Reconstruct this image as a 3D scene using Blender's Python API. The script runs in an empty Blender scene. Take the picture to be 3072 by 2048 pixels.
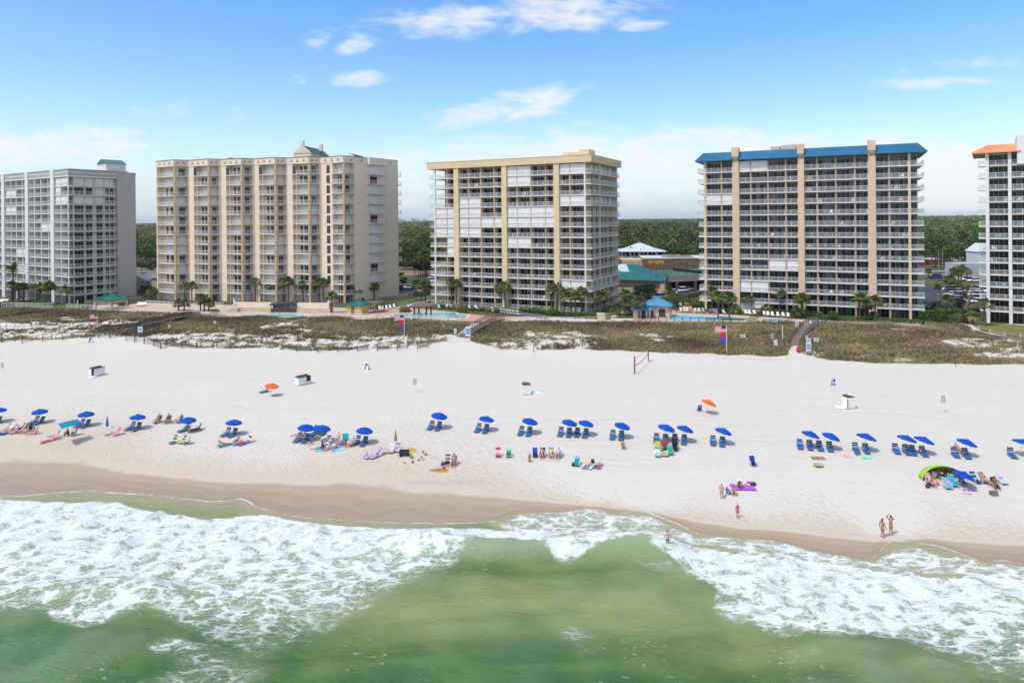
import bpy, bmesh, math, random
import numpy as np
from mathutils import Vector, Matrix
R = math.radians
rnd = random.Random(7)
scene = bpy.context.scene
COL = scene.collection
# ---------------------------------------------------------------- camera model (photo is 3072 x 2048)
F, CX, HY, CZ = 2048.0, 1536.0, 657.0, 27.0
ROLL = R(0.5)
cr, sr = math.cos(ROLL), math.sin(ROLL)
def ray(px, py):
    u = (px-CX)/F; v = -(py-HY)/F
    return Vector((u*cr+v*sr, 1.0, -u*sr+v*cr))
def at_z(px, py, z):
    d = ray(px, py); k = (z-CZ)/d.z
    return Vector((d.x*k, d.y*k, z))
def at_y(px, py, Y):
    d = ray(px, py); return Vector((d.x*Y, Y, CZ+d.z*Y))
def proj(x, y, z):
    dx = np.asarray(x)/y; dz = (np.asarray(z)-CZ)/y
    u = dx*cr-dz*sr; v = dx*sr+dz*cr
    return CX+u*F, HY-v*F
def px_on_line(px, P, D):
    """the point of the ground line P + k*D that stands at photo column px (roll ignored)"""
    a = (px-CX)/F
    k = (a*P[1]-P[0])/(D[0]-a*D[1])
    return k
# ---------------------------------------------------------------- coast frame: s metres inland of the mean waterline, t along it
CA = R(9.0); cca, sca = math.cos(CA), math.sin(CA)
S0 = 59.0
def st(x, y): return cca*y+sca*x-S0, cca*x-sca*y
def xy(s, t):
    q = s+S0
    return cca*t+sca*q, cca*q-sca*t
def wob(x, y, f, seed):
    r = np.random.RandomState(seed); o = 0
    for i in range(6):
        a = r.uniform(0, 6.283); k = f*r.uniform(.6, 1.7); p = r.uniform(0, 6.283)
        o = o+np.sin((np.asarray(x)*math.cos(a)+np.asarray(y)*math.sin(a))*k+p)
    return o/6**.5
def smooth(a, b, v):
    t = np.clip((np.asarray(v)-a)/(b-a), 0, 1); return t*t*(3-2*t)
def gz(x, y):
    s, t = st(np.asarray(x, float), np.asarray(y, float))
    z = np.interp(s, [-400, -60, -20, 0, 6, 14, 24, 40, 60, 68, 84, 98, 107, 112], [-9, -4, -1.4, -.05, .5, 1.2, 1.55, 1.9, 2.2, 2.75, 3.2, 3.1, 3.0, 3.0])
    m = smooth(60, 70, s)*(1-smooth(96, 106, s))
    z = z+m*(.38*wob(x, y, .16, 3)+.2*wob(x, y, .5, 5))
    fl = np.maximum(smooth(66, 74, t-.35*(s-100))*smooth(88, 94, s), smooth(99, 104, s)); z = z+fl*(np.minimum(3.0, z)-z)
    b = smooth(8, 16, s)*(1-smooth(56, 64, s))
    return z+b*.05*wob(x, y, .35, 9)
def gp(px, py):
    z = 1.5
    for _ in range(14):
        p = at_z(px, py, z); z = float(gz(p.x, p.y))
    return Vector((p.x, p.y, z))
def g2(X, Y): return gp(X*1.30612, Y*1.30612)       # 2352-wide reading of the photo
# ---------------------------------------------------------------- node helper and materials
class NT:
    def __init__(s, t): s.t = t
    def __call__(s, typ, ins=None, out=0, **pr):
        n = s.t.nodes.new(typ)
        for k, v in pr.items(): setattr(n, k, v)
        for k, v in (ins or {}).items():
            so = n.inputs[k]
            if isinstance(v, bpy.types.NodeSocket): s.t.links.new(v, so)
            else: so.default_value = v
        return n.outputs[out]
    def m(s, op, a, b=0.5, c=0.5, clamp=False): return s('ShaderNodeMath', {0: a, 1: b, 2: c}, operation=op, use_clamp=clamp)
    def mix(s, f, a, b, blend='MIX'):
        n = s.t.nodes.new('ShaderNodeMix'); n.data_type = 'RGBA'; n.blend_type = blend
        for k, v in ((0, f), (6, a), (7, b)):
            if isinstance(v, bpy.types.NodeSocket): s.t.links.new(v, n.inputs[k])
            else: n.inputs[k].default_value = v if k == 0 else c4(v)
        return n.outputs[2]
    def step(s, v, a, b, lo=0., hi=1.):
        return s('ShaderNodeMapRange', {0: v, 1: a, 2: b, 3: lo, 4: hi}, interpolation_type='SMOOTHSTEP')
    def noise(s, vec, scale, detail=3., rough=.55, dist=0., out=0):
        return s('ShaderNodeTexNoise', {'Vector': vec, 'Scale': scale, 'Detail': detail, 'Roughness': rough, 'Distortion': dist}, out=out)
    def attr(s, name, out=2): return s('ShaderNodeAttribute', attribute_name=name, out=out)
    def ramp(s, f, stops):
        n = s.t.nodes.new('ShaderNodeValToRGB'); s.t.links.new(f, n.inputs[0])
        e = n.color_ramp.elements
        while len(e) < len(stops): e.new(.5)
        for i, (p, c) in enumerate(stops): e[i].position = p; e[i].color = c4(c)
        return n.outputs[0]
    def mapping(s, vec, scale=(1, 1, 1), rot=(0, 0, 0)):
        return s('ShaderNodeMapping', {'Vector': vec, 'Scale': scale, 'Rotation': rot})
def c4(c): return tuple(c) if len(c) == 4 else (*c, 1.)
def srgb(r, g, b):
    f = lambda v: v/12.92 if v <= .04045 else ((v+.055)/1.055)**2.4
    return (f(r/255), f(g/255), f(b/255))
def newmat(name):
    m = bpy.data.materials.new(name); m.use_nodes = True
    t = m.node_tree; b = t.nodes['Principled BSDF']; return m, NT(t), b
MATS = {}
def M(name, col, rough=.6, var=.12, scale=1.5, bump=0., metal=0., spec=.4, streak=False):
    """plain painted / woven / plastered surface: colour with uneven wear, and a little relief"""
    if name in MATS: return MATS[name]
    m, n, b = newmat(name); MATS[name] = m
    co = n('ShaderNodeTexCoord', out=3)
    if streak: co = n.mapping(co, (1, 1, .12))
    f = n.noise(co, scale, 5.)
    f2 = n.step(f, .3, .7)
    dk = tuple(max(0, c*(1-var)) for c in col); lt = tuple(min(1, c*(1+var*.7)) for c in col)
    n.t.links.new(n.mix(f2, dk, lt), b.inputs['Base Color'])
    b.inputs['Roughness'].default_value = rough; b.inputs['Metallic'].default_value = metal
    b.inputs['Specular IOR Level'].default_value = spec
    if bump:
        bb = n('ShaderNodeBump', {'Strength': .4, 'Distance': bump, 'Height': n.noise(co, scale*8, 4.)})
        n.t.links.new(bb, b.inputs['Normal'])
    return m
# ---------------------------------------------------------------- mesh builder
class MB:
    def __init__(s): s.v = []; s.f = []; s.mi = []; s.k = 0
    def poly(s, pts, mi=None):
        i = len(s.v); s.v += [tuple(p) for p in pts]; s.f.append(tuple(range(i, i+len(pts)))); s.mi.append(s.k if mi is None else mi)
        return s
    def hexa(s, p):
        i = len(s.v); s.v += [tuple(q) for q in p]
        for f in ((0, 3, 2, 1), (4, 5, 6, 7), (0, 1, 5, 4), (1, 2, 6, 5), (2, 3, 7, 6), (3, 0, 4, 7)):
            s.f.append(tuple(i+j for j in f)); s.mi.append(s.k)
        return s
    def box(s, x0, x1, y0, y1, z0, z1):
        return s.hexa([(x0, y0, z0), (x1, y0, z0), (x1, y1, z0), (x0, y1, z0), (x0, y0, z1), (x1, y0, z1), (x1, y1, z1), (x0, y1, z1)])
    def bar(s, a, b, w, h=None, n=4, w2=None):
        """a bar from a to b, square (n=4) or round"""
        a = Vector(a); b = Vector(b); d = (b-a)
        if d.length < 1e-6: return s
        d.normalize(); up = Vector((0, 0, 1)) if abs(d.z) < .95 else Vector((0, 1, 0))
        x = d.cross(up).normalized(); y = x.cross(d).normalized()
        h = w if h is None else h; w2 = 1. if w2 is None else w2
        i = len(s.v); off = math.pi/4 if n == 4 else 0; q = 2**.5 if n == 4 else 1
        for P, sc in ((a, 1.), (b, w2)):
            for k in range(n):
                an = off+2*math.pi*k/n
                s.v.append(tuple(P+x*math.cos(an)*w*.5*q*sc+y*math.sin(an)*h*.5*q*sc))
        for k in range(n):
            s.f.append((i+k, i+(k+1) % n, i+n+(k+1) % n, i+n+k)); s.mi.append(s.k)
        s.f.append(tuple(i+n-1-k for k in range(n))); s.f.append(tuple(i+n+k for k in range(n))); s.mi += [s.k, s.k]
        return s
    def path(s, pts, w, h=None, n=4):
        for a, b in zip(pts, pts[1:]): s.bar(a, b, w, h, n)
        return s
    def prism(s, pts, z0, z1):
        i = len(s.v); n = len(pts)
        s.v += [(p[0], p[1], z0) for p in pts]+[(p[0], p[1], z1) for p in pts]
        for k in range(n): s.f.append((i+k, i+(k+1) % n, i+n+(k+1) % n, i+n+k)); s.mi.append(s.k)
        s.f.append(tuple(i+n-1-k for k in range(n))); s.f.append(tuple(i+n+k for k in range(n))); s.mi += [s.k, s.k]
        return s
    def loft(s, rings, cap=True):
        i = len(s.v); n = len(rings[0])
        for r in rings: s.v += [tuple(p) for p in r]
        for j in range(len(rings)-1):
            for k in range(n):
                s.f.append((i+j*n+k, i+j*n+(k+1) % n, i+(j+1)*n+(k+1) % n, i+(j+1)*n+k)); s.mi.append(s.k)
        if cap:
            s.f.append(tuple(i+n-1-k for k in range(n))); s.f.append(tuple(i+(len(rings)-1)*n+k for k in range(n))); s.mi += [s.k, s.k]
        return s
    def lathe(s, prof, n=12, c=(0, 0, 0), ax=1., ay=1.):
        return s.loft([[(c[0]+r*ax*math.cos(6.28319*k/n), c[1]+r*ay*math.sin(6.28319*k/n), c[2]+z) for k in range(n)] for r, z in prof])
    def ball(s, c, rx, ry=None, rz=None, n=10, m=6):
        ry = rx if ry is None else ry; rz = rx if rz is None else rz
        return s.loft([[(c[0]+rx*math.sin(math.pi*(j+.04)/(m+.08))*math.cos(6.28319*k/n), c[1]+ry*math.sin(math.pi*(j+.04)/(m+.08))*math.sin(6.28319*k/n),
                         c[2]-rz*math.cos(math.pi*(j+.04)/(m+.08))) for k in range(n)] for j in range(m+1)])
    def mesh(s, name, mats, smooth=False):
        me = bpy.data.meshes.new(name); me.from_pydata(s.v, [], s.f)
        for m in (mats if isinstance(mats, (list, tuple)) else [mats]): me.materials.append(m)
        if len(me.materials) > 1: me.polygons.foreach_set('material_index', s.mi)
        if smooth: me.polygons.foreach_set('use_smooth', [True]*len(me.polygons))
        me.update(); return me
    def build(s, name, mats, parent=None, smooth=False, loc=None):
        return link(name, s.mesh(name, mats, smooth), parent, loc)
def link(name, data, parent=None, loc=None):
    o = bpy.data.objects.new(name, data); COL.objects.link(o)
    if parent is not None: o.parent = parent
    if loc is not None: o.location = loc
    return o
def empty(name, loc=(0, 0, 0), rz=0.):
    o = bpy.data.objects.new(name, None); COL.objects.link(o); o.location = loc; o.rotation_euler = (0, 0, rz)
    o.empty_display_size = .3; return o
def tag(o, label, cat, group=None):
    o['label'] = label; o['category'] = cat
    if group: o['group'] = group
    return o
def struct(o, kind='structure'): o['kind'] = kind; return o
def kids(o): return [c for c in o.children]
def dup(o, loc=None, rz=None, label=None, scale=None, parent=None):
    c = o.copy(); COL.objects.link(c)
    if parent is not None: c.parent = parent
    for ch in o.children: dup(ch, parent=c)
    if loc is not None: c.location = loc
    if rz is not None: c.rotation_euler = (0, 0, rz)
    if scale is not None: c.scale = (scale,)*3 if not hasattr(scale, '__len__') else scale
    if label: c['label'] = label
    return c
def npmesh(name, V, Fc, mat, smooth=False):
    """fast mesh from numpy: V (n,3), Fc (m,k) all faces with k corners"""
    me = bpy.data.meshes.new(name); V = np.asarray(V, np.float32); Fc = np.asarray(Fc, np.int32); k = Fc.shape[1]
    me.vertices.add(len(V)); me.vertices.foreach_set('co', V.ravel())
    me.loops.add(Fc.size); me.loops.foreach_set('vertex_index', Fc.ravel())
    me.polygons.add(len(Fc)); me.polygons.foreach_set('loop_start', np.arange(0, Fc.size, k, dtype=np.int32))
    if smooth: me.polygons.foreach_set('use_smooth', np.ones(len(Fc), bool))
    for m in (mat if isinstance(mat, (list, tuple)) else [mat]): me.materials.append(m)
    me.update(calc_edges=True); return me
def fattr(me, name, vals):
    a = me.attributes.new(name, 'FLOAT', 'POINT'); a.data.foreach_set('value', np.asarray(vals, np.float32).ravel())
# ---------------------------------------------------------------- camera
cam = bpy.data.cameras.new('camera'); camo = bpy.data.objects.new('camera', cam); COL.objects.link(camo)
cam.sensor_fit = 'HORIZONTAL'; cam.sensor_width = 36.; cam.lens = 36.*F/3072
cam.shift_y = -(1024-HY)/3072; cam.clip_start = .5; cam.clip_end = 30000
camo.matrix_world = Matrix(((cr, sr, 0, 0), (0, 0, -1, 0), (-sr, cr, 0, CZ), (0, 0, 0, 1)))
scene.camera = camo
scene.view_settings.view_transform = 'Standard'; scene.view_settings.look = 'None'
scene.view_settings.exposure = 0.; scene.view_settings.gamma = 1.; scene.view_settings.use_curve_mapping = False
# ---------------------------------------------------------------- sun and sky
SUN_EL = R(60); SUN_H = Vector((-.80, -.60)).normalized()
sd = Vector((SUN_H.x*math.cos(SUN_EL), SUN_H.y*math.cos(SUN_EL), math.sin(SUN_EL)))
sun = bpy.data.lights.new('sun', 'SUN'); sun.energy = SUN_E = 3.3; sun.angle = R(.6); sun.color = (1., .94, .86)
suno = bpy.data.objects.new('sun', sun); COL.objects.link(suno); suno.rotation_euler = (-sd).to_track_quat('-Z', 'Y').to_euler(); suno.location = (-100, -80, 200)
w = bpy.data.worlds.new('World'); scene.world = w; w.use_nodes = True
n = NT(w.node_tree); bg = w.node_tree.nodes['Background']
sky = w.node_tree.nodes.new('ShaderNodeTexSky'); sky.sky_type = 'NISHITA'; sky.sun_disc = False
sky.sun_elevation = SUN_EL; sky.sun_rotation = math.atan2(SUN_H.x, SUN_H.y); sky.air_density = 1.; sky.dust_density = 1.2; sky.ozone_density = 1.5
d = n('ShaderNodeTexCoord', out=0)
sep = w.node_tree.nodes.new('ShaderNodeSeparateXYZ'); w.node_tree.links.new(d, sep.inputs[0])
X, Y, Z = sep.outputs
yy = n.m('MAXIMUM', Y, .05)
a = n.m('DIVIDE', X, yy); b_ = n.m('DIVIDE', Z, yy)          # direction as seen towards the shore
ab = n('ShaderNodeCombineXYZ', {0: a, 1: b_, 2: 0.})
fb = n.noise(n.mapping(ab, (1, 2.6, 1), (0, 0, R(-14))), 9., 5., .62, .5)
fb2 = n.noise(n.mapping(ab, (1, 2.2, 1)), 30., 3., .6, 0.)
tex = n.m('ADD', n.m('MULTIPLY', fb, .75), n.m('MULTIPLY', fb2, .25))
def blob(cx, cy, rx, ry, rot, dens, soft=.5):
    r_ = ray(cx*1.30612, cy*1.30612); ca, cb = r_.x, r_.z
    k = 1.30612/F
    v = n('ShaderNodeMapping', {'Vector': ab, 'Location': (ca, cb, 0), 'Rotation': (0, 0, R(rot)), 'Scale': (rx*k, ry*k, 1)}, vector_type='TEXTURE')
    L = n('ShaderNodeVectorMath', {0: v}, out=1, operation='LENGTH')
    return n.m('MULTIPLY', n.step(L, 1.35, .35), dens)
cov = None
for q in ((1170, 245, 240, 44, 11, .86), (1200, 36, 400, 60, 3, .84), (1480, 62, 90, 20, 5, .6), (722, 88, 60, 34, 10, .66), (820, 104, 66, 30, 10, .7),
          (828, 182, 110, 26, 3, .70), (680, 186, 34, 20, 0, .62), (545, 262, 32, 26, 0, .6), (110, 338, 300, 54, 6, .86),
          (2200, 165, 280, 46, 6, .62), (1650, 375, 950, 100, -1, .86), (2250, 420, 420, 120, 0, 1.), (1050, 385, 420, 90, 8, .70), (350, 240, 130, 40, 0, .45)):
    bl = blob(*q); cov = bl if cov is None else n.m('MAXIMUM', cov, bl)
# white veil added to the unseen sky overhead and behind, to neutralise the fill light
fill_veil = n.m('MULTIPLY', n.step(n.noise(d, 2.2, 3., .6), .30, .62), n.m('MAXIMUM', n.step(Y, .30, .05), n.step(Z, .42, .6)))
al = n.step(n.m('ADD', cov, n.m('MULTIPLY', n.m('SUBTRACT', tex, .5), 2.6)), .34, 1.12)
al = n.m('MULTIPLY', al, n.step(cov, .02, .25))
al = n.m('MAXIMUM', n.m('MULTIPLY', al, .86), n.m('MULTIPLY', fill_veil, .66))
SKY_S = .105
hs = n('ShaderNodeHueSaturation', {'Hue': .505, 'Saturation': 1.34, 'Value': 2.15, 'Fac': 1., 'Color': sky.outputs[0]})
hz = n.m('MULTIPLY', n.step(Z, .19, -.03), .74)
skyc = n.mix(hz, hs, (6.3, 7.6, 9.2))
wc = n.mix(al, skyc, (9., 9.1, 9.3))
w.node_tree.links.new(wc, bg.inputs[0]); bg.inputs[1].default_value = SKY_S

# ---- pale sea air between the shore and the far forest
m = bpy.data.materials.new('haze'); m.use_nodes = True; t_ = m.node_tree; t_.nodes.remove(t_.nodes['Principled BSDF'])
pv = t_.nodes.new('ShaderNodeVolumePrincipled'); pv.inputs['Color'].default_value = (.80, .88, .97, 1); pv.inputs['Density'].default_value = .000065; pv.inputs['Anisotropy'].default_value = .2
t_.links.new(pv.outputs[0], t_.nodes['Material Output'].inputs['Volume'])
struct(MB().box(-12500, 12500, -3500, 12500, -12, 62).build('haze', m), 'stuff'); scene.cycles.volume_bounces = 0
# ================================================================ ground, beach and sea
def poly_st(pts, z):
    """photo polyline (2352-wide) laid on the level z -> s as a function of t"""
    q = [st(*at_z(X*1.30612, Y*1.30612, z)[:2]) for X, Y in pts]
    q.sort(key=lambda p: p[1]); return np.array([p[1] for p in q]), np.array([p[0] for p in q])
WL = [(-120, 1137), (0, 1138), (60, 1136), (120, 1131), (200, 1128), (270, 1133), (330, 1136), (400, 1143), (480, 1151), (535, 1150), (552, 1146), (572, 1152), (590, 1163), (640, 1176), (700, 1185), (800, 1191), (900, 1196), (1000, 1199), (1090, 1199), (1140, 1195),
      (1165, 1187), (1200, 1182), (1250, 1181), (1300, 1181), (1325, 1177), (1350, 1175), (1380, 1178), (1402, 1186), (1430, 1183), (1470, 1180), (1500, 1186), (1530, 1196), (1560, 1206), (1600, 1224), (1640, 1231), (1700, 1236), (1770, 1239), (1800, 1245), (1850, 1258), (1900, 1266),
      (1960, 1274), (2002, 1277), (2016, 1268), (2026, 1254), (2048, 1243), (2080, 1243), (2150, 1252), (2200, 1266), (2240, 1280), (2270, 1288), (2275, 1283), (2310, 1283), (2352, 1290), (2480, 1300)]
WL = [(1.0*a, b) for a, b in WL]; WL.sort()
WT, WS = poly_st(WL, .06)
o_ = np.argsort(WT); WT, WS = WT[o_], WS[o_]
def s_water(t):
    return np.where((t < WT[0]) | (t > WT[-1]), np.interp(t, WT, WS)+.6*np.sin(t*.21), np.interp(t, WT, WS))
UT, US = poly_st([(-120, 1060), (0, 1063), (150, 1066), (230, 1078), (300, 1090), (350, 1094), (500, 1108), (700, 1116), (800, 1113), (900, 1122), (960, 1133), (1050, 1136), (1200, 1150), (1400, 1166), (1500, 1178), (1600, 1195), (1700, 1208), (1790, 1214), (1850, 1221), (2000, 1236), (2060, 1236), (2130, 1232), (2200, 1238), (2352, 1248), (2480, 1262)], .35)
def axis(fine0, fine1, step, lo, hi, grow=1.25):
    a = list(np.arange(fine0, fine1+1e-6, step)); k = step
    while a[-1] < hi: k *= grow; a.append(min(hi, a[-1]+k))
    k = step; b = []
    x = fine0
    while x > lo: k *= grow; x = max(lo, x-k); b.append(x)
    return np.array(b[::-1]+a)
def gridfaces(nr, nc):
    i = np.arange(nr*nc).reshape(nr, nc)
    return np.stack([i[:-1, :-1], i[:-1, 1:], i[1:, 1:], i[1:, :-1]], -1).reshape(-1, 4)
ta = axis(-165, 165, 1.0, -7000, 7000, 1.3); sa = axis(-14, 112, .6, -500, 9000, 1.3)
T_, S_ = np.meshgrid(ta, sa); GX, GY = xy(S_, T_); GZ = gz(GX, GY)
# bare-sand runs, wetness and dune cover as attributes of the ground
wet = np.clip((np.interp(T_, UT, US)-S_)/np.maximum(.5, np.interp(T_, UT, US)-s_water(T_)), -6, 1.)
wetv = np.where(wet > 0, .62+.38*wet, np.clip(.62+wet*.17, 0, .62))
duned = smooth(61.5, 64.5, S_+1.6*wob(GX, GY, .22, 21)+.8*wob(GX, GY, .9, 22))
inland = smooth(105.5, 107.5, S_)
Vg = np.stack([GX, GY, GZ], -1).reshape(-1, 3)
m, n, b = newmat('sand'); GROUND = m
pos = n('ShaderNodeNewGeometry', out=0)
wa = n.attr('wet'); ina = n.attr('inland'); dua = n.attr('dune')
n1 = n.noise(pos, .35, 5.); n2 = n.noise(pos, 2.2, 4.); n3 = n.noise(n.mapping(pos, (.05, .9, 1), (0, 0, R(9))), 1., 4.)
wj = n.m('ADD', wa, n.m('MULTIPLY', n.m('SUBTRACT', n1, .5), n.step(wa, .3, .56, .0, .09)))
sandc = n.ramp(wj, [(0, (.535, .507, .464)), (.30, (.525, .494, .446)), (.43, (.50, .45, .378)), (.56, (.475, .413, .328)), (.61, (.475, .418, .338)), (.645, (.37, .29, .205)), (.80, (.315, .235, .155)), (1., (.285, .21, .135))])
trk = n.m('MULTIPLY', n.step(n3, .42, .62), n.step(wa, .4, .2))
tyl = n.m('FRACT', n.m('ADD', n.m('MULTIPLY', n.m('ADD', n.m('MULTIPLY', n('ShaderNodeSeparateXYZ', {0: pos}, 0), .1564), n.m('MULTIPLY', n('ShaderNodeSeparateXYZ', {0: pos}, 1), .9877)), .16), n.m('MULTIPLY', n.noise(n.mapping(pos, (.02, .04, 1)), 1., 2.), 3.)))
tyre = n.m('MULTIPLY', n.m('MAXIMUM', n.step(n.m('ABSOLUTE', n.m('SUBTRACT', tyl, .4)), .03, .012), n.step(n.m('ABSOLUTE', n.m('SUBTRACT', tyl, .68)), .03, .012)), n.m('MULTIPLY', n.step(n.noise(n.mapping(pos, (.012, .05, 1)), 1., 2.), .5, .62), n.step(wa, .25, .05)))
sandc = n.mix(n.m('MULTIPLY', tyre, .22), sandc, (.38, .36, .33))
sandc = n.mix(n.m('MULTIPLY', trk, .16), sandc, (.45, .425, .385))
spk = n.m('MULTIPLY', n.step(n.noise(pos, 3.2, 3., .6), .55, .75), n.m('MULTIPLY', n.step(wa, .12, .4), n.step(wa, .66, .58)))
sandc = n.mix(n.m('MULTIPLY', spk, .38), sandc, (.36, .28, .20))
gry = n.m('MULTIPLY', n.step(n.noise(n.mapping(pos, (.16, 1, 1), (0, 0, R(9))), .5, 4.), .58, .72), n.m('MULTIPLY', n.step(wa, .45, .55), n.step(wa, .64, .6)))
sandc = n.mix(n.m('MULTIPLY', gry, .35), sandc, (.33, .31, .29))
sw = n.m('FRACT', n.m('MULTIPLY', n.m('ADD', wa, n.m('MULTIPLY', n.noise(pos, .16, 4.), .5)), 7.))
sw = n.m('MULTIPLY', n.step(sw, .0, .9), n.step(wa, .66, .72))
sandc = n.mix(n.m('MULTIPLY', sw, .16), sandc, (.47, .40, .33))
inl = n.mix(n.step(n1, .35, .65), (.05, .065, .022), (.115, .10, .055))
dus = n.mix(n.step(n1, .4, .62), (.27, .22, .145), (.17, .135, .085))
cc = n.mix(n.step(dua, .05, .75), sandc, dus); cc = n.mix(ina, cc, inl)
n.t.links.new(cc, b.inputs['Base Color'])
n.t.links.new(n.step(wa, .62, .98, .95, .30), b.inputs['Roughness']); b.inputs['Specular IOR Level'].default_value = .25
foot = n('ShaderNodeTexVoronoi', {'Vector': n('ShaderNodeVectorMath', {0: pos, 1: n.noise(pos, 2., 2., out=1)}, operation='ADD'), 'Scale': 1.9, 'Randomness': 1.}, feature='SMOOTH_F1')
hh = n.m('SUBTRACT', n.m('ADD', n.m('MULTIPLY', foot, .55), n.m('MULTIPLY', n2, .7)), n.m('MULTIPLY', tyre, .5))
fs = n.m('MULTIPLY', n.step(wa, .66, .5), n.step(wa, -.05, .28, .42, 1.))
bm_ = n('ShaderNodeBump', {'Strength': n.m('MULTIPLY', fs, .95), 'Distance': .2, 'Height': hh})
n.t.links.new(bm_, b.inputs['Normal'])
me = npmesh('ground', Vg, gridfaces(*T_.shape), GROUND, True)
fattr(me, 'wet', np.where(S_ > 30, -.1+0*wetv, np.clip(wetv, -.1, 1))); fattr(me, 'dune', duned*(1-inland)); fattr(me, 'inland', inland)
struct(link('ground', me))
# ---------------------------------------------------------------- the sea: one sheet of water with breakers and foam
tw = axis(-64, 64, .2, -900, 900, 1.35); dw = np.concatenate([np.arange(0, 32, .2), 32*1.18**np.arange(0, 20)])
TT, DD = np.meshgrid(tw, dw); SS = s_water(TT)-DD; WX, WY = xy(SS, TT)
PX, PY = proj(WX, np.maximum(WY, 8.), .1+0*WX); PX = PX/1.30612; PY = PY/1.30612
PX = np.where(WY < 8, 1e5, PX)
def sdist(poly):
    P = np.array(poly, float); Q = np.roll(P, -1, 0); best = np.full(PX.shape, 1e9); ins = np.zeros(PX.shape, bool)
    for (x0, y0), (x1, y1) in zip(P, Q):
        dx, dy = x1-x0, y1-y0; L = dx*dx+dy*dy+1e-9
        k = np.clip(((PX-x0)*dx+(PY-y0)*dy)/L, 0, 1)
        best = np.minimum(best, np.hypot(PX-x0-k*dx, PY-y0-k*dy))
        c = ((y0 > PY) != (y1 > PY)) & (PX < dx*(PY-y0)/(dy if dy else 1e-9)+x0); ins ^= c
    return np.where(ins, best, -best)
XF = [-400, 0, 100, 200, 290, 330, 400, 480, 560, 620, 700, 780, 850, 1000, 1100, 1154, 1200, 1232, 1265, 1291, 1330, 1363, 1411, 1444, 1493, 1525, 1566, 1600, 1650, 1700, 1750, 1850, 1950, 2050, 2150, 2250, 2352, 2700]
TOPF = [1140, 1143, 1150, 1149, 1153, 1168, 1180, 1190, 1183, 1179, 1195, 1203, 1208, 1208, 1209, 1217, 1211, 1213, 1218, 1230, 1238, 1240, 1241, 1241, 1241, 1241, 1249, 1253, 1259, 1269, 1277, 1285, 1294, 1313, 1322, 1320, 1327, 1340]
D1F = [1320, 1315, 1300, 1295, 1290, 1290, 1290, 1290, 1285, 1285, 1285, 1285, 1280, 1262, 1240, 1236, 1246, 1264, 1272, 1270, 1264, 1255, 1248, 1248, 1258, 1270, 1300, 1322, 1350, 1385, 1405, 1420, 1430, 1440, 1425, 1400, 1380, 1380]
D2F = [1400, 1390, 1385, 1375, 1370, 1370, 1390, 1440, 1455, 1450, 1420, 1400, 1360, 1300, 1262, 1250, 1258, 1276, 1284, 1284, 1278, 1268, 1259, 1259, 1272, 1286, 1320, 1342, 1392, 1415, 1448, 1450, 1462, 1466, 1485, 1500, 1515, 1520]
j1 = wob(WX, WY, .5, 31); j2 = wob(WX, WY, 1.5, 32); j3 = wob(WX, WY, .22, 33)
QX = PX+14*j1+6*j2
ft, f1, f2 = np.interp(QX, XF, TOPF), np.interp(QX, XF, D1F), np.interp(QX, XF, D2F)
uy = PY-ft+1.2*j1+1.6*j2; e1 = np.maximum(6, f1-ft+8*j1+5*j2+8*j3); e2 = np.maximum(e1+5, f2-ft+10*j1+8*j2)
ff = np.clip((uy-e1)/(e2-e1), 0, 3)
foam = smooth(-1.5, 2.5, uy)*np.where(uy < e1, .99-.30*np.clip(uy/np.maximum(60, e1), 0, 1)**1.3*smooth(30, 90, e1), .69-.36*np.clip(ff, 0, 1)-.33*smooth(1, 1.6, ff))
foam = np.clip(foam, 0, 1)
ZA3 = [(90, 1408), (190, 1360), (290, 1340), (380, 1343), (395, 1355), (340, 1390), (270, 1425), (190, 1440), (120, 1425)]
ZA4 = [(315, 1474), (400, 1444), (462, 1470), (440, 1500), (360, 1512)]
ZS = [(1120, 1198), (1150, 1192), (1200, 1182), (1300, 1180), (1350, 1174), (1402, 1185), (1470, 1179), (1530, 1195), (1600, 1223), (1700, 1235), (1790, 1244), (1760, 1275), (1640, 1255), (1509, 1243), (1395, 1243), (1291, 1233), (1265, 1219), (1200, 1212), (1150, 1216)]
ZC2 = [(1660, 1236), (1770, 1240), (1850, 1258), (2005, 1277), (2030, 1262), (2025, 1248), (2080, 1242), (2200, 1265), (2270, 1288), (2352, 1290), (2700, 1300), (2700, 1345), (2352, 1330), (2190, 1325), (2000, 1310), (1850, 1288), (1700, 1272)]
for P, v, so, si in ((ZA3, .56, 16, 30), (ZA4, .46, 14, 30), (ZS, .42, 3, 8), (ZC2, .50, 3, 12)):
    foam = np.maximum(foam, v*smooth(-so, si, sdist(P)+6*j1+4*j2))
foam = np.maximum(foam, np.where(PY > 1330, .27*smooth(.5, 1.7, wob(WX, WY, .42, 34)+.5*wob(WX, WY, 1.1, 35)), 0)*smooth(1330, 1420, PY))
foam = np.maximum(foam, .30*smooth(.8, 1.5, wob(WX, WY, .6, 36))*(PX > 880)*(PX < 1550)*smooth(1270, 1300, PY)*(1-smooth(1320, 1350, PY)))
foam = np.where(np.abs(TT) > 62, 0, foam)
edge = np.exp(-(DD/.16)**2)*(.75+.25*wob(WX, WY, .8, 44)); foam = np.maximum(foam, np.clip(edge, 0, 1)*.9)
rest = np.where(np.abs(TT) > 62, 1., 0.); foam = np.maximum(foam, rest*(.9*smooth(1, 3, DD)*(1-smooth(9, 16, DD+1.5*wob(WX, WY, .2, 47)))))
sandy = np.zeros(PX.shape)
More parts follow.
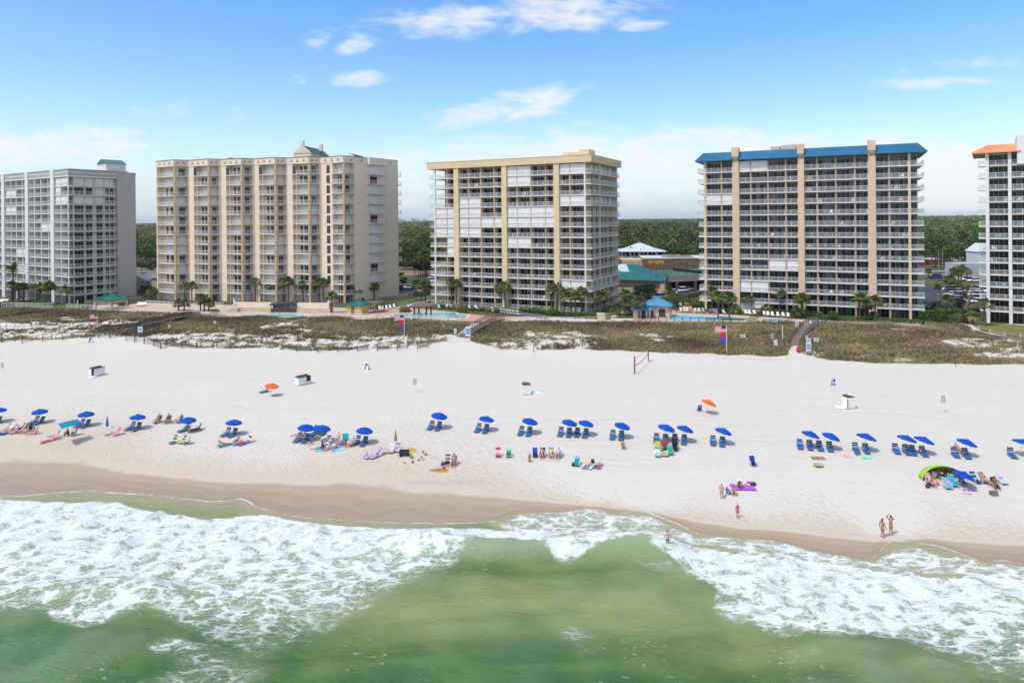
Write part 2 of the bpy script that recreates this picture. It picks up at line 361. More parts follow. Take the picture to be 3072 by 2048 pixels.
for cx, cy, rx, ry, v in ((880, 1395, 260, 40, .9), (1180, 1370, 200, 40, .7), (1000, 1440, 200, 34, .7), (1480, 1400, 260, 50, .62), (1680, 1400, 90, 40, .7), (1900, 1490, 330, 36, .72), (2150, 1520, 220, 44, .7), (1760, 1470, 140, 34, .6), (300, 1390, 250, 30, .35), (480, 1300, 320, 20, .4), (1250, 1270, 150, 20, .4), (640, 1400, 120, 60, .45), (1560, 1350, 90, 40, .45), (1420, 1290, 90, 22, .4)):
    sandy = np.maximum(sandy, v*np.exp(-((PX-cx)/(rx*1.35))**2-((PY-cy)/(ry*1.5))**2))
sandy = np.clip(sandy*(.85+.3*wob(WX, WY, .25, 51))+.1*wob(WX, WY, .12, 52), 0, 1)
shal = np.exp(-DD/4.5)*(1-.6*smooth(900, 1100, PX)*(1-smooth(1900, 2000, PX)))
for P in (ZS, ZC2): shal = np.maximum(shal, .95*smooth(-14, 0, sdist(P)+4*j1))
deep_trough_shade = smooth(1385, 1490, PY+40*wob(WX, WY, .08, 53)+np.where(PX < 700, 35, 0))
deep_trough_shade = np.maximum(deep_trough_shade, .6*np.exp(-((PY-1304)/17)**2)*smooth(930, 1050, PX)*(1-smooth(1480, 1580, PX))); deep_trough_shade = np.maximum(deep_trough_shade, .55*np.exp(-((PY-1405)/16)**2)*np.exp(-((PX-330)/170)**2))  # trough bands behind the breakers: shade painted into the water colour
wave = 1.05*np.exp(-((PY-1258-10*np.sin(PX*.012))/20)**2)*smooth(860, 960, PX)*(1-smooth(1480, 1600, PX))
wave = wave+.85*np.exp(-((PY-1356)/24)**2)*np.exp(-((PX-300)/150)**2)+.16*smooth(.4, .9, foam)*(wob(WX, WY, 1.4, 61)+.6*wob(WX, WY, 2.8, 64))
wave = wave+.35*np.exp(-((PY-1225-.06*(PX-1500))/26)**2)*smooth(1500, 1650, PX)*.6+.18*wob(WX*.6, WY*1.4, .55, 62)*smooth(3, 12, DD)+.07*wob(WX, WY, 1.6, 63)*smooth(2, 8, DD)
WZ = np.maximum(gz(WX, WY)+.045*(1-np.exp(-DD/.3)), -.02+.05*smooth(1, 5, DD))+wave*smooth(.6, 4, DD)
WZ = np.maximum(WZ, gz(WX, WY)+.03*np.minimum(1, DD))
WZ = np.where(DD > 33, np.minimum(WZ, .25), WZ)
WZ = np.where(DD <= 1e-6, gz(WX, WY)+.012, WZ)
m, n, b = newmat('sea_water'); SEA = m
pos = n('ShaderNodeNewGeometry', out=0)
fo, sn, sh, dp = n.attr('foam'), n.attr('sandy'), n.attr('shallow'), n.attr('deep_trough_shade')
big = n.noise(n.mapping(pos, (.55, 1, 1), (0, 0, R(20))), .22, 5., .6, .6)
green = n.mix(n.step(big, .36, .66), (.105, .185, .066), (.165, .24, .098))
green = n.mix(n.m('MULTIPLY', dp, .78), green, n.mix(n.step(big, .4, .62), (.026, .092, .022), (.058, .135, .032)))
sj = n.m('ADD', sn, n.m('MULTIPLY', n.m('SUBTRACT', n.noise(n.mapping(pos, (.4, 1, 1), (0, 0, R(25))), .5, 5., .6), .5), .7))
col = n.mix(n.m('MULTIPLY', n.step(sj, .05, 1.15), .75), green, (.285, .285, .12))
col = n.mix(n.m('MULTIPLY', n.attr('crest_light'), .6), col, (.25, .36, .22))  # crests painted paler: light through thin water put into the colour
col = n.mix(n.m('MULTIPLY', sh, .9), col, (.345, .30, .19))
wrp = n('ShaderNodeVectorMath', {0: pos, 1: n('ShaderNodeVectorMath', {0: n.noise(n.mapping(pos, (.6, 1, 1), (0, 0, R(20))), .45, 5., .6, 0., 1), 3: 2.0}, operation='SCALE')}, operation='ADD')
wrp = n.mapping(wrp, (.5, 1.2, 1), (0, 0, R(20)))
v1 = n('ShaderNodeTexVoronoi', {'Vector': wrp, 'Scale': .95, 'Randomness': 1.}, feature='DISTANCE_TO_EDGE')
v2 = n('ShaderNodeTexVoronoi', {'Vector': wrp, 'Scale': 2.6, 'Randomness': 1.}, feature='DISTANCE_TO_EDGE')
nz = n.noise(n.mapping(pos, (.6, 1.1, 1), (0, 0, R(25))), 1.3, 6., .66, .8)
nf = n.noise(pos, 5.5, 4., .65)
fj = n.m('ADD', fo, n.m('MULTIPLY', n.m('SUBTRACT', nz, .5), .55), clamp=True)
brk = n.step(n.noise(pos, .8, 3., .6), .30, .70, .25, 1.45)
th1 = n.m('MULTIPLY', n.m('MULTIPLY', n.m('POWER', fj, 1.8), .36), brk); th2 = n.m('MULTIPLY', n.m('MULTIPLY', n.m('POWER', fj, 2.2), .30), brk)
wig = n.m('MULTIPLY', n.m('SUBTRACT', nf, .5), .16)
l1 = n.step(n.m('SUBTRACT', n.m('ADD', v1, wig), th1), .085, -.03)
l2 = n.step(n.m('SUBTRACT', n.m('ADD', v2, wig), th2), .07, -.03)
rg = n.m('ABSOLUTE', n.m('SUBTRACT', n.noise(n.mapping(pos, (.5, 1.3, 1), (0, 0, R(22))), .75, 5., .6, 1.6), .5))
l3 = n.step(n.m('SUBTRACT', rg, n.m('MULTIPLY', n.m('MULTIPLY', fj, brk), .05)), .022, -.004)
l1 = n.m('MAXIMUM', n.m('MULTIPLY', l1, n.step(brk, .30, .75)), n.m('MULTIPLY', l3, .6))
lace = n.m('MULTIPLY', n.m('MAXIMUM', l1, n.m('MULTIPLY', l2, .75)), n.step(fj, .15, .45))
nd = n.noise(n.mapping(pos, (.42, 1.25, 1), (0, 0, R(20))), 2.1, 6., .68, 1.1)
dense = n.step(n.m('ADD', fo, n.m('ADD', n.m('MULTIPLY', n.m('SUBTRACT', nd, .5), 2.3), n.m('MULTIPLY', n.m('SUBTRACT', nf, .5), .6))), .85, 1.15)
fm = n.m('MAXIMUM', n.m('MULTIPLY', lace, .85), n.m('MULTIPLY', dense, n.step(fo, .25, .6)))
pt = n.step(n.noise(pos, .13, 3., .6), .50, .62)
flk = n.step(n.noise(n.mapping(pos, (.55, 1.3, 1), (0, 0, R(28))), 2.6, 4., .65), .60, .70)
flk = n.m('MULTIPLY', n.m('MULTIPLY', flk, pt), n.m('MULTIPLY', dp, .75))
fm = n.m('MAXIMUM', fm, flk)
milk = n.m('MULTIPLY', n.step(fo, .04, .85), .62)
col = n.mix(milk, col, (.33, .43, .32))
fcol = n.mix(n.step(nf, .3, .7), (.56, .63, .61), (.76, .785, .785))
col = n.mix(fm, col, fcol)
n.t.links.new(col, b.inputs['Base Color'])
n.t.links.new(n.step(fm, .1, .7, .11, .85), b.inputs['Roughness']); b.inputs['IOR'].default_value = 1.33
b.inputs['Specular IOR Level'].default_value = .34
rip = n.m('ADD', n.noise(n.mapping(pos, (.55, 1.2, 1), (0, 0, R(18))), .8, 5., .6, .3), n.m('MULTIPLY', n.noise(n.mapping(pos, (.6, 1.5, 1), (0, 0, R(30))), 4., 4.), .42))
bm_ = n('ShaderNodeBump', {'Strength': .8, 'Distance': .3, 'Height': n.m('ADD', rip, n.m('MULTIPLY', fm, .35))})
n.t.links.new(bm_, b.inputs['Normal'])
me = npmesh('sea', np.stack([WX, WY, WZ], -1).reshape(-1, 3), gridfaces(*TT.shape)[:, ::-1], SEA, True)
fattr(me, 'foam', foam); fattr(me, 'sandy', sandy); fattr(me, 'shallow', shal); fattr(me, 'deep_trough_shade', deep_trough_shade); fattr(me, 'crest_light', np.clip(wave/.8, 0, 1))
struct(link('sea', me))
# ================================================================ the apartment towers
scene.cycles.use_adaptive_sampling = True; scene.cycles.adaptive_threshold = .03; scene.cycles.adaptive_min_samples = 12; scene.cycles.max_bounces = 4; scene.cycles.diffuse_bounces = 2; scene.cycles.glossy_bounces = 2; scene.cycles.transmission_bounces = 3
scene.cycles.caustics_reflective = False; scene.cycles.caustics_refractive = False
WHITE = M('white_paint', (.74, .74, .73), .55, .05); RAILM = M('white_rail', (.76, .77, .78), .45, .04)
FRAME = M('window_frame', (.40, .40, .39), .4, .05)
def glassmat(name, c, c2, sc=.35):
    m, n, b = newmat(name); co = n('ShaderNodeNewGeometry', out=0)
    f = n.step(n.noise(n.mapping(co, (1, 1, .45)), sc, 3., .6), .42, .62)
    n.t.links.new(n.mix(f, c, c2), b.inputs['Base Color']); b.inputs['Roughness'].default_value = .09; b.inputs['Specular IOR Level'].default_value = .28
    return m
GLASS = glassmat('dark_glass', (.006, .008, .010), (.018, .023, .028)); CURT = glassmat('curtained_glass', (.08, .095, .105), (.19, .21, .22), .8); BLUEG = glassmat('blue_glass', (.035, .055, .07), (.07, .10, .125))
def shuttermat():
    m, n, b = newmat('roll_shutter'); co = n('ShaderNodeTexCoord', out=3)
    wv = n('ShaderNodeTexWave', {'Vector': co, 'Scale': 2.2, 'Distortion': .2}, wave_type='BANDS', bands_direction='Z')
    n.t.links.new(n.mix(n.step(n.noise(co, .7, 3.), .35, .7), (.70, .70, .68), (.78, .78, .77)), b.inputs['Base Color'])
    n.t.links.new(n('ShaderNodeBump', {'Strength': .35, 'Distance': .03, 'Height': wv}), b.inputs['Normal']); b.inputs['Roughness'].default_value = .5
    return m
SHUT = shuttermat()
def stucco(name, col, joint=0., z0=0., h=1.):
    """painted stucco with faint weather streaks and, where the tower has them, a joint line at each floor"""
    m, n, b = newmat(name); co = n('ShaderNodeTexCoord', out=3)
    f = n.noise(n.mapping(co, (1, 1, .1)), .9, 5., .6); g = n.noise(co, .16, 3.)
    c = n.mix(n.step(f, .35, .75), tuple(x*.93 for x in col), tuple(min(1, x*1.03) for x in col))
    c = n.mix(n.m('MULTIPLY', n.step(g, .4, .7), .3), c, tuple(x*.86 for x in col))
    if joint:
        sp = n.t.nodes.new('ShaderNodeSeparateXYZ'); n.t.links.new(co, sp.inputs[0])
        k = n.m('FRACT', n.m('DIVIDE', n.m('SUBTRACT', sp.outputs[2], z0), h))
        k = n.m('MULTIPLY', n.m('LESS_THAN', k, .035), joint); c = n.mix(k, c, tuple(x*.5 for x in col))
    n.t.links.new(c, b.inputs['Base Color']); b.inputs['Roughness'].default_value = .85; b.inputs['Specular IOR Level'].default_value = .2
    n.t.links.new(n('ShaderNodeBump', {'Strength': .25, 'Distance': .02, 'Height': n.noise(co, 14., 3.)}), b.inputs['Normal'])
    return m
def rail_seg(mb, a, b, z, hgt=1.05, pick=True, post=1.6):
    """white railing from a to b (xy) standing on z"""
    a = Vector((*a, 0)); b = Vector((*b, 0)); L = (b-a).length
    if L < .05: return
    d = (b-a)/L; nx = Vector((-d.y, d.x, 0))*.014
    zz = Vector((0, 0, z)); up = Vector((0, 0, hgt))
    mb.bar(a+zz+up, b+zz+up, .06); mb.bar(a+zz+Vector((0, 0, .12)), b+zz+Vector((0, 0, .12)), .04)
    npst = max(1, round(L/post))
    for i in range(npst+1):
        p = a+d*(L*i/npst)+zz; mb.bar(p, p+up, .07)
    if pick:
        m = max(1, int(L/.15))
        for i in range(m):
            p = a+d*(L*(i+.5)/m)+zz; q = d*.015
            lo = Vector((0, 0, .13)); hi = Vector((0, 0, hgt-.02))
            mb.poly([p-q+lo, p+q+lo, p+q+hi, p-q+hi])
def door_mb(w, h, npan, seed, mix=(.6, .25)):
    """sliding glass doors w wide and h high standing at x 0..w, y 0: frame, dark and curtained panes"""
    r = random.Random(seed); mb = MB(); f = .055
    for i in range(npan+1):
        x = (w-f)*i/npan; mb.box(x, x+f, -.05, .03, 0, h)
    mb.box(0, w, -.05, .03, h-.001, h+.07)
    for i in range(npan):
        x0 = (w-f)*i/npan+f; x1 = (w-f)*(i+1)/npan; u = r.random(); mb.k = 1 if u < mix[0] else (2 if u < mix[0]+mix[1] else 3)
        mb.poly([(x0, 0, .03), (x1, 0, .03), (x1, 0, h), (x0, 0, h)])
    return mb
DMATS = [FRAME, GLASS, CURT, BLUEG]
def merge_stuff(name, items, parent, mats):
    """the smallest of a part past a hundred, as one part"""
    mb = MB()
    for src, Mx in items:
        i = len(mb.v); mb.v += [tuple(Mx @ Vector(p)) for p in src.v]; mb.f += [tuple(i+k for k in f) for f in src.f]; mb.mi += src.mi
    o = mb.build(name, mats, parent); o['kind'] = 'stuff'; return o
class Tower:
    def __init__(s, name, label, P, ang, z0, h, nfl):
        s.P = Vector((P[0], P[1], 0)); s.D = Vector((math.cos(ang), math.sin(ang), 0)); s.ang = ang; s.z0 = z0; s.h = h; s.n = nfl
        s.root = empty(name, (P[0], P[1], 0), ang); tag(s.root, label, 'apartment building', 'beachfront apartment towers'); s.doors = []; s.meshes = {}
    def fx(s, px): return px_on_line(px, s.P, s.D)
    def fxy(s, px, y): return px_on_line(px, s.P+Vector((-s.D.y, s.D.x, 0))*y, s.D)
    def loc(s, v):                                       # world xy -> own frame
        d = Vector((v[0], v[1], 0))-s.P; return (d.dot(s.D), d.dot(Vector((-s.D.y, s.D.x, 0))))
    def z(s, k): return s.z0+k*s.h
    def door(s, x, y, k, w, hgt, npan, rot=0., mix=(.6, .25)):
        v = rnd.randrange(3); key = (round(w, 2), round(hgt, 2), npan, v, mix)
        if key not in s.meshes:
            mb = door_mb(w, hgt, npan, hash(key) % 1000+v, mix); s.meshes[key] = (mb, None)
        Mx = Matrix.Translation((x, y, s.z(k)+.02)) @ Matrix.Rotation(rot, 4, 'Z')
        wp = s.root.matrix_basis @ Mx.translation; s.doors.append((wp.length, key, Mx))
    def finish(s):
        s.doors.sort(key=lambda d: d[0])
        for i, (dd, key, Mx) in enumerate(s.doors[:100]):
            mb, me = s.meshes[key]
            if me is None: me = mb.mesh('glass_door', DMATS); s.meshes[key] = (mb, me)
            o = link('glass_door', me, s.root); o.matrix_basis = Mx
        rest = s.doors[100:]
        if rest: merge_stuff('glass_door', [(s.meshes[k][0], Mx) for _, k, Mx in rest], s.root, DMATS)
    def shutter(s, x0, x1, y, k):
        o = MB().box(0, x1-x0, -.03, .03, 0, s.h-.26).build('roll_shutter', SHUT, s.root, loc=(x0, y, s.z(k)+.02)); return o
def balcony(T, boxes, rails, k, slabm, railm=None, th=.20, post=1.6, fascia=None):
    mb = MB(); z = T.z(k)
    for (x0, x1, y0, y1) in boxes: mb.box(x0, x1, y0, y1, -th, 0)
    if ('b', tuple(boxes), tuple(rails), th) not in T.meshes:
        me = mb.mesh('balcony', slabm); rb = MB()
        for a, b in rails: rail_seg(rb, a, b, 0, post=post)
        T.meshes[('b', tuple(boxes), tuple(rails), th)] = (me, rb.mesh('railing', railm or RAILM))
    me, re = T.meshes[('b', tuple(boxes), tuple(rails), th)]
    o = link('balcony', me, T.root, (0, 0, z)); link('railing', re, o); return o
def rtower(name, label, P, ang, z0, h, nfl, depth, rec, bays, piers, wallc, pierc, core, slabx, side_r=None, side_l=None, shut=(), pmat=None, fin=.34, doorh=None, mix=(.6, .25), ground_rail=True, wallj=0.):
    """a tower of recessed balcony bays between full-height piers; px columns are read off the photo"""
    T = Tower(name, label, P, ang, z0, h, nfl); fx = T.fx; ztop = T.z(nfl); doorh = doorh or h-.5
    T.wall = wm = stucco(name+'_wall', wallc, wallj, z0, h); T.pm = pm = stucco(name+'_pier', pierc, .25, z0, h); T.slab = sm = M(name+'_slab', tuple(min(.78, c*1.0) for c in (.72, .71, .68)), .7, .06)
    cx0, cx1 = fx(core[0]), fx(core[1])
    T.cx0, T.cx1 = cx0, cx1; X0, X1 = fx(slabx[0]), fx(slabx[1]); T.X0, T.X1 = X0, X1
    wb = MB().box(cx0, cx1, rec, depth, 0, ztop)
    for bi, (ca, cells) in enumerate(bays):
        ed = [(fx(a), fx(b)) for a, b in cells]
        bx0, bx1 = fx(ca[0]), fx(ca[1])
        for (a0, a1), (b0, b1) in zip(ed, ed[1:]): wb.box(a1, b0, .16, rec+.02, 0, ztop-.003)
        for ci, (a, b) in enumerate(ed):
            for k in range(nfl):
                if (bi, ci, k) in shut: T.shutter(a-.02, b+.02, .24, k); continue
                a2 = max(a, cx0+.1); b2 = min(b, cx1-.1)
                if b2-a2 < .7: continue
                w = min(b2-a2-.1, 4.4 if b2-a2 > 4.2 else b2-a2-.1); npn = 2 if w < 2.2 else (3 if w < 3.1 else 4)
                off = (b2-a2-w)*(.5 if (bi+ci) % 2 else .85)
                T.door(a2+off, rec-.03, k, w, doorh, npn, 0., mix)
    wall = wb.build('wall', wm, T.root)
    for a, b in piers:
        MB().box(fx(a), fx(b), -.28, rec+.002, 0, ztop+.02).build('pier', pm, T.root)
    for bi, (ca, cells) in enumerate(bays):
        first, last = bi == 0, bi == len(bays)-1
        x0, x1 = (X0 if first else fx(ca[0])), (X1 if last else fx(ca[1]))
        boxes = [(x0, x1, 0., rec-.004)]; rails = [((x0+.05, .05), (x1-.05, .05))]
        if last and side_r: boxes.append((cx1+.004, X1, rec-.004, side_r)); rails += [((X1-.05, .05), (X1-.05, side_r-.05)), ((cx1+.05, side_r-.05), (X1-.05, side_r-.05))]
        if first and side_l: boxes.append((X0, cx0-.004, rec-.004, side_l)); rails += [((X0+.05, .05), (X0+.05, side_l-.05)), ((X0+.05, side_l-.05), (cx0-.05, side_l-.05))]
        for k in range(0 if ground_rail else 1, nfl): balcony(T, boxes, rails, k, sm)
    return T
def P_at(px, Y): return ((px-CX)/F*Y, Y)
def lineP(P1, ang, px):
    k = px_on_line(px, P1, (math.cos(ang), math.sin(ang))); return (P1[0]+k*math.cos(ang), P1[1]+k*math.sin(ang))
z4 = lambda x: 1240+x/2.8
# ---- the yellow tower in the middle
A3 = R(-26.5); C3 = P_at(1774.6, 173.7); P3 = lineP(C3, A3, z4(140))
cells3 = [((150, 345), [(190, 277), (285, 342)]), ((385, 745), [(388, 457), (465, 562), (570, 672), (681, 743)]), ((788, 1181), [(790, 866), (873, 981), (989, 1105), (1112, 1179)]), ((1229, 1497), [(1232, 1310), (1319, 1437), (1450, 1482)])]
rows3 = {13: [(2, 0), (2, 1), (3, 0), (3, 1)], 12: [(2, 0), (2, 1)], 10: [(1, 0), (1, 1), (3, 0), (3, 1)], 9: [(0, 0), (0, 1), (1, 0), (1, 1), (2, 0), (2, 1), (2, 2), (2, 3)],
         8: [(0, 0), (0, 1), (1, 0), (1, 1), (1, 2), (1, 3), (2, 0), (2, 1), (2, 2), (2, 3)], 7: [(0, 0), (0, 1), (1, 0), (1, 1)], 6: [(0, 1), (2, 0), (2, 1)], 5: [(0, 1)], 2: [(3, 0), (3, 1)]}
sh3 = {(b, c, k) for k, v in rows3.items() for b, c in v}
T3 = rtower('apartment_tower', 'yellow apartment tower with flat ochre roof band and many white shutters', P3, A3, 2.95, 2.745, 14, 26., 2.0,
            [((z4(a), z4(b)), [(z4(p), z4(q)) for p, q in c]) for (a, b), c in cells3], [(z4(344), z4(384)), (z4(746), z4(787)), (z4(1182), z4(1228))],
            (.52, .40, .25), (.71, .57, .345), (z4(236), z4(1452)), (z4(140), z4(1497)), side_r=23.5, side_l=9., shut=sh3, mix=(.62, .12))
T = T3; fx = T.fx; zt = T.z(14); x0, x1 = fx(z4(124)), T.X1+.25
for px in (181, 1441):
    MB().box(fx(z4(px))-.2, fx(z4(px))+.2, .02, .42, 0, zt).build('column', T.slab, T.root)
MB().box(T.X1-.55, T.X1-.25, 7.5, 7.8, 0, zt).build('column', T.slab, T.root)
MB().box(x0, x1, -.5, 24.5, zt-.02, zt+1.75).build('roof', stucco('ochre_band', (.69, .55, .35)), T.root)
MB().box(x0-.06, x1+.06, -.56, 24.56, zt+1.75, zt+1.9).build('roof_edge', M('roof_edge_tan', (.55, .45, .33)), T.root)
a, b, c = T.fxy(z4(1258), 8), T.fxy(z4(1395), 8), T.fxy(z4(1480), 8)
MB().box(a, b-.01, 8, 13, zt+1.7, zt+3.5).build('roof_house', T.pm, T.root); MB().box(b, c, 8, 13, zt+1.7, zt+4.1).build('roof_house', T.pm, T.root)
for k in range(14):                                     # windows of the shaded end wall
    for y0, w in ((3.2, 1.6), (7.2, 1.6), (11.4, 1.5), (14.4, 1.3), (18.6, 1.6)):
        if k in (13, 10, 2): MB().box(0, .06, 0, w, .2, 2.2).build('roll_shutter', SHUT, T.root, loc=(T.cx1+.003, y0, T.z(k)))
        else: T.door(T.cx1+.03, y0, k, w, 2.15, 2, R(90), (.85, .1))
T.finish()
# ---- the blue roofed tower
z6 = lambda x: 2400+x/2.704
z5 = lambda x: 1840+x/2.703
A4 = R(-26.0); C4 = P_at(2762, 157.0); P4 = lineP(C4, A4, z5(700))
cells4 = [((z5(700), z5(966)), [(z5(752), z5(872)), (z5(884), z5(965))]), ((z5(1023), z5(1496)), [(z5(1025), z5(1109)), (z5(1120), z5(1249)), (z5(1261), z5(1393)), (z5(1407), z5(1495))]),
          ((z6(37), z6(553)), [(z6(40), z6(133)), (z6(147), z6(286)), (z6(299), z6(441)), (z6(455), z6(552))]), ((z6(617), 2773), [(z6(621), z6(719)), (z6(734), z6(886)), (z6(899), z6(958))])]
sh4 = {(1, 0, 13), (1, 1, 13), (0, 0, 10), (0, 1, 10), (1, 2, 4), (1, 3, 4), (1, 0, 2), (1, 1, 2), (1, 0, 0), (1, 1, 0)}
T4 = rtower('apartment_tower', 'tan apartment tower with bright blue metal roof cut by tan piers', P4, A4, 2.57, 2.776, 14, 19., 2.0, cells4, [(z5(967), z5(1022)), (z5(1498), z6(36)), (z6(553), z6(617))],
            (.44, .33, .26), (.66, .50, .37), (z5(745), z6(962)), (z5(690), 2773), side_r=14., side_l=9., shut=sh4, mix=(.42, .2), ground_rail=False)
T = T4; fx = T.fx; zt = T.z(14)
BLUEROOF = M('blue_metal_roof', (.013, .135, .26), .35, .12, .6, metal=.25, spec=.5)
def mansard(T, x0, x1, y0, dep, z0, hgt, run, mat, endl=False, endr=False, seam=.55, name='roof'):
    """sloping metal roof band with standing seams, hipped at its free ends"""
    mb = MB(); a0 = x0-(0 if not endl else .9); a1 = x1+(0 if not endr else .9); t0 = x0+(run*.8 if endl else 0); t1 = x1-(run*.8 if endr else 0)
    lo = [(a0, y0-.9, z0), (a1, y0-.9, z0), (a1, dep, z0), (a0, dep, z0)]; e = .22
    mid = [(p[0], p[1], p[2]+e) for p in lo]; hi = [(t0, y0+run, z0+hgt), (t1, y0+run, z0+hgt), (t1, dep-1, z0+hgt), (t0, dep-1, z0+hgt)]
    mb.hexa(lo+mid); mb.hexa([(p[0], p[1], p[2]+.002) for p in mid]+hi)
    for A, B, C, Dd in ((mid[0], mid[1], hi[0], hi[1]),)+(((mid[1], mid[2], hi[1], hi[2]),) if endr else ()):
        A, B, C, Dd = map(Vector, (A, B, C, Dd)); m = int((B-A).length/seam)
        for i in range(m+1):
            k = i/m; mb.bar(A.lerp(B, k)+Vector((0, -.02, .02)), C.lerp(Dd, k)+Vector((0, -.02, .02)), .06, .09)
    return mb.build(name, mat, T.root)
segs = [(fx(z5(700)), fx(z5(968)), True, False), (fx(z5(1021)), fx(z5(1499)), False, False), (fx(z6(35)), fx(z6(554)), False, False), (fx(z6(616)), fx(2769), False, True)]
for a, b, l, r in segs: mansard(T, a, b, 0., 19., zt+.02, 2.35, 1.15, BLUEROOF, l, r)
for a, b in ((z5(967), z5(1022)), (z5(1498), z6(36)), (z6(553), z6(617))):
    xa, xb = fx(a), fx(b); c = (xa+xb)/2; wd = (xb-xa)/2; mb = MB()
    mb.prism([(0, 0)]*0 or [(xa-.02, -1.0), (xb+.02, -1.0), (xb+.02, 1.6), (xa-.02, 1.6)], zt+1.0, zt+3.3)
    mb.hexa([(c-wd*.6, -.5, zt+.1), (c+wd*.6, -.5, zt+.1), (c+wd*.6, 1.6, zt+.1), (c-wd*.6, 1.6, zt+.1), (xa-.02, -1.0, zt+.999), (xb+.02, -1.0, zt+.999), (xb+.02, 1.6, zt+.999), (xa-.02, 1.6, zt+.999)])
    mb.build('pier_cap', T.pm, T.root)
a, b, c = T.fxy(z5(1281), 9), T.fxy(z5(1362), 9), T.fxy(z5(1484), 9)
MB().box(a, b-.3, 9, 13, zt+2.3, zt+4.0).build('roof_house', T.pm, T.root); MB().box(b, c, 9, 14, zt+2.3, zt+4.2).build('roof_house', T.pm, T.root)
for px in (z5(744), z6(890)): MB().box(fx(px)-.28, fx(px)+.28, .02, .5, 0, zt).build('column', T.pm, T.root)
for k in range(14):
    for y0, w in ((3., 1.4), (6., 1.4), (9.2, 1.2)): T.door(T.cx1+.03, y0, k, w, 2.15, 2, R(90), (.85, .1))
T.finish()
# ---- the white tower with the orange roof at the edge of the photo
A5 = R(-35.); C5 = P_at(2963, 151.9); P5 = lineP(C5, A5, z6(1449))
c5 = [((z6(1449), z6(1830)), [(z6(1532), z6(1694)), (z6(1715), z6(1822))])]
fxx = lambda m: (P5, m)
T5 = Tower('tmp', '', P5, A5, 3, 2.7, 14); f5 = T5.fx; bpy.data.objects.remove(T5.root)
w5 = f5(z6(1822))-f5(z6(1715))+.8
def px5(x):                                              # photo column of a spot x metres along this front
    return CX+F*(P5[0]+x*math.cos(A5))/(P5[1]+x*math.sin(A5))
x5 = f5(z6(1715)); ext = []
for i in range(4): ext += [(px5(x5+i*4.4), px5(x5+i*4.4+3.9))]
T5 = rtower('apartment_tower', 'white apartment tower with orange metal roof at the photo edge', P5, A5, 3.0, 2.69, 14, 17., 1.9, [((z6(1449), px5(x5+4*4.4)), [(z6(1532), z6(1694))]+ext)], [],
            (.66, .66, .66), (.74, .74, .74), (z6(1512), px5(x5+17.4)), (z6(1449), px5(x5+17.6)), side_l=4., mix=(.93, .04), ground_rail=False, doorh=2.3)
T = T5; fx = T.fx; zt = T.z(14); ORANGE = M('orange_metal_roof', (.72, .29, .13), .4, .1, .6, spec=.4)
for px in (z6(1521), z6(1704)): MB().box(fx(px)-.32, fx(px)+.32, -.25, .5, 0, zt).build('column', T.pm, T.root)
for i in range(1, 4): MB().box(x5+i*4.4-.5, x5+i*4.4, -.25, .5, 0, zt).build('column', T.pm, T.root)
mansard(T, fx(z6(1440)), fx(z6(1795)), -.2, 16., zt, 2.0, 2.6, ORANGE, True, False)
MB().box(fx(z6(1764)), fx(z6(1764))+9, -.9, 14., zt-2.69, zt+3.6).build('stair_tower', T.pm, T.root)
MB().box(fx(z6(1764))+9.0, T.X1, -.6, 16., zt-.02, zt+1.4).build('roof', M('flat_roof_grey', (.5, .5, .5)), T.root)
T.finish()
# ---- the white grey-banded tower on the other edge
z1 = lambda x: x/2.8
A1 = R(-32.); C1 = P_at(z1(578), 200.); P1 = lineP(C1, A1, z1(-190))
c1 = [((z1(-190), z1(18)), [(z1(-185), z1(-120)), (z1(-112), z1(-50)), (z1(-42), z1(16))]), ((z1(44), z1(216)), [(z1(47), z1(85)), (z1(90), z1(128)), (z1(135), z1(180)), (z1(187), z1(215))]), ((z1(244), z1(430)), [(z1(247), z1(281)), (z1(289), z1(336)), (z1(344), z1(396)), (z1(402), z1(430))]), ((z1(460), z1(578)), [(z1(464), z1(503)), (z1(510), z1(560))])]
rows1 = {13: [(3, 0), (3, 1)], 12: [(1, 0), (1, 1), (3, 0)], 11: [(3, 0), (3, 1)], 10: [(1, 0), (1, 1)], 8: [(2, 2), (2, 3)], 5: [(1, 2), (1, 3)], 3: [(1, 2), (1, 3)]}
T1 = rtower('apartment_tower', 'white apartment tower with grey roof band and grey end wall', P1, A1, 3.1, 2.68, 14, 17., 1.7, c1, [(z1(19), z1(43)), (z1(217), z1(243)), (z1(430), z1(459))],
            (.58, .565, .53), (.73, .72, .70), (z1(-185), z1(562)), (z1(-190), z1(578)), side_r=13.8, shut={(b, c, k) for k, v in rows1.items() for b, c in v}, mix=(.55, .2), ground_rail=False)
T = T1; fx = T.fx; zt = T.z(14); GREYB = stucco('grey_band', (.40, .395, .375)); GREYW = stucco('grey_end_wall', (.43, .425, .415), .3, 3.1, 2.68)
MB().box(fx(z1(570))-.16, fx(z1(570))+.16, .02, .34, 0, zt).build('column', T.slab, T.root)
Lx = T.X1
MB().box(T.X0, Lx+.1, -.12, 17.3, zt-.02, zt+.25).build('roof_edge', WHITE, T.root)
MB().box(T.X0, Lx+.05, -.05, 17.2, zt+.252, zt+2.0).build('roof', GREYB, T.root)
MB().box(T.X0, Lx+.14, -.14, 17.34, zt+2.002, zt+2.3).build('roof_edge', M('grey_coping', (.36, .355, .34)), T.root)
MB().box(T.X0, Lx+.09, -.09, 17.25, zt+1.2, zt+1.4).build('roof_band', WHITE, T.root)
for a, b in ((19, 43), (217, 243), (430, 459)): MB().box(fx(z1(a)), fx(z1(b)), -.32, 1.5, zt+.03, zt+2.28).build('pier', T.pm, T.root)
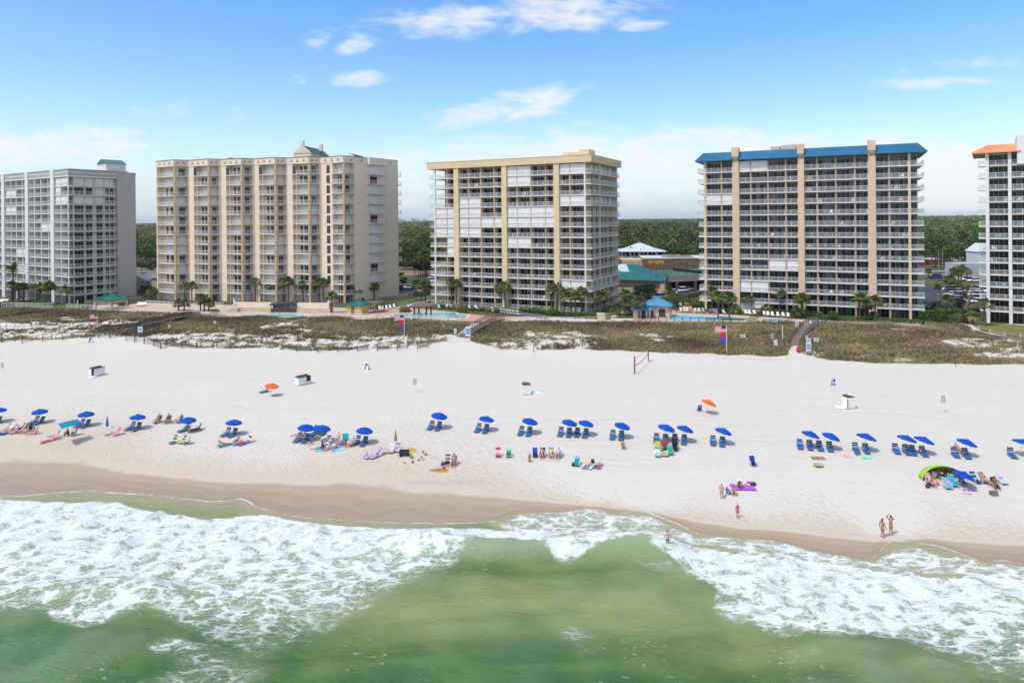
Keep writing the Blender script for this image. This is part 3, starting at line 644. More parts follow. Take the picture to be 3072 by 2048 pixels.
MB().box(Lx-1.5, Lx+.35, 13.85, 19.5, 0, zt+1.2).build('end_wall', GREYW, T.root); MB().box(Lx-1.6, Lx+.4, 13.8, 19.6, zt+1.2, zt+2.).build('end_wall_cap', GREYB, T.root)
xe = fx(z1(870)); rb = MB(); px0 = Lx-8.5
rb.box(Lx-6.0, Lx-1., 11.2, 17.2, zt+2.2, zt+4.4); rb.prism([(Lx-6.0, 11.2), (Lx-1., 11.2), (Lx-1., 17.2), (Lx-6.0, 17.2)], zt+4.4, zt+4.5)
rh = rb.build('roof_house', T.pm, T.root)
g = MB(); g.loft([[(Lx-6.4, y, zt+4.5), (Lx-3.5, y, zt+6.0), (Lx-.6, y, zt+4.5)] for y in (11.0, 17.4)]); g.build('gable_roof', M('teal_metal', (.06, .15, .16), .4, .1), rh)
for k in range(14):
    for y0, w, np_ in ((2.0, 2.6, 3), (5.2, 1.9, 2), (8.2, 1.9, 2), (10.9, 1.05, 2), (12.3, 1.05, 2)):
        if k == 13 or (k == 11 and y0 < 10) or (k == 12 and y0 == 8.2): MB().box(0, .06, 0, w, .1, 2.3).build('roll_shutter', SHUT, T.root, loc=(T.cx1+.003, y0, T.z(k)))
        else: T.door(T.cx1+.03, y0, k, w, 2.15, np_, R(90), (.8, .15))
T.finish()
# ---- the peach tower with the sawtooth front
z2 = lambda x: 440+x/2.8
z3 = lambda x: 820+x/2.8
A2 = R(-8.6); C2 = P_at(1030.7, 198.)
PEAK = [z2(232), z2(518), z2(797), z2(1080), z3(300), 1030.7]; VAL = [z2(355), z2(625), z2(905), z3(115), z3(400)]
Apx = [z2(90), z2(398), z2(669), z2(946), z3(163), z3(497)]; Bpx = [z2(350), z2(612), z2(893), z3(110), z3(392), z3(684)]
pk = [Vector((*lineP(C2, A2, p), 0)) for p in PEAK]
T2 = Tower('apartment_tower', 'peach apartment tower with sawtooth front and small green gabled roof house', pk[0][:2], A2, 2.6, 2.944, 14); T = T2
loc2 = lambda v: Vector((*T.loc(v), 0))
vl = [Vector((*lineP(p[:2], R(38), v), 0)) for p, v in zip(pk, VAL)]
start = Vector((*lineP(pk[0][:2], R(-33), z2(82)), 0)); endp = Vector((*lineP(pk[5][:2], R(54), z3(1050)), 0))
PKl = [loc2(p) for p in pk]; VLl = [loc2(start)]+[loc2(v) for v in vl]+[loc2(endp)]
def onseg(a, b, px):                                     # spot of photo column px on the front line a-b (world)
    d = (b-a); k = px_on_line(px, a, d); return loc2(a+d*k)
seqw = [start]+vl+[endp]; foot = [VLl[0]]; bays2 = []; inn = Vector((.05, 2.0, 0))
for i in range(6):
    a, p, b = seqw[i], pk[i], seqw[i+1]
    Aa, Bb = onseg(a, p, Apx[i]), onseg(p, b, Bpx[i]); Pp = PKl[i]
    dl = (Pp-Aa).normalized(); dr = (Bb-Pp).normalized(); nl = Vector((-dl.y, dl.x, 0)); nr = Vector((-dr.y, dr.x, 0))
    Ai, Bi = Aa+nl*1.7, Bb+nr*1.7
    # recess corner: meet of the two inset lines
    u = (Bi-Ai); den = dl.x*(-dr.y)-dl.y*(-dr.x); kk = (u.x*(-dr.y)-u.y*(-dr.x))/den; Q = Ai+dl*kk
    if i == 0: foot += [Aa, Ai, Q, Bi, Bb]
    else: foot += [Aa, Ai, Q, Bi, Bb]
    if i < 5: foot.append(VLl[i+1])
    bays2.append((Aa, Pp, Bb, Ai, Q, Bi, dl, dr))
E = VLl[6]; back = 19.
bl, br = Vector((VLl[0].x-.3, back, 0)), Vector((E.x-3.5, back+4, 0))
zt = T.z(14); PEACH = stucco('peach_wall', (.82, .68, .53), .35, 2.6-.2, 2.944); CRM = stucco('cream_parapet', (.78, .67, .56)); TANC = stucco('tan_column', (.62, .43, .26)); SL2 = M('cream_slab', (.70, .67, .62), .7, .06)
MB().prism([p for p in foot]+[E, br, bl], 0, zt-.002).build('wall', PEACH, T.root)
par = [VLl[0]]
for i in range(6): par += [PKl[i], VLl[i+1]]
out = [Vector((p.x, p.y-.12, 0)) for p in par]
MB().prism(out+[br, bl], zt, zt+1.85).build('parapet', CRM, T.root)
MB().prism([Vector((p.x, p.y-.1, 0)) for p in out]+[br, bl], zt+1.852, zt+2.02).build('roof_edge', M('dark_coping', (.16, .14, .12)), T.root)
VENTT = M('vent_tan', (.45, .33, .22))                   # square vents in the parapet
for i in range(6):
    for (p, q, nn) in ((par[2*i], par[2*i+1], 3), (par[2*i+1], par[2*i+2], 2 if i < 5 else 5)):
        d = (q-p).normalized()
        for j in range(nn):
            c = p.lerp(q, (j+.8)/(nn+.6)); c = Vector((c.x+(.03 if i == 5 else 0), c.y-.2, zt+.95))
            MB().bar(c-d*.3, c+d*.3, .16, .6).build('vent', VENTT, T.root)
for i, (Aa, Pp, Bb, Ai, Q, Bi, dl, dr) in enumerate(bays2):
    MB().bar((Pp.x, Pp.y+.42, 0), (Pp.x, Pp.y+.42, zt), .62).build('column', TANC, T.root)
    if 0 < i < 5:
        c = Aa+dl*1.5+Vector((0, .25, 0)); MB().bar(c, c+Vector((0, 0, zt-T.h)), .3).build('column', TANC, T.root)
    sb = MB(); lob = .0
    me = MB().prism([Ai-dl*.0, Aa+(0.02*dl), Pp-Vector((0, .1, 0)), Bb, Bi, Q], -.2, 0).mesh('balcony', SL2)
    rb = MB(); A_, B_, P_ = Aa+dl*.05, Bb-dr*.05, Pp+Vector((0, .02, 0))
    rail_seg(rb, A_[:2], P_[:2], 0); rail_seg(rb, P_[:2], B_[:2], 0); rm = rb.mesh('railing', RAILM)
    al, ar = math.atan2(dl.y, dl.x), math.atan2(dr.y, dr.x); LL, LR = (Q-Ai).length, (Bi-Q).length
    for k in range(1, 14):
        if k == 1 and i in (0, 1): pass
        o = link('balcony', me, T.root, (0, 0, T.z(k))); link('railing', rm, o)
    for k in range(14):
        if k == 0 and i in (0, 1, 2): pass
        open_ = rnd.random() < .5
        mixv = (.85, .1) if open_ else (0., .0)
        nl_ = Vector((dl.y, -dl.x, 0))*.04; nr_ = Vector((dr.y, -dr.x, 0))*.04
        if open_:
            w = min(1.7, LL*.3); q = Ai+dl*(LL*.28)+nl_; T.door(q.x, q.y, k, w*.6, 2.25, 1, al, mixv); q = Ai+dl*(LL*.56)+nl_; T.door(q.x, q.y, k, w, 2.25, 2, al, mixv)
        else:
            q = Ai+dl*(LL*.3)+nl_*1.2; o = MB().box(0, LL*.42, -.03, .03, 0, 2.3).build('roll_shutter', SHUT, T.root, loc=(q.x, q.y, T.z(k)+.02)); o.rotation_euler.z = al
        if open_ or rnd.random() < .2:
            w = min(2.5, LR*.62); q = Q+dr*((LR-w)*.5)+nr_; T.door(q.x, q.y, k, w, 2.25, 4, ar, (.85, .1))
        elif LR > 2:
            q = Q+dr*(LR*.2)+nr_*1.2; o = MB().box(0, LR*.66, -.03, .03, 0, 2.3).build('roll_shutter', SHUT, T.root, loc=(q.x, q.y, T.z(k)+.02)); o.rotation_euler.z = ar
    if i:
        ks = range(2, 14) if i == 5 else [13]
        for k in ks:
            q = Aa-dl*(2.1 if i == 5 else -.15)+Vector((dl.y, -dl.x, 0))*.03
            T.door(q.x, q.y, k, 1.25, 2.3, 2, al, (1., 0.))
# end wall balconies
dE = (E-PKl[5]).normalized(); nE = Vector((dE.y, -dE.x, 0)); aE = math.atan2(dE.y, dE.x)
q0 = onseg(pk[5], endp, z3(792)); q1 = onseg(pk[5], endp, z3(930)); L5 = (q1-q0).length
me = MB().box(0, L5, -1.1, -.004, -.2, 0).mesh('balcony', SL2); rb = MB(); rail_seg(rb, (.05, -.03), (.05, -1.05), 0); rail_seg(rb, (.05, -1.05), (L5-.05, -1.05), 0); rail_seg(rb, (L5-.05, -1.05), (L5-.05, -.03), 0); rm = rb.mesh('railing', RAILM)
for k in range(2, 14):
    o = link('balcony', me, T.root, (q0.x, q0.y, T.z(k))); o.rotation_euler.z = aE; link('railing', rm, o)
    q = q0+dE*(L5*.16)+nE*.03
    if k in (12, 8, 3): T.door(q.x, q.y, k, L5*.42, 2.25, 3, aE, (.9, .05))
    else: o = MB().box(0, L5*.42, -.04, .03, 0, 2.3).build('roll_shutter', SHUT, T.root, loc=(q.x, q.y, T.z(k)+.02)); o.rotation_euler.z = aE
o = MB().box(0, L5, -1.0, 0, zt-.1, zt+2.05).build('parapet', CRM, T.root, loc=(q0.x, q0.y, 0)); o.rotation_euler.z = aE
me = MB().box(-1.4, .3, -.0, 1.0, -.2, 0).mesh('balcony', SL2); rb = MB(); rail_seg(rb, (-1.3, .05), (.25, .05), 0); rail_seg(rb, (.25, .05), (.25, .95), 0); rm = rb.mesh('railing', RAILM)
q = E+dE*.01
for k in range(3, 14):
    o = link('balcony', me, T.root, (q.x+.5, q.y, T.z(k))); o.rotation_euler.z = aE-R(60); link('railing', rm, o)
GREENR = M('green_metal_roof', (.015, .085, .06), .4, .12, .6)
def gable_house(px0, px1, pxr, dep, y, w, zt, hw, hr, chim):
    """roof house with a gable towards the sea"""
    c = Vector((*lineP((C2[0], C2[1]+y), A2, (px0+px1)/2), 0)); c = loc2(c); hb = w/2
    b = MB().box(c.x-hb, c.x+hb, c.y, c.y+dep, zt+1.8, zt+1.8+hw); b.prism([(0, 0)]*0 or [(c.x-hb, c.y), (c.x+hb, c.y), (c.x+hb, c.y+dep), (c.x-hb, c.y+dep)], zt+1.8+hw, zt+1.81+hw)
    b.loft([[(c.x-hb-.1, yy, zt+1.8+hw), (c.x, yy, zt+1.8+hw+hr), (c.x+hb+.1, yy, zt+1.8+hw)] for yy in (c.y-.12, c.y+.5)])
    o = b.build('roof_house', CRM, T.root)
    MB().loft([[(c.x-hb-.2, yy, zt+1.75+hw), (c.x, yy, zt+1.75+hw+hr), (c.x+hb+.2, yy, zt+1.75+hw)] for yy in (c.y+.502, c.y+dep+.2)]).build('gable_roof', GREENR, o)
    for dx, dy in chim: MB().box(c.x+dx-.5, c.x+dx+.5, c.y+dy, c.y+dy+.9, zt+1.8+hw+hr-.9, zt+1.8+hw+hr+1.3).build('chimney', CRM, o)
gable_house(z3(175), z3(318), 0, 14, 8, 5.6, zt, 2.0, 2.5, [(-.1, .0), (1.2, 10.5)])
gable_house(z3(612), z3(690), 0, 10, 8, 3.6, zt, .1, 1.6, []); gable_house(z2(655), z2(715), 0, 9, 10, 3.6, zt, .1, 1.5, [])
T.finish()
# ================================================================ pool decks, fences, huts, boardwalks and the street behind
PAVT = M('tan_paving', (.50, .39, .30), .85, .12, 3., .004); PAVP = M('pink_brick_paving', (.47, .28, .21), .85, .16, 4., .004); CONC = M('pale_concrete', (.50, .46, .41), .85, .1, 2.)
ASPH = M('asphalt', (.045, .047, .052), .9, .25, .8); LAWN = M('lawn_grass', (.075, .115, .025), .95, .35, 1.2, .02); LAWNY = M('dry_lawn', (.17, .155, .05), .95, .3, 1.2, .02)
TANW = M('tan_stucco_wall', (.58, .44, .30), .85, .1, .8); WOOD = M('weathered_wood', (.115, .085, .065), .85, .3, 6., .004, streak=True); WOODL = M('pale_wood', (.36, .28, .21), .85, .2, 5., .004)
TEALR = M('teal_metal_roof', (.012, .15, .13), .4, .14, .8); SKYR = M('light_blue_metal_roof', (.085, .26, .44), .4, .1, .8); DARKM = M('dark_metal', (.025, .025, .028), .5, .1); GREY = M('grey_concrete', (.34, .325, .30), .85, .12, .7)
def sheet(name, pts, z, mat, kind='structure'):
    """a laid surface: the outline given as photo spots (3072-wide) on level z"""
    P = [at_z(x, y, z) for x, y in pts]; mb = MB(); mb.prism([(p.x, p.y) for p in (P if sum((P[i].x*P[i-1].y-P[i-1].x*P[i].y) for i in range(len(P))) < 0 else P[::-1])], z-.06, z)
    o = mb.build(name, mat); return struct(o, kind)
sheet('pool_deck', [(250, 928), (420, 938), (620, 948), (860, 956), (1125, 958), (1120, 930), (1000, 921), (700, 915), (430, 908), (380, 914), (300, 910)], 3.06, PAVT)
sheet('pool_deck', [(1125, 958), (1300, 962), (1560, 967), (1740, 966), (1600, 957), (1440, 945), (1330, 932), (1220, 922), (1150, 925), (1120, 931)], 3.07, PAVP)
sheet('pool_deck', [(1880, 966), (1990, 968), (2250, 972), (2450, 975), (2480, 966), (2400, 957), (2250, 948), (2060, 934), (1990, 928), (1950, 945)], 3.06, PAVT)
sheet('path', [(2075, 935), (2095, 930), (2060, 905), (2030, 908), (2050, 920)], 3.05, PAVP)
sheet('path', [(1200, 925), (1215, 923), (1280, 905), (1292, 899), (1284, 898), (1265, 904), (1190, 921)], 3.05, PAVT)
sheet('path', [(1830, 950), (1845, 951), (1912, 920), (1902, 918)], 3.05, PAVT)
sheet('lawn', [(1060, 920), (1210, 920), (1300, 893), (1290, 880), (1180, 890), (1060, 905)], 3.03, LAWN)
sheet('lawn', [(1280, 915), (1560, 945), (1800, 955), (1880, 935), (1885, 922), (1700, 930), (1300, 895)], 3.025, LAWN)
sheet('lawn', [(1815, 958), (1830, 952), (1925, 925), (1880, 918), (1780, 945)], 3.035, LAWNY)
sheet('lawn', [(2900, 965), (2935, 985), (2990, 1000), (3072, 1012), (3250, 1020), (3250, 985), (3072, 976), (2960, 966)], 3.03, LAWNY)
sheet('lawn', [(0, 918), (230, 925), (330, 905), (410, 900), (380, 893), (200, 912), (-200, 905), (-200, 915)], 3.03, LAWN)
# asphalt car parks and the street
sheet('parking_lot', [(1880, 905), (1975, 925), (2060, 905), (2120, 872), (2110, 855), (2030, 866), (1940, 884)], 3.04, ASPH)
sheet('parking_lot', [(2740, 925), (2770, 935), (2890, 930), (2905, 875), (2830, 858), (2740, 852)], 3.04, ASPH)
sheet('parking_lot', [(2905, 925), (2970, 928), (3000, 870), (2940, 848), (2925, 870)], 3.045, ASPH)
sheet('parking_lot', [(1160, 890), (1300, 878), (1300, 830), (1160, 838)], 3.04, ASPH)
sheet('parking_lot', [(1850, 815), (2110, 815), (2110, 795), (1850, 795)], 3.04, ASPH)
sheet('path', [(2885, 965), (2915, 965), (2927, 850), (2915, 850)], 3.05, M('red_brick_path', (.22, .085, .055), .9, .2, 4.))
ra = at_z(2845, 832, 3.05); rb_ = at_z(2895, 785, 3.05)
sheet('road', [(2810, 842), (2875, 843), (2890, 800), (2880, 792), (2835, 794)], 3.03, ASPH)
Yr = 282.
def yroad(Y0, Y1, z, mat, name, x0=-600, x1=900):
    q = [xy(Y0, x0), xy(Y0, x1), xy(Y1, x1), xy(Y1, x0)]; return struct(MB().prism(q, z-.05, z).build(name, mat))
yroad(243, 257, 3.05, ASPH, 'road'); yroad(240.3, 242.8, 3.10, CONC, 'pavement'); yroad(257.2, 259.6, 3.10, CONC, 'pavement')
mk = MB()
for i in range(-60, 120):
    a, b = xy(249.9, i*8), xy(249.9, i*8+3.2); c, d_ = xy(250.05, i*8+3.2), xy(250.05, i*8); mk.poly([(*a, 3.056), (*b, 3.056), (*c, 3.056), (*d_, 3.056)])
struct(mk.build('road_marking', WHITE)); yroad(243.25, 243.4, 3.056, WHITE, 'road_marking'); yroad(256.6, 256.75, 3.056, WHITE, 'road_marking')
# ---- swimming pools
def poolmat(name, a, b_):
    m, n, b = newmat(name); co = n('ShaderNodeNewGeometry', out=0)
    n.t.links.new(n.mix(n.step(n.noise(co, .8, 4.), .35, .65), a, b_), b.inputs['Base Color']); b.inputs['Roughness'].default_value = .08; b.inputs['IOR'].default_value = 1.33
    n.t.links.new(n('ShaderNodeBump', {'Strength': .3, 'Distance': .03, 'Height': n.noise(co, 3., 3.)}), b.inputs['Normal']); return m
def pool(pts, a, b_, label, z=3.1):
    P = [at_z(x, y, z) for x, y in pts]; c = sum(P, Vector())/len(P); t = empty('swimming_pool', (c.x, c.y, z)); tag(t, label, 'swimming pool', 'swimming pools on the decks')
    Q = [(p.x-c.x, p.y-c.y) for p in P]
    if sum(Q[i-1][0]*Q[i][1]-Q[i][0]*Q[i-1][1] for i in range(len(Q))) < 0: Q = Q[::-1]
    MB().prism(Q, -.04, .015).build('pool_water', poolmat('pool_water', a, b_), t)
    mb = MB(); m = len(Q)
    def offs(k):
        o = []
        for i in range(m):
            p0, p1, p2 = Vector(Q[i-1]), Vector(Q[i]), Vector(Q[(i+1) % m]); d1 = (p1-p0).normalized(); d2 = (p2-p1).normalized()
            n1 = Vector((d1.y, -d1.x)); n2 = Vector((d2.y, -d2.x)); v = (n1+n2); v = v.normalized()/max(.45, v.normalized().dot(n1)); o.append(p1+v*k)
        return o
    O = offs(.55)
    for i in range(m):
        j = (i+1) % m; a0, a1, b0, b1 = Q[i], Q[j], O[i], O[j]
        mb.hexa([(*b0, -.04), (*b1, -.04), (*a1, -.04), (*a0, -.04), (*b0, .06), (*b1, .06), (*a1, .06), (*a0, .06)])
    mb.build('coping', M('pool_coping', (.62, .57, .49), .7), t); return t
pool([(712, 949), (755, 942), (884, 940), (936, 947), (905, 953)], (.20, .42, .47), (.30, .52, .56), 'pale blue pool behind the white fence below the peach tower')
pool([(1164, 950), (1184, 942), (1234, 941), (1247, 936), (1372, 938), (1366, 943), (1405, 945), (1396, 954)], (.06, .36, .36), (.14, .47, .45), 'teal stepped pool with a thatched shelter on the pink brick deck')
pool([(2001, 960), (2033, 944), (2240, 958), (2231, 963)], (.02, .36, .60), (.06, .45, .68), 'long bright blue pool in front of the tan tower')
pool([(2282, 963), (2300, 957), (2350, 960), (2345, 965)], (.10, .40, .55), (.18, .5, .6), 'small pale pool beside the black fence', 3.1)
pool([(2432, 967), (2440, 961), (2468, 963), (2474, 968)], (.03, .36, .62), (.08, .45, .7), 'small round blue pool behind the footbridge head')
# ---- fences
def fence(pts, hgt, label, mat, pick=True, post=1.8, z=None, group='railing fences'):
    P = [gp(x, y) for x, y in pts]; o = P[0].copy(); t = empty('railing_fence', o); tag(t, label, 'fence', group)
    rails = MB(); panel = MB()
    for a, b in zip(P, P[1:]):
        m = max(1, round((b-a).length/post))
        for i in range(m):
            p, q = a.lerp(b, i/m)-o, a.lerp(b, (i+1)/m)-o
            for zz, wd in ((hgt, .07), (.14, .05)): rails.bar(p+Vector((0, 0, zz)), q+Vector((0, 0, zz)), wd)
            rails.bar(p, p+Vector((0, 0, hgt+.03)), .09)
            if pick:
                d = (q-p); L = d.length; d = d/L; mm = int(L/.14)
                for j in range(mm):
                    c = p+d*(L*(j+.5)/mm); panel.poly([c-d*.014+Vector((0, 0, .15)), c+d*.014+Vector((0, 0, .15)), c+d*.014+Vector((0, 0, hgt)), c-d*.014+Vector((0, 0, hgt))])
    rails.build('rails', mat, t)
    if pick: panel.build('pickets', mat, t)
    return t
fence([(5, 922), (80, 923), (160, 924)], 1.35, 'white railing fence in front of the white tower, behind the palms', RAILM)
fence([(200, 926), (300, 931), (408, 935)], 1.3, 'white railing fence in front of the teal roofed gazebo', RAILM)
fence([(438, 915), (505, 918), (570, 922), (635, 920), (672, 922)], 1.3, 'white fence at the foot of the peach tower behind two short palms', RAILM)
fence([(556, 948), (720, 951), (905, 954), (1000, 954), (1130, 957)], 1.25, 'long white fence before the pale blue pool of the peach tower', RAILM)
fence([(1135, 958), (1290, 960), (1405, 962)], 1.2, 'white fence between the dunes and the teal pool', RAILM)
fence([(1560, 967), (1700, 968), (1788, 966)], 1.3, 'white fence under the shrubs right of the brick deck', RAILM)
fence([(1817, 966), (1842, 966)], 1.3, 'short white fence right of the cream gate block', RAILM)
fence([(1905, 962), (2000, 966), (2120, 969), (2242, 973)], 1.2, 'black railing fence along the long blue pool', DARKM, True)
fence([(2242, 973), (2290, 942)], 1.2, 'black railing fence running back from the end of the long pool', DARKM, True)
fence([(2290, 974), (2380, 974)], 1.2, 'black railing fence before the small pale pool', DARKM, True)
fence([(2012, 938), (2068, 940), (2150, 945)], 1.0, 'dark fence behind the loungers of the long blue pool', DARKM, True)
def board_fence(pts, hgt, label, mat, z=None):
    P = [at_z(x, y, 3.0) for x, y in pts]; o = P[0].copy(); t = empty('board_fence', o); tag(t, label, 'fence', 'wooden board fences')
    pan = MB()
    for a, b in zip(P, P[1:]):
        d = (b-a); L = d.length; d /= L; m = int(L/.24)
        for i in range(m):
            c = a-o+d*(L*(i+.5)/m); h = hgt*(1+.02*((i*7) % 5-2)); pan.bar(c, c+Vector((0, 0, h)), .2, .03)
        for i in range(int(L/2.4)+1): c = a-o+d*min(L, i*2.4)+Vector((-d.y, d.x, 0))*.08; MB().bar(c, c+Vector((0, 0, hgt+.1)), .1).build('post', mat, t)
    pan.build('boards', mat, t); return t
GREYWOOD = M('grey_boards', (.235, .22, .175), .9, .25, 3., .004, streak=True)
board_fence([(1128, 908), (1190, 903), (1240, 892), (1300, 882)], 1.9, 'grey board fence beside the peach tower and lawn', GREYWOOD)
board_fence([(1900, 955), (1932, 945)], 1.2, 'dark board fence left of the small blue roofed hut', WOOD)
board_fence([(2808, 930), (2842, 932)], 2.2, 'pale board screen at the rear of the car park', GREYWOOD)
board_fence([(2900, 945), (2912, 900), (2920, 855)], 1.7, 'grey board fence along the red brick path', GREYWOOD)
board_fence([(255, 918), (330, 915), (425, 906)], 1.7, 'grey board fence behind the teal roofed gazebo', GREYWOOD)
board_fence([(2065, 895), (2130, 885)], 1.8, 'grey board fence right of the parked white cars', GREYWOOD)
# rope and post fence of the right lawn
t = empty('rope_fence', gp(2913, 985)); tag(t, 'white post and rope fence round the right lawn', 'fence'); o = t.location.copy(); P = [gp(x, y)-o for x, y in ((2913, 985), (2937, 993), (2970, 1003), (3014, 1011), (3062, 1017), (3150, 1026), (3240, 1032))]
for p in P: MB().bar(p, p+Vector((0, 0, 1.0)), .16, n=8).build('post', RAILM, t)
mb = MB()
for a, b in zip(P, P[1:]):
    q = [a.lerp(b, i/6)+Vector((0, 0, .85-.22*(1-(i/3-1)**2))) for i in range(7)]; mb.path(q, .035, n=5)
mb.build('rope', M('rope', (.5, .46, .38)), t)
tw_ = empty('retaining_wall', gp(2930, 990)); tag(tw_, 'low grey timber edging under the rope fence', 'retaining wall'); o = tw_.location.copy(); P = [gp(x, y)-o for x, y in ((2925, 992), (2960, 1004), (3010, 1015), (3072, 1021), (3240, 1036))]
mb = MB(); mb.path([p+Vector((0, 0, .1)) for p in P], .2, .5); mb.build('timber', GREYWOOD, tw_)
# ---- raised terrace of the peach tower
def wallbox(name, pts, z0, z1, mat, label, cat, th=.35):
    P = [at_z(x, y, 3.0) for x, y in pts]; o = P[0].copy(); t = empty(name, o); tag(t, label, cat); mb = MB()
    for a, b in zip(P, P[1:]): mb.bar(a-o+Vector((0, 0, (z0+z1)/2-3)), b-o+Vector((0, 0, (z0+z1)/2-3)), th, z1-z0)
    mb.build('wall', mat, t); return t
tr = [at_z(x, y, 3.0) for x, y in ((708, 935), (990, 940), (985, 920), (700, 917))]
t = empty('terrace', tr[0]); tag(t, 'tan walled terrace in front of the peach tower', 'terrace'); o = tr[0]
MB().prism([(p-o)[:2] for p in tr], -.1, 1.15).build('wall', TANW, t)
mb = MB(); F2 = [(p-o) for p in tr]
for a, b in ((F2[0], F2[1]), (F2[1], F2[2]), (F2[3], F2[0])): rail_seg(mb, (a*.995)[:2], (b*.995)[:2], 1.15, 1.2)
mb.build('railing', RAILM, t)
st_ = MB(); s0 = at_z(676, 938, 3.)-o
for i in range(7): st_.box(s0.x+.3*i, s0.x+3.2, s0.y-.2, s0.y+2.2, .17*i, .17*(i+1))
st_.build('steps', TANW, t)
for dy in (-.25, 2.2):
    mb = MB(); a, b = Vector((s0.x, s0.y+dy, 1.)), Vector((s0.x+2.3, s0.y+dy, 2.3)); mb.bar(a, b, .07)
    for i in range(8): p = a.lerp(b, i/7); mb.bar(p-Vector((0, 0, 1.0)), p, .05)
    mb.build('handrail', RAILM, t)
wallbox('planter_wall', [(1290, 922), (1420, 925), (1520, 942), (1640, 957)], 3.0, 3.9, M('dark_stone_wall', (.14, .135, .13), .9, .4, 5., .02), 'dark stone planter wall behind the white loungers of the brick deck', 'retaining wall')
wallbox('gate_block', [(1791, 962), (1814, 962)], 3.0, 4.75, M('cream_stucco', (.66, .58, .42), .85), 'cream stucco block breaking the white fence', 'wall', 1.2)
wallbox('planter_wall', [(2480, 968), (2600, 974), (2700, 977), (2760, 979)], 2.9, 3.45, M('cream_kerb', (.6, .5, .38), .85), 'low cream wall between the dune grass and the tan tower', 'retaining wall', .3)
# ---- huts and shelters
def seams(mb, A, B, C, D, st=.5):
    A, B, C, D = map(Vector, (A, B, C, D)); m = max(1, int((B-A).length/st)); e = Vector((0, 0, .03))
    for i in range(1, m): k = i/m; mb.bar(A.lerp(B, k)+e, C.lerp(D, k)+e, .05, .06)
def hip(mb, x0, x1, y0, y1, z0, h, ridge=0., th=.15, st=.5):
    cx, cy = (x0+x1)/2, (y0+y1)/2; a, b = (cx-ridge/2-.01, cy), (cx+ridge/2+.01, cy)
    base = [(x0, y0), (x1, y0), (x1, y1), (x0, y1)]; mb.prism(base, z0-th, z0)
    A, B, C, D = [(*p, z0+.001) for p in base]; L, Rr = (*a, z0+h), (*b, z0+h)
    mb.poly([A, B, Rr, L]); mb.poly([B, C, Rr]); mb.poly([C, D, L, Rr]); mb.poly([D, A, L])
    seams(mb, A, B, L, Rr, st); seams(mb, B, C, Rr, Rr, st); seams(mb, D, A, L, L, st); seams(mb, C, D, Rr, L, st)
def hutroot(name, px, py, rz, label, cat, group=None):
    p = at_z(px, py, 3.05); t = empty(name, p, R(rz)); return tag(t, label, cat, group)
t = hutroot('gazebo', 333, 926, -25, 'open gazebo with teal hipped roof on tan posts', 'gazebo')
mb = MB(); hip(mb, -3.7, 3.7, -2.9, 2.9, 2.75, 1.75); mb.build('roof', TEALR, t)
TANP = M('peach_paint', (.66, .46, .30), .8)
for x in (-3.1, 3.1):
    for y in (-2.3, 2.3): MB().box(x-.28, x+.28, y-.28, y+.28, 0, 2.6).build('post', TANP, t)
for (x0, x1, y0, y1) in ((-2.82, 2.82, -2.45, -2.15), (-2.82, 2.82, 2.15, 2.45), (-3.25, -2.95, -2.02, 2.02), (2.95, 3.25, -2.02, 2.02)): MB().box(x0, x1, y0, y1, 1.9, 2.6).build('beam', TANP, t)
t = hutroot('bath_house', 1074, 941, -20, 'small ochre bath house with teal hipped roof', 'hut')
OCH = M('ochre_stucco', (.62, .42, .16), .85)
MB().box(-2.2, 2.2, -1.7, 1.7, 0, 2.35).build('wall', OCH, t); mb = MB(); hip(mb, -2.7, 2.7, -2.2, 2.2, 2.5, 1.25); mb.build('roof', TEALR, t)
MB().box(-.9, 0, -1.76, -1.70, 0, 2.05).build('door', M('brown_door', (.2, .13, .08)), t); MB().box(.9, 1.6, -1.75, -1.70, .9, 1.9).build('window', M('pale_window', (.5, .56, .58), .2), t)
t = hutroot('pergola', 1122, 936, -20, 'dark flat roofed pergola on posts right of the teal roofed bath house', 'pergola')
MB().box(-2.3, 2.3, -1.9, 1.9, 2.5, 2.72).build('roof', M('grey_thatch', (.13, .115, .10), .95, .3), t)
for x in (-2.0, 2.0):
    for y in (-1.6, 1.6): MB().box(x-.1, x+.1, y-.1, y+.1, 0, 2.49).build('post', WOOD, t)
t = hutroot('pool_bar', 853, 937, 8, 'dark timber pool bar with sloping roof against the tan terrace', 'hut')
DKW = M('dark_timber', (.045, .04, .038), .8, .3, 3.)
MB().hexa([(-3.5, -1.4, 2.1), (3.5, -1.4, 2.35), (3.5, 1.4, 2.75), (-3.5, 1.4, 2.3), (-3.5, -1.4, 2.28), (3.5, -1.4, 2.53), (3.5, 1.4, 2.93), (-3.5, 1.4, 2.48)]).build('roof', DKW, t)
MB().box(-3.1, 3.1, .9, 1.1, 0, 2.2).build('wall', DKW, t); MB().box(-3.1, 3.1, -1.0, -.5, 0, 1.05).build('counter', WOOD, t)
for x in (-3.1, -1, 1, 3.1): MB().box(x-.08, x+.08, -1.3, -1.14, 0, 2.1).build('post', WOOD, t)
t = hutroot('thatched_shelter', 1268, 946, 0, 'round grey thatched shelter on dark posts in the teal pool', 'shelter')
THA = M('palm_thatch', (.15, .125, .105), .98, .35, 4., .03)
mb = MB(); mb.lathe([(3.35, 2.35), (3.3, 2.5), (2.3, 2.95), (1.0, 3.3), (.25, 3.5), (.05, 3.55)], 14, ay=.55); mb.build('roof', THA, t)
for x in (-2.1, -.95, .95, 2.1):
    for y in (-.7, .7): MB().bar((x, y, 0), (x, y, 2.5), .22, n=8).build('post', WOOD, t)
t = hutroot('pool_house', 1972, 949, -14, 'cream pool house with light blue hipped roof and arched openings', 'pool house')
CREAM = M('cream_house_wall', (.62, .50, .36), .85)
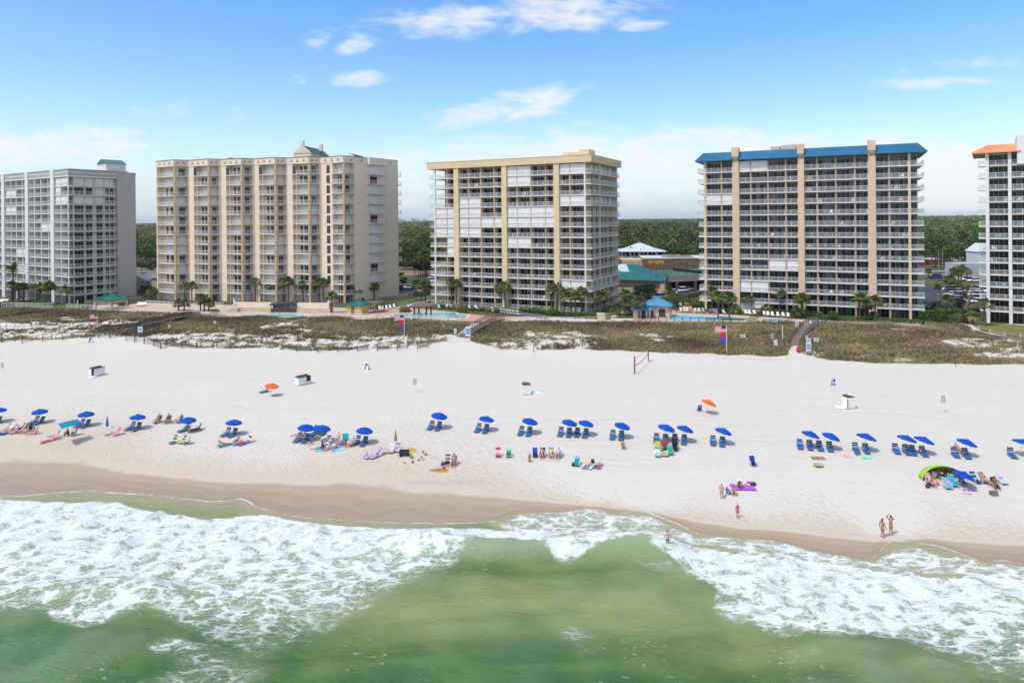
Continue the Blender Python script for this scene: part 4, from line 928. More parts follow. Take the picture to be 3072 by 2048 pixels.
MB().box(-2.9, 2.9, -2.2, 2.2, 0, 2.75).build('wall', CREAM, t); mb = MB(); hip(mb, -3.6, 3.6, -2.9, 2.9, 2.95, 1.75, .4, .2); mb.build('roof', SKYR, t)
DKO = M('dark_opening', (.07, .055, .045), .8)
MB().box(-2.2, -.9, -2.26, -2.2, 0, 2.0).build('doorway', DKO, t)
mb = MB(); mb.poly([(2.96, -.9, .2), (2.96, .9, .2)]+[(2.96, .9*math.cos(a), 1.5+.75*math.sin(a)) for a in [math.pi*i/10 for i in range(11)]]); mb.build('arch', DKO, t)
mb = MB(); mb.poly([(.4, -2.22, .2), (2.0, -2.22, .2)]+[(1.2+.8*math.cos(a), -2.22, 1.5+.7*math.sin(a)) for a in [math.pi*i/10 for i in range(11)]]); mb.build('arch', DKO, t)
t = hutroot('pool_hut', 1927, 953, -14, 'small cream hut with light blue hipped roof left of the pool house', 'hut')
MB().box(-2.0, 2.0, -1.5, 1.5, 0, 2.05).build('wall', CREAM, t); mb = MB(); hip(mb, -2.55, 2.55, -2.0, 2.0, 2.2, 1.0, 1.0, .15); mb.build('roof', SKYR, t)
MB().box(-.1, .85, -1.56, -1.5, 0, 1.95).build('doorway', M('dark_doorway', (.02, .02, .025), .7), t); MB().box(1.2, 1.7, -1.56, -1.5, .3, 1.9).build('door', M('blue_door', (.12, .2, .3)), t)
# ---- boardwalks over the dune
def boardwalk(pts, wd, label, mat, hgt=1.0, both=True):
    """pts: photo spot and height of the deck above the ground"""
    P = []
    for x, y, dz in pts:
        z = 2.5
        for _ in range(10): p = at_z(x, y, z); z = float(gz(p.x, p.y))+dz
        P.append(Vector((p.x, p.y, z)))
    o = Vector((P[0].x, P[0].y, float(gz(P[0].x, P[0].y)))); t = empty('boardwalk', o); tag(t, label, 'boardwalk', 'wooden boardwalks over the dune'); P = [p-o for p in P]
    dk = MB(); rl = {-1: MB(), 1: MB()}; ps = MB()
    for a, b in zip(P, P[1:]):
        d = b-a; L = d.length; dh = Vector((d.x, d.y, 0)).normalized(); nn = Vector((-dh.y, dh.x, 0)); m = max(1, int(L/.16))
        for i in range(m):
            c = a.lerp(b, (i+.5)/m); dk.bar(c-nn*wd/2, c+nn*wd/2, .14, .05)
        dk.bar(a-nn*wd*.4-Vector((0, 0, .12)), b-nn*wd*.4-Vector((0, 0, .12)), .08, .2); dk.bar(a+nn*wd*.4-Vector((0, 0, .12)), b+nn*wd*.4-Vector((0, 0, .12)), .08, .2)
        for sgn in ((-1, 1) if both else (1,)):
            e = nn*wd/2*sgn
            for zz, hh in ((hgt, .14), (.72, .11), (.4, .11)): rl[sgn].bar(a+e+Vector((0, 0, zz)), b+e+Vector((0, 0, zz)), .05, hh)
            mm = max(1, round(L/1.7))
            for i in range(mm+1): c = a.lerp(b, i/mm)+e; rl[sgn].bar(c-Vector((0, 0, .9)), c+Vector((0, 0, hgt+.08)), .11)
    dk.build('deck', mat, t)
    for sgn in (-1, 1):
        if rl[sgn].v: rl[sgn].build('handrail', mat, t)
    return t
BW = M('brown_boards', (.20, .155, .125), .85, .25, 5., .004, streak=True)
boardwalk([(588, 946, .25), (535, 951, .8), (470, 965, 1.1), (405, 978, 1.2), (385, 985, 1.2)], 2.0, 'long dark boardwalk sloping down across the left dune', WOOD)
boardwalk([(462, 984, 1.0), (440, 993, .6), (415, 1008, .1)], 2.2, 'short dark ramp leading off the left boardwalk to the sand', WOOD)
boardwalk([(398, 985, 1.2), (372, 989, 1.15), (352, 994, .9)], 2.6, 'dark timber platform at the lower end of the left boardwalk', WOOD)
boardwalk([(1500, 956, .2), (1466, 964, .7), (1425, 985, .7), (1385, 1010, .12)], 2.2, 'brown boardwalk stepping down from the pink brick deck', BW)
boardwalk([(2462, 971, .2), (2440, 972, .35), (2418, 985, .55), (2395, 1010, .5), (2380, 1035, .1)], 2.1, 'grey boardwalk with rails running down to the red buoy', BW)
# white marker poles and posts on the dune
def pole(px, py, h, w_, label, mat, cat='post', g=None):
    p = gp(px, py); o = MB().bar((0, 0, -.2), (0, 0, h), w_, n=8).build('marker_post', mat, None, loc=p); tag(o, label, cat, g); return o
pole(2348, 1023, 3.0, .16, 'tall white post in the grass left of the right boardwalk', WHITE)
pole(233, 928, 2.6, .28, 'thick white post rising from the white fence by the gazebo', WHITE)
pole(721, 945, 2.2, .12, 'thin white post by the pale blue pool', WHITE)
pole(902, 953, 2.4, .14, 'white post at the right end of the pale blue pool', WHITE)
pole(443, 959, 1.3, .2, 'cream post beside the left boardwalk', M('cream_post', (.6, .5, .36)))
pole(1457, 956, 2.6, .16, 'left brown gate post at the head of the middle boardwalk', BW, g='gate posts of the middle boardwalk'); pole(1475, 956, 2.6, .16, 'right brown gate post at the head of the middle boardwalk', BW, g='gate posts of the middle boardwalk')
# ---- signs on the dune and beach
SIGNW = M('sign_white', (.72, .75, .78), .5, .05); SIGNB = M('sign_blue', (.20, .45, .68), .5, .1); POSTW = M('sign_post', (.30, .27, .22), .8)
def sign(px, py, w_, h_, up, label, two=True, panel=SIGNW, band=None, pm=POSTW, rz=0.):
    p = gp(px, py); t = empty('beach_sign', p, R(rz)); tag(t, label, 'sign', 'signs on the dune and beach'); r = MB()
    for x in ((-w_*.4, w_*.4) if two else (0,)): MB().bar((x, .04, -.2), (x, .04, up+h_), .07).build('post', pm, t)
    b = MB().box(-w_/2, w_/2, -.03, 0, up, up+h_).build('panel', panel, t)
    if band: MB().box(-w_*.42, w_*.42, -.036, -.031, up+h_*.2, up+h_*.85).build('print', band, b)
    ln = MB()
    for k in range(3): ln.box(-w_*.34, w_*.3, -.042, -.0372, up+h_*(.28+.2*k), up+h_*(.34+.2*k))
    ln.build('lines', M('sign_print', (.22, .27, .33)), b); return t
sign(421, 1012, 1.0, 1.1, 1.1, 'blue and white sign on two posts before the left boardwalk ramp', band=SIGNB)
sign(1396, 1012, .7, .8, .9, 'small pale sign left of the tall blue sign at the middle boardwalk', band=None); sign(1404, 1017, 1.0, 1.9, .6, 'tall pale blue sign at the foot of the middle boardwalk', band=SIGNB); sign(1366, 1006, .55, 1.0, .4, 'small white sign left of the middle boardwalk foot', False)
sign(1727, 1010, .7, .7, .3, 'small white sign low in the grass under the yellow tower', False); sign(2229, 1018, .9, .7, .3, 'wide white sign in the grass right of the striped flag'); sign(2317, 1017, .5, .9, .2, 'narrow pale blue sign low in the grass', False, band=SIGNB)
sign(2327, 1053, .65, .95, 1.1, 'white sign on two posts near the sand edge left of the right boardwalk'); sign(2420, 1026, .5, .65, .6, 'small white sign at the top right of the right boardwalk', False); sign(2426, 1037, .9, .8, .6, 'wide white sign above the blue sign by the right boardwalk', False)
sign(2426, 1065, .9, 1.5, .7, 'tall blue and white sign on two posts right of the right boardwalk', band=SIGNB); sign(2449, 1030, 1.0, .75, .3, 'pair of small white boards standing in the grass', False)
sign(2391, 985, .75, 1.5, .1, 'white double board at the head of the right boardwalk', False); sign(508, 987, .5, .6, .3, 'tiny white sign in the grass right of the left boardwalk', False); sign(644, 975, .5, .6, .3, 'tiny white sign among the sandy patches under the peach tower', False)
PLATE = M('plate_grey', (.42, .43, .45), .5, .05)
def twin(px, py, h, label, rz=0):
    p = gp(px, py); t = empty('beach_marker', p, R(rz)); tag(t, label, 'sign', 'twin plate markers on the sand'); MB().bar((0, 0, -.2), (0, 0, h), .09, n=8).build('post', WHITE, t)
    for x in (-.27, .03): MB().box(x, x+.24, -.06, -.04, h-1.0, h-.1).build('plate', PLATE, t)
twin(1245, 1177, 2.15, 'white pole with two grey plates in mid beach, left of the white box'); twin(8, 1122, 2.0, 'white pole with grey plate at the left photo edge'); twin(2829, 1235, 2.2, 'white pole with two grey plates on the right of the beach')
BLUEP = M('board_blue', (.03, .06, .27), .5)
def aboard(px, py, rz, label):
    p = gp(px, py); t = empty('sandwich_board', p, R(rz)); tag(t, label, 'sign', 'folding boards on the sand')
    for s_ in (-1, 1):
        b = MB().hexa([(-.36, s_*.34-.015, 0), (.36, s_*.34-.015, 0), (.36, s_*.34+.015, 0), (-.36, s_*.34+.015, 0), (-.3, s_*.03-.015, 1.15), (.3, s_*.03-.015, 1.15), (.3, s_*.03+.015, 1.15), (-.3, s_*.03+.015, 1.15)]).build('panel', SIGNW, t)
        if s_ < 0:
            f = lambda u, v: (u, -.36+.31*v/1.15-.004, v)
            MB().poly([f(-.26, .62), f(.22, .62), f(.2, 1.02), f(-.24, 1.02)]).poly([f(-.3, .1), f(-.02, .1), f(-.0, .5), f(-.28, .5)]).build('print', BLUEP, b)
aboard(272, 1028, 20, 'white and blue folding board near the dune fence on the left'); aboard(1101, 1108, -15, 'white and blue folding board behind the white box with the dark flap'); aboard(2501, 1157, 25, 'white and blue folding board behind the right white box')
# ---- flags
def cloth(w_, h_, nx, nz, wave=.09, ph=0.):
    V = []; q = []
    for j in range(nz+1):
        for i in range(nx+1):
            x = -w_*i/nx; V.append((x, wave*math.sin(5*i/nx+ph)*(i/nx), -h_*j/nz-.10*w_*(i/nx)**2))
    for j in range(nz):
        for i in range(nx): a = j*(nx+1)+i; q.append((a, a+1, a+nx+2, a+nx+1))
    return V, q
RED = M('flag_red', (.55, .02, .03), .8); FBLUE = M('flag_blue', (.05, .06, .50), .8); FNAVY = M('flag_navy', (.03, .04, .14), .8); FWHITE = M('flag_white', (.75, .72, .72), .8)
def flag(px, py, h, sc, label, fade=False, second=2):
    p = gp(px, py); t = empty('flagpole', p); tag(t, label, 'flagpole', 'flagpoles on the dune edge'); MB().bar((0, 0, -.3), (0, 0, h), .11, n=8, w2=.7).build('pole', WHITE, t); f = MB()
    V, q = cloth(2.0*sc, 1.15*sc, 12, 13); mb = MB(); mb.v = [(x-.06, y, z+h-.1) for x, y, z in V]
    mb.f = q; mb.mi = [2 if (i % 12) < 5 and (i//12) < 7 else (0 if (i//12) % 2 == 0 else 1) for i in range(len(q))]
    mb.build('striped_flag', [RED, FWHITE, FNAVY], t)
    if second:
        for k, m_ in (((0, RED), (1, FBLUE)) if second > 1 else ((0, RED),)):
            V, q = cloth(1.15*sc, .8*sc, 6, 4, .07, k); mb = MB(); mb.v = [(x-.06, y, z+h-1.35*sc-.82*sc*k) for x, y, z in V]; mb.f = q; mb.mi = [0]*len(q); mb.build('warning_flag', m_, t)
flag(2180, 1062, 5.2, 1.0, 'pole with striped flag over red and blue flags at the right dune edge'); flag(1213, 1010, 4.6, .95, 'pole with striped flag over red and blue flags below the teal pool'); flag(292, 985, 3.3, .8, 'pole with faded striped flag and red flag on the left dune', second=1)
# ---- volleyball net
a, b = gp(1904, 1121), gp(1945, 1083); t = empty('volleyball_net', a); tag(t, 'sagging volleyball net between two dark posts on the sand', 'volleyball net'); b = b-a; VP = M('net_post', (.16, .14, .075), .8)
MB().bar((0, 0, -.3), (0, 0, 2.75), .24, n=8).build('post', VP, t); MB().bar(b-Vector((0, 0, .3)), b+Vector((0, 0, 2.75)), .22, n=8).build('post', VP, t)
for z0_, sag, w_, nm in ((1.35, .35, .11, 'net'), (2.45, .25, .02, 'rope')):
    q = [b*(i/12)+Vector((0, 0, z0_-sag*(1-(i/6-1)**2))) for i in range(13)]; mb = MB(); mb.path(q, .03, w_); mb.build(nm, DARKM, t)
# ---- sand fences along the dune foot
SFP = M('fence_post', (.12, .10, .085), .9); SFS = M('fence_slat', (.30, .27, .24), .9)
def sand_fence(x0, y0, x1, y1, label):
    a, b = gp(x0, y0), gp(x1, y1); t = empty('sand_fence', a); tag(t, label, 'sand fence', 'slatted sand fences at the dune foot'); d = b-a
    for p in (Vector(), d): MB().bar(p-Vector((0, 0, .2)), p+Vector((0, 0, 1.2)), .11).build('post', SFP, t)
    m = int(d.length/.13); mb = MB()
    for i in range(m): c = d*((i+.5)/m); mb.bar(c+Vector((0, 0, .1)), c+Vector((0, 0, 1.0)), .032, .012)
    for z_ in (.25, .6, .9): mb.bar(Vector((0, 0, z_)), d+Vector((0, 0, z_)), .02)
    mb.build('slats', SFS, t)
sfl = [(5, 1029, 45, 1025), (66, 1031, 96, 1024), (128, 1025, 156, 1019), (188, 1021, 216, 1015), (294, 1014, 329, 1012), (331, 1016, 366, 1011), (378, 1023, 408, 1022), (404, 1028, 434, 1024), (432, 1032, 462, 1035), (461, 1037, 483, 1045), (482, 1046, 498, 1040), (513, 1035, 546, 1045), (546, 1045, 590, 1044), (591, 1043, 640, 1041), (650, 1042, 690, 1046), (890, 1055, 927, 1050), (953, 1059, 985, 1052), (1012, 1057, 1045, 1052), (1072, 1055, 1104, 1049), (1132, 1054, 1164, 1048), (1192, 1052, 1223, 1046), (1253, 1050, 1284, 1044)]
lab = ['leftmost sand fence panel at the photo edge', 'second sand fence panel from the left edge', 'third sand fence panel from the left edge', 'sand fence panel left of the white and blue folding board', 'sand fence panel left under the dark platform', 'sand fence panel right under the dark platform', 'grey sand fence panel below the blue sign', 'sand fence panel just right of the blue sign', 'panel where the left fence run turns down the beach', 'low panel of the left run near the dark posts', 'short upward panel of the left run', 'panel of the run through dry grass, upper part', 'panel of the run through dry grass, middle part', 'panel of the run through dry grass, lower part', 'last panel of the run through dry grass', 'first of six loose panels under the peach tower', 'second of six loose panels under the peach tower', 'third of six loose panels, below the sandy hollow', 'fourth of six loose panels, below the teal hut', 'fifth of six loose panels, left of the flag foot', 'sixth loose panel, right of the flag foot', 'last loose panel standing alone before the middle boardwalk']
for q, l in zip(sfl, lab): sand_fence(*q, l)
pole(1601, 1057, 1.5, .1, 'thin dark stake at the sand edge right of the middle boardwalk', SFP); pole(2867, 1101, 1.5, .09, 'thin dark stake at the grass edge on the far right', SFP)
# red buoy at the right boardwalk foot
t = empty('red_buoy', gp(2395, 1057)); tag(t, 'bright red rescue float lying at the foot of the right boardwalk', 'rescue float'); MB().ball((0, 0, .3), .3, .55, .3).build('float', RED, t); MB().ball((.15, .5, .65), .22, .3, .4).build('float', RED, t)
# ---- clubhouse, tennis deck, shop and pavilion inland
zA = lambda x, y: (1850+x/4.9, 640+y/4.9)
def world_at(x, y, z): p = at_z(*zA(x, y), z); return p
DARK = M('garage_dark', (.012, .012, .013), .9)
ce = at_y(*zA(700, 985), 215.); c0 = Vector((ce.x, ce.y, 3.)); t = empty('clubhouse', c0, R(-24)); tag(t, 'tan clubhouse with broad teal metal roof and a pale skylight', 'clubhouse')
MB().box(-22, -.6, 0.6, 15, 0, 4.0).build('wall', TANW, t)
TEAL2 = M('deep_teal_metal_roof', (.008, .125, .135), .45, .1, .5)
mb = MB(); mb.hexa([(-23, -.6, 3.9), (.4, -.6, 3.9), (.4, 5.0, 5.9), (-23, 5.0, 5.9), (-23, -.6, 4.15), (.4, -.6, 4.15), (.4, 5.0, 6.15), (-23, 5.0, 6.15)]); seams(mb, (-23, -.6, 4.15), (.4, -.6, 4.15), (-23, 5, 6.15), (.4, 5, 6.15), .6); mb.build('roof', TEAL2, t)
mb = MB(); mb.hexa([(-23, 4.4, 5.3), (-6.0, 4.4, 5.3), (-11.5, 10.5, 8.2), (-23, 10.5, 8.2), (-23, 4.4, 5.6), (-6.0, 4.4, 5.6), (-11.5, 10.5, 8.5), (-23, 10.5, 8.5)]); mb.poly([(-6.0, 4.4, 5.6), (-6.0, 15.5, 5.6), (-11.5, 10.5, 8.5)]); mb.poly([(-6.0, 15.5, 5.6), (-23, 15.5, 5.6), (-23, 10.5, 8.5), (-11.5, 10.5, 8.5)]); seams(mb, (-23, 4.4, 5.6), (-6.0, 4.4, 5.6), (-23, 10.5, 8.5), (-11.5, 10.5, 8.5), .6)
r2 = mb.build('roof', TEAL2, t)
MB().box(-22.6, -6.5, 5.2, 15, 3.9, 5.5).build('wall', TANW, t)
MB().hexa([(-17, 5.6, 6.1), (-12.5, 5.6, 6.1), (-14.8, 10.1, 8.2), (-19, 10.1, 8.2), (-17, 5.6, 6.36), (-12.5, 5.6, 6.36), (-14.8, 10.1, 8.48), (-19, 10.1, 8.48)]).build('skylight', M('skylight', (.42, .55, .58), .25), r2)
MB().box(-1.3, .1, -.2, 1.0, 0, 3.95).build('post', TANW, t)
ca = at_y(*zA(745, 985), 219.); t = empty('parking_deck', (ca.x, ca.y, 3.), R(22)); tag(t, 'grey concrete parking deck carrying a green tennis court', 'parking deck')
MB().box(0, 34, 0, 24, 3.6, 5.1).build('slab', GREY, t); MB().box(0, 34, -.15, .0, 3.3, 5.5).build('parapet', GREY, t)
for x in (4.2, 11.5, 18.8, 26): MB().box(x-.35, x+.35, .6, 1.3, 0, 3.6).build('post', GREY, t)
MB().box(.5, 33.5, 8, 8.3, 0, 3.58).build('rear_wall', DARK, t)
sf = MB().box(-4, 33.8, .4, 23.8, 5.105, 5.13).build('court_surface', M('tennis_green', (.05, .13, .085), .9, .15, .5), t)
mb = MB()
for x0, x1, y0, y1 in ((4, 28, 4, 4.08), (4, 28, 19, 19.08), (4, 4.08, 4, 19), (28, 28.08, 4, 19), (10, 22, 11.5, 11.58)): mb.box(x0, x1, y0, y1, 5.135, 5.139)
mb.build('court_lines', WHITE, t)
FENG = M('green_mesh_fence', (.02, .04, .03), .8)
mb = MB()
for a, b in (((-3.9, .5), (33.7, .5)), ((33.7, .5), (33.7, 23.7)), ((33.7, 23.7), (-3.9, 23.7)), ((-3.9, 23.7), (-3.9, .5))):
    a, b = Vector((*a, 5.13)), Vector((*b, 5.13)); L = (b-a).length; m = round(L/2.9)
    for i in range(m): p = a.lerp(b, i/m); mb.bar(p, p+Vector((0, 0, 3.1)), .09)
    for z_ in (3.05, 1.5, .1): mb.bar(a+Vector((0, 0, z_)), b+Vector((0, 0, z_)), .05)
mb.build('court_fence', FENG, t); MB().box(15.9, 16.0, 3.4, 19.6, 5.2, 6.1).build('tennis_net', DARK, t)
# shop with the yellow lettering
BRN = M('brown_brick', (.19, .115, .08), .9, .15, 3.); CRW = M('cream_shop_wall', (.52, .42, .25), .9)
cs = at_y(*zA(440, 820), 272.); t = empty('shop', (cs.x, cs.y, 3.), R(-6)); tag(t, 'low brown brick shop with yellow lettering and flat pale roof', 'shop')
def shz(y, Y): return at_y(2000, 640+y/4.9, Y).z-3
sw = (zA(760, 0)[0]-zA(410, 0)[0])/F*272; tp = shz(665, 272)
MB().box(-1.5, sw, 0, 22, 0, tp).build('wall', BRN, t); MB().box(-1.6, sw+.1, -.15, .2, tp, tp+.5).build('cornice', WHITE, t)
MB().box(sw+.02, sw+10.5, -1.5, 24, 0, tp+.2).build('wall', BRN, t); MB().box(sw+10.52, sw+20, -1.0, 26, 0, tp).build('wall', CRW, t); MB().box(sw+20.02, sw+27, -1.8, 26, 0, tp+.9).build('wall', BRN, t)
for x0, x1, y0, zz in ((sw, sw+10.7, -1.7, tp+.2), (sw+10.8, sw+19.9, -1.2, tp), (sw+20, sw+27.2, -2., tp+.9)): MB().box(x0, x1, y0, y0+.4, zz, zz+.4).build('cornice', WHITE, t)
MB().box(-1.2, sw+26, 3, 24, tp+.01, tp+.06).build('roof', M('pale_flat_roof', (.5, .52, .55), .8), t)
for x_, y_ in ((7, 9), (9.5, 9.5), (sw+3, 10)): MB().box(x_, x_+2.2, y_, y_+1.6, tp+.06, tp+1.1).build('roof_unit', GREY, t)
MB().box(-19.2, -10, 0, 14, 0, tp-.2).build('wall', BRN, t); MB().box(-9.98, -1.55, 2, 14, 0, tp-.5).build('wall', CRW, t)
MB().box(sw*.22, sw*.55, -.06, 0, .2, 2.4).build('shop_window', GLASS, t)
def words(text, size, x, y, z, mat, parent, name='lettering', bold=.06, fit=None):
    c = bpy.data.curves.new(name, 'FONT'); c.body = text; c.size = size; c.extrude = .05; c.offset = bold*.25; c.align_x = 'LEFT'
    o = bpy.data.objects.new(name+'_tmp', c); COL.objects.link(o); dg = bpy.context.evaluated_depsgraph_get(); me = bpy.data.meshes.new_from_object(o.evaluated_get(dg)); bpy.data.objects.remove(o); bpy.data.curves.remove(c)
    me.materials.clear(); me.materials.append(mat); q = link(name, me, parent, (x, y, z)); q.rotation_euler = (R(90), 0, 0)
    if fit: w_ = max(v.co.x for v in me.vertices); q.scale = (fit/w_, 1, 1)
    return q
YEL = M('yellow_letters', (.85, .62, .02), .5)
words('DOLLAR GENERAL', 1.75, .7, -.08, tp-1.9, YEL, t, fit=(zA(675, 0)[0]-zA(445, 0)[0])/F*272, bold=.1)
words('MARKET', 1.2, sw+2.2, -1.58, tp-1.6, M('dim_yellow_letters', (.30, .22, .06)), t, fit=4.6)
um = empty('garden_umbrella', at_z(*zA(612, 822), 3.)); tag(um, 'teal garden umbrella outside the low brick shop', 'parasol'); MB().bar((0, 0, 0), (0, 0, 2.6), .08, n=6).build('pole', DARKM, um); MB().lathe([(1.9, 2.3), (1.2, 2.75), (.05, 3.2)], 8).build('canopy', M('teal_canopy', (.1, .42, .40)), um)
# white pavilion with the tall hipped roof
cp = at_y(*zA(335, 610), 330.); t = empty('pavilion', (cp.x, cp.y, 3.), R(-12)); tag(t, 'white two storey pavilion with a tall pale flared roof', 'pavilion'); PW = M('pavilion_white', (.66, .68, .70), .7); PR = M('pavilion_roof', (.46, .52, .57), .55)
k = 330/F/4.9; zb = at_y(2000, 640+545/4.9, 330).z-3; za = at_y(2000, 640+425/4.9, 330).z-3
MB().box(-11, 11, -7, 7, 0, zb-2.6).build('wall', PW, t); MB().box(-8.6, 8.6, -5, 5, zb-2.6, zb).build('upper_wall', PW, t)
mb = MB(); R4 = lambda rx, ry, z: [(-rx, -ry, z), (rx, -ry, z), (rx, ry, z), (-rx, ry, z)]
mb.loft([R4(12.6, 8.5, zb-.2), R4(12.6, 8.5, zb), R4(7.2, 4.6, zb+(za-zb)*.32), R4(3.2, 2.1, zb+(za-zb)*.72), R4(1.9, 1.3, zb+(za-zb)*.84), R4(.05, .05, za)]); mb.build('roof', PR, t)
for i in range(8): MB().box(-8.2+2.1*i, -8.2+2.1*i+1.35, -5.06, -5, zb-2.2, zb-.5).build('window', GLASS, t)
for i in range(7): MB().bar((-11.6+3.87*i, -7.6, 0), (-11.6+3.87*i, -7.6, zb-.2), .3).build('post', PW, t)
MB().box(-22, -11.1, -6, 5, 0, zb-3.4).build('wing', M('cream_wing', (.55, .50, .33)), t); MB().box(-23, -11.2, -7, 6, zb-3.38, zb-2.9).build('wing_roof', PR, t)
# street buildings in the right gap
zR = lambda x, y: (2740+x/4.238, 640+y/4.238)
def lowbox(name, x0, x1, yb, yt, Y, dep, mat, label, cat, roofm=None, rz=0.):
    a = at_y(*zR(x0, yb), Y); w_ = (x1-x0)/4.238/F*Y; h = at_y(*zR(x0, yt), Y).z-3.; t = empty(name, (a.x, Y, 3.), R(rz)); tag(t, label, cat)
    MB().box(0, w_, 0, dep, 0, h).build('wall', mat, t); MB().box(-.2, w_+.2, -.2, dep+.2, h, h+.4).build('roof', roofm or WHITE, t); return t, w_, h
t, w_, h = lowbox('red_shed', -20, 345, 645, 590, 330, 8, M('red_boards', (.28, .055, .045), .8), 'long dull red building behind the right gap street', 'building')
t, w_, h = lowbox('shopfront', 660, 1200, 640, 580, 350, 12, M('pale_shopfront', (.60, .60, .56)), 'low white shopfront with a sign board at the street end', 'shop'); MB().box(4, 17, -.3, -.2, h-1.2, h+1.6).build('sign_board', M('cream_board', (.62, .60, .48)), t); MB().box(2, 8, -.06, 0, .4, 3.).build('shop_window', GLASS, t)
t, w_, h = lowbox('white_house', 845, 1100, 620, 500, 300, 9, M('grey_white_boards', (.58, .60, .63)), 'white gabled house half hidden by the orange roofed tower', 'house'); MB().loft([[(-.4, y, h+.4), (w_/2, y, h+4), (w_+.4, y, h+.4)] for y in (-.5, 9.5)]).build('gable_roof', M('pale_shingle', (.5, .52, .55)), t)
t, w_, h = lowbox('canopy_shelter', 600, 940, 760, 640, 252, 9, M('canopy_shade', (.42, .44, .46)), 'pale flat canopy shelter beside the street', 'shelter')
bpy.data.objects.remove(t.children[0]); [MB().box(x_-.6, x_+.6, 3, 4.2, 0, h).build('post', M('canopy_post', (.66, .68, .70)), t) for x_ in (w_*.55,)]
def lowhouse(px, py, w_, d_, h_, rh, rz, wm, rm, label, Y=None):
    p = at_z(px, py, 3.) ; t = empty('low_house', p, R(rz)); tag(t, label, 'house'); MB().box(-w_/2, w_/2, 0, d_, 0, h_).build('wall', wm, t); mb = MB(); hip(mb, -w_/2-.5, w_/2+.5, -.5, d_+.5, h_+.2, rh, w_*.5); mb.build('roof', rm, t); return t
GRW = M('annex_grey', (.37, .37, .36), .85)
# grey garage block beside the white tower
p = at_z(z1(1080), 878, 3.0); q = at_z(z1(1232), 876, 3.); t = empty('garage_block', p, math.atan2(q.y-p.y, q.x-p.x)); tag(t, 'grey garage block with sloping top beside the white tower', 'garage'); L_ = (q-p).length
MB().hexa([(0, 0, 0), (L_, 0, 0), (L_, 9, 0), (0, 9, 0), (0, 0, 6.9), (L_, 0, 4.1), (L_, 9, 4.1), (0, 9, 6.9)]).build('wall', GRW, t)
for x0, x1, za_, zb_ in ((.3, 2.4, .1, 2.3), (3.6, 6.2, .9, 2.4), (6.7, 8.3, .9, 2.3)): MB().box(x0, min(x1, L_-.1), -.06, 0, za_, zb_).build('garage_door', M('navy_door', (.015, .025, .05), .5), t)
MB().box(3.2, L_+3, -1.6, -1.3, -.1, .9).build('planter', M('brown_planter', (.16, .085, .06), .9), t)
lowhouse(462, 862, 17, 10, 3.4, 3.4, -32, GRW, M('grey_shingle', (.27, .27, .275), .8), 'low grey shingle roofed house between the white and peach towers')
lowhouse(1255, 826, 16, 8, 3.2, .3, -8, M('tan_wall_far', (.52, .40, .30)), M('tan_roof_far', (.5, .42, .36)), 'low tan building across the street in the middle gap')
# far hotel blocks on the horizon
for i, (x0, x1, yt) in enumerate(((0, 130, 80), (203, 325, 76), (370, 432, 87))):
    Y = 3600; a = at_y(1190+x0/4.9, 640+122/4.9, Y); w_ = (x1-x0)/4.9/F*Y; h = at_y(1190, 640+yt/4.9, Y).z; t = empty('far_hotel', (a.x, Y, 0)); tag(t, ('far pale hotel block on the horizon nearest the peach tower', 'far pale hotel block on the horizon, middle and tallest of three', 'far pale hotel block on the horizon, smallest of three')[i], 'building', 'far hotel blocks on the horizon')
    for j in range(3 if i < 2 else 2):
        m_ = 3 if i < 2 else 2; MB().box(w_*j/m_+1, w_*(j+.85)/m_, (j % 2)*6, 30, 0, h*(1-.04*j)).build('wall', M('far_pale', (.5, .5, .52)), t)
# ---- lamp posts and utility poles
def lamp(px, yb, yt, Y, label, arm=True):
    a = at_y(px, yb, Y); z1_ = at_y(px, yt, Y).z; t = empty('street_lamp', (a.x, Y, 3.)); tag(t, label, 'lamp post', 'street lamps and poles'); MB().bar((0, 0, 0), (0, 0, z1_-3), .22, n=6, w2=.6).build('pole', M('galvanised', (.42, .43, .44), .5), t)
    if arm: MB().bar((0, 0, z1_-3.1), (1.5, 0, z1_-2.9), .1).build('arm', M('galvanised', (.42, .43, .44), .5), t); MB().ball((1.7, 0, z1_-2.95), .45, .2, .12, 8, 4).build('lamp_head', GREY, t)
lamp(*(zA(350, 0)[0],), zA(0, 790)[1], zA(0, 520)[1], 255., 'grey street lamp behind the teal clubhouse roof'); lamp(zA(588, 0)[0], zA(0, 600)[1], zA(0, 362)[1], 345., 'pale bare pole in front of the forest right of the pavilion', False)
lamp(zR(322, 0)[0], zR(0, 660)[1], zR(0, 480)[1], 300., 'left of two grey poles in the right gap', False); lamp(zR(370, 0)[0], zR(0, 640)[1], zR(0, 455)[1], 310., 'right of two grey poles in the right gap'); lamp(zR(585, 0)[0], zR(0, 640)[1], zR(0, 510)[1], 330., 'thin flag pole before the forest in the right gap', False)
lamp(zR(308, 0)[0], zR(0, 1110)[1], zR(0, 1020)[1], 195., 'short black lamp post in the right car park')
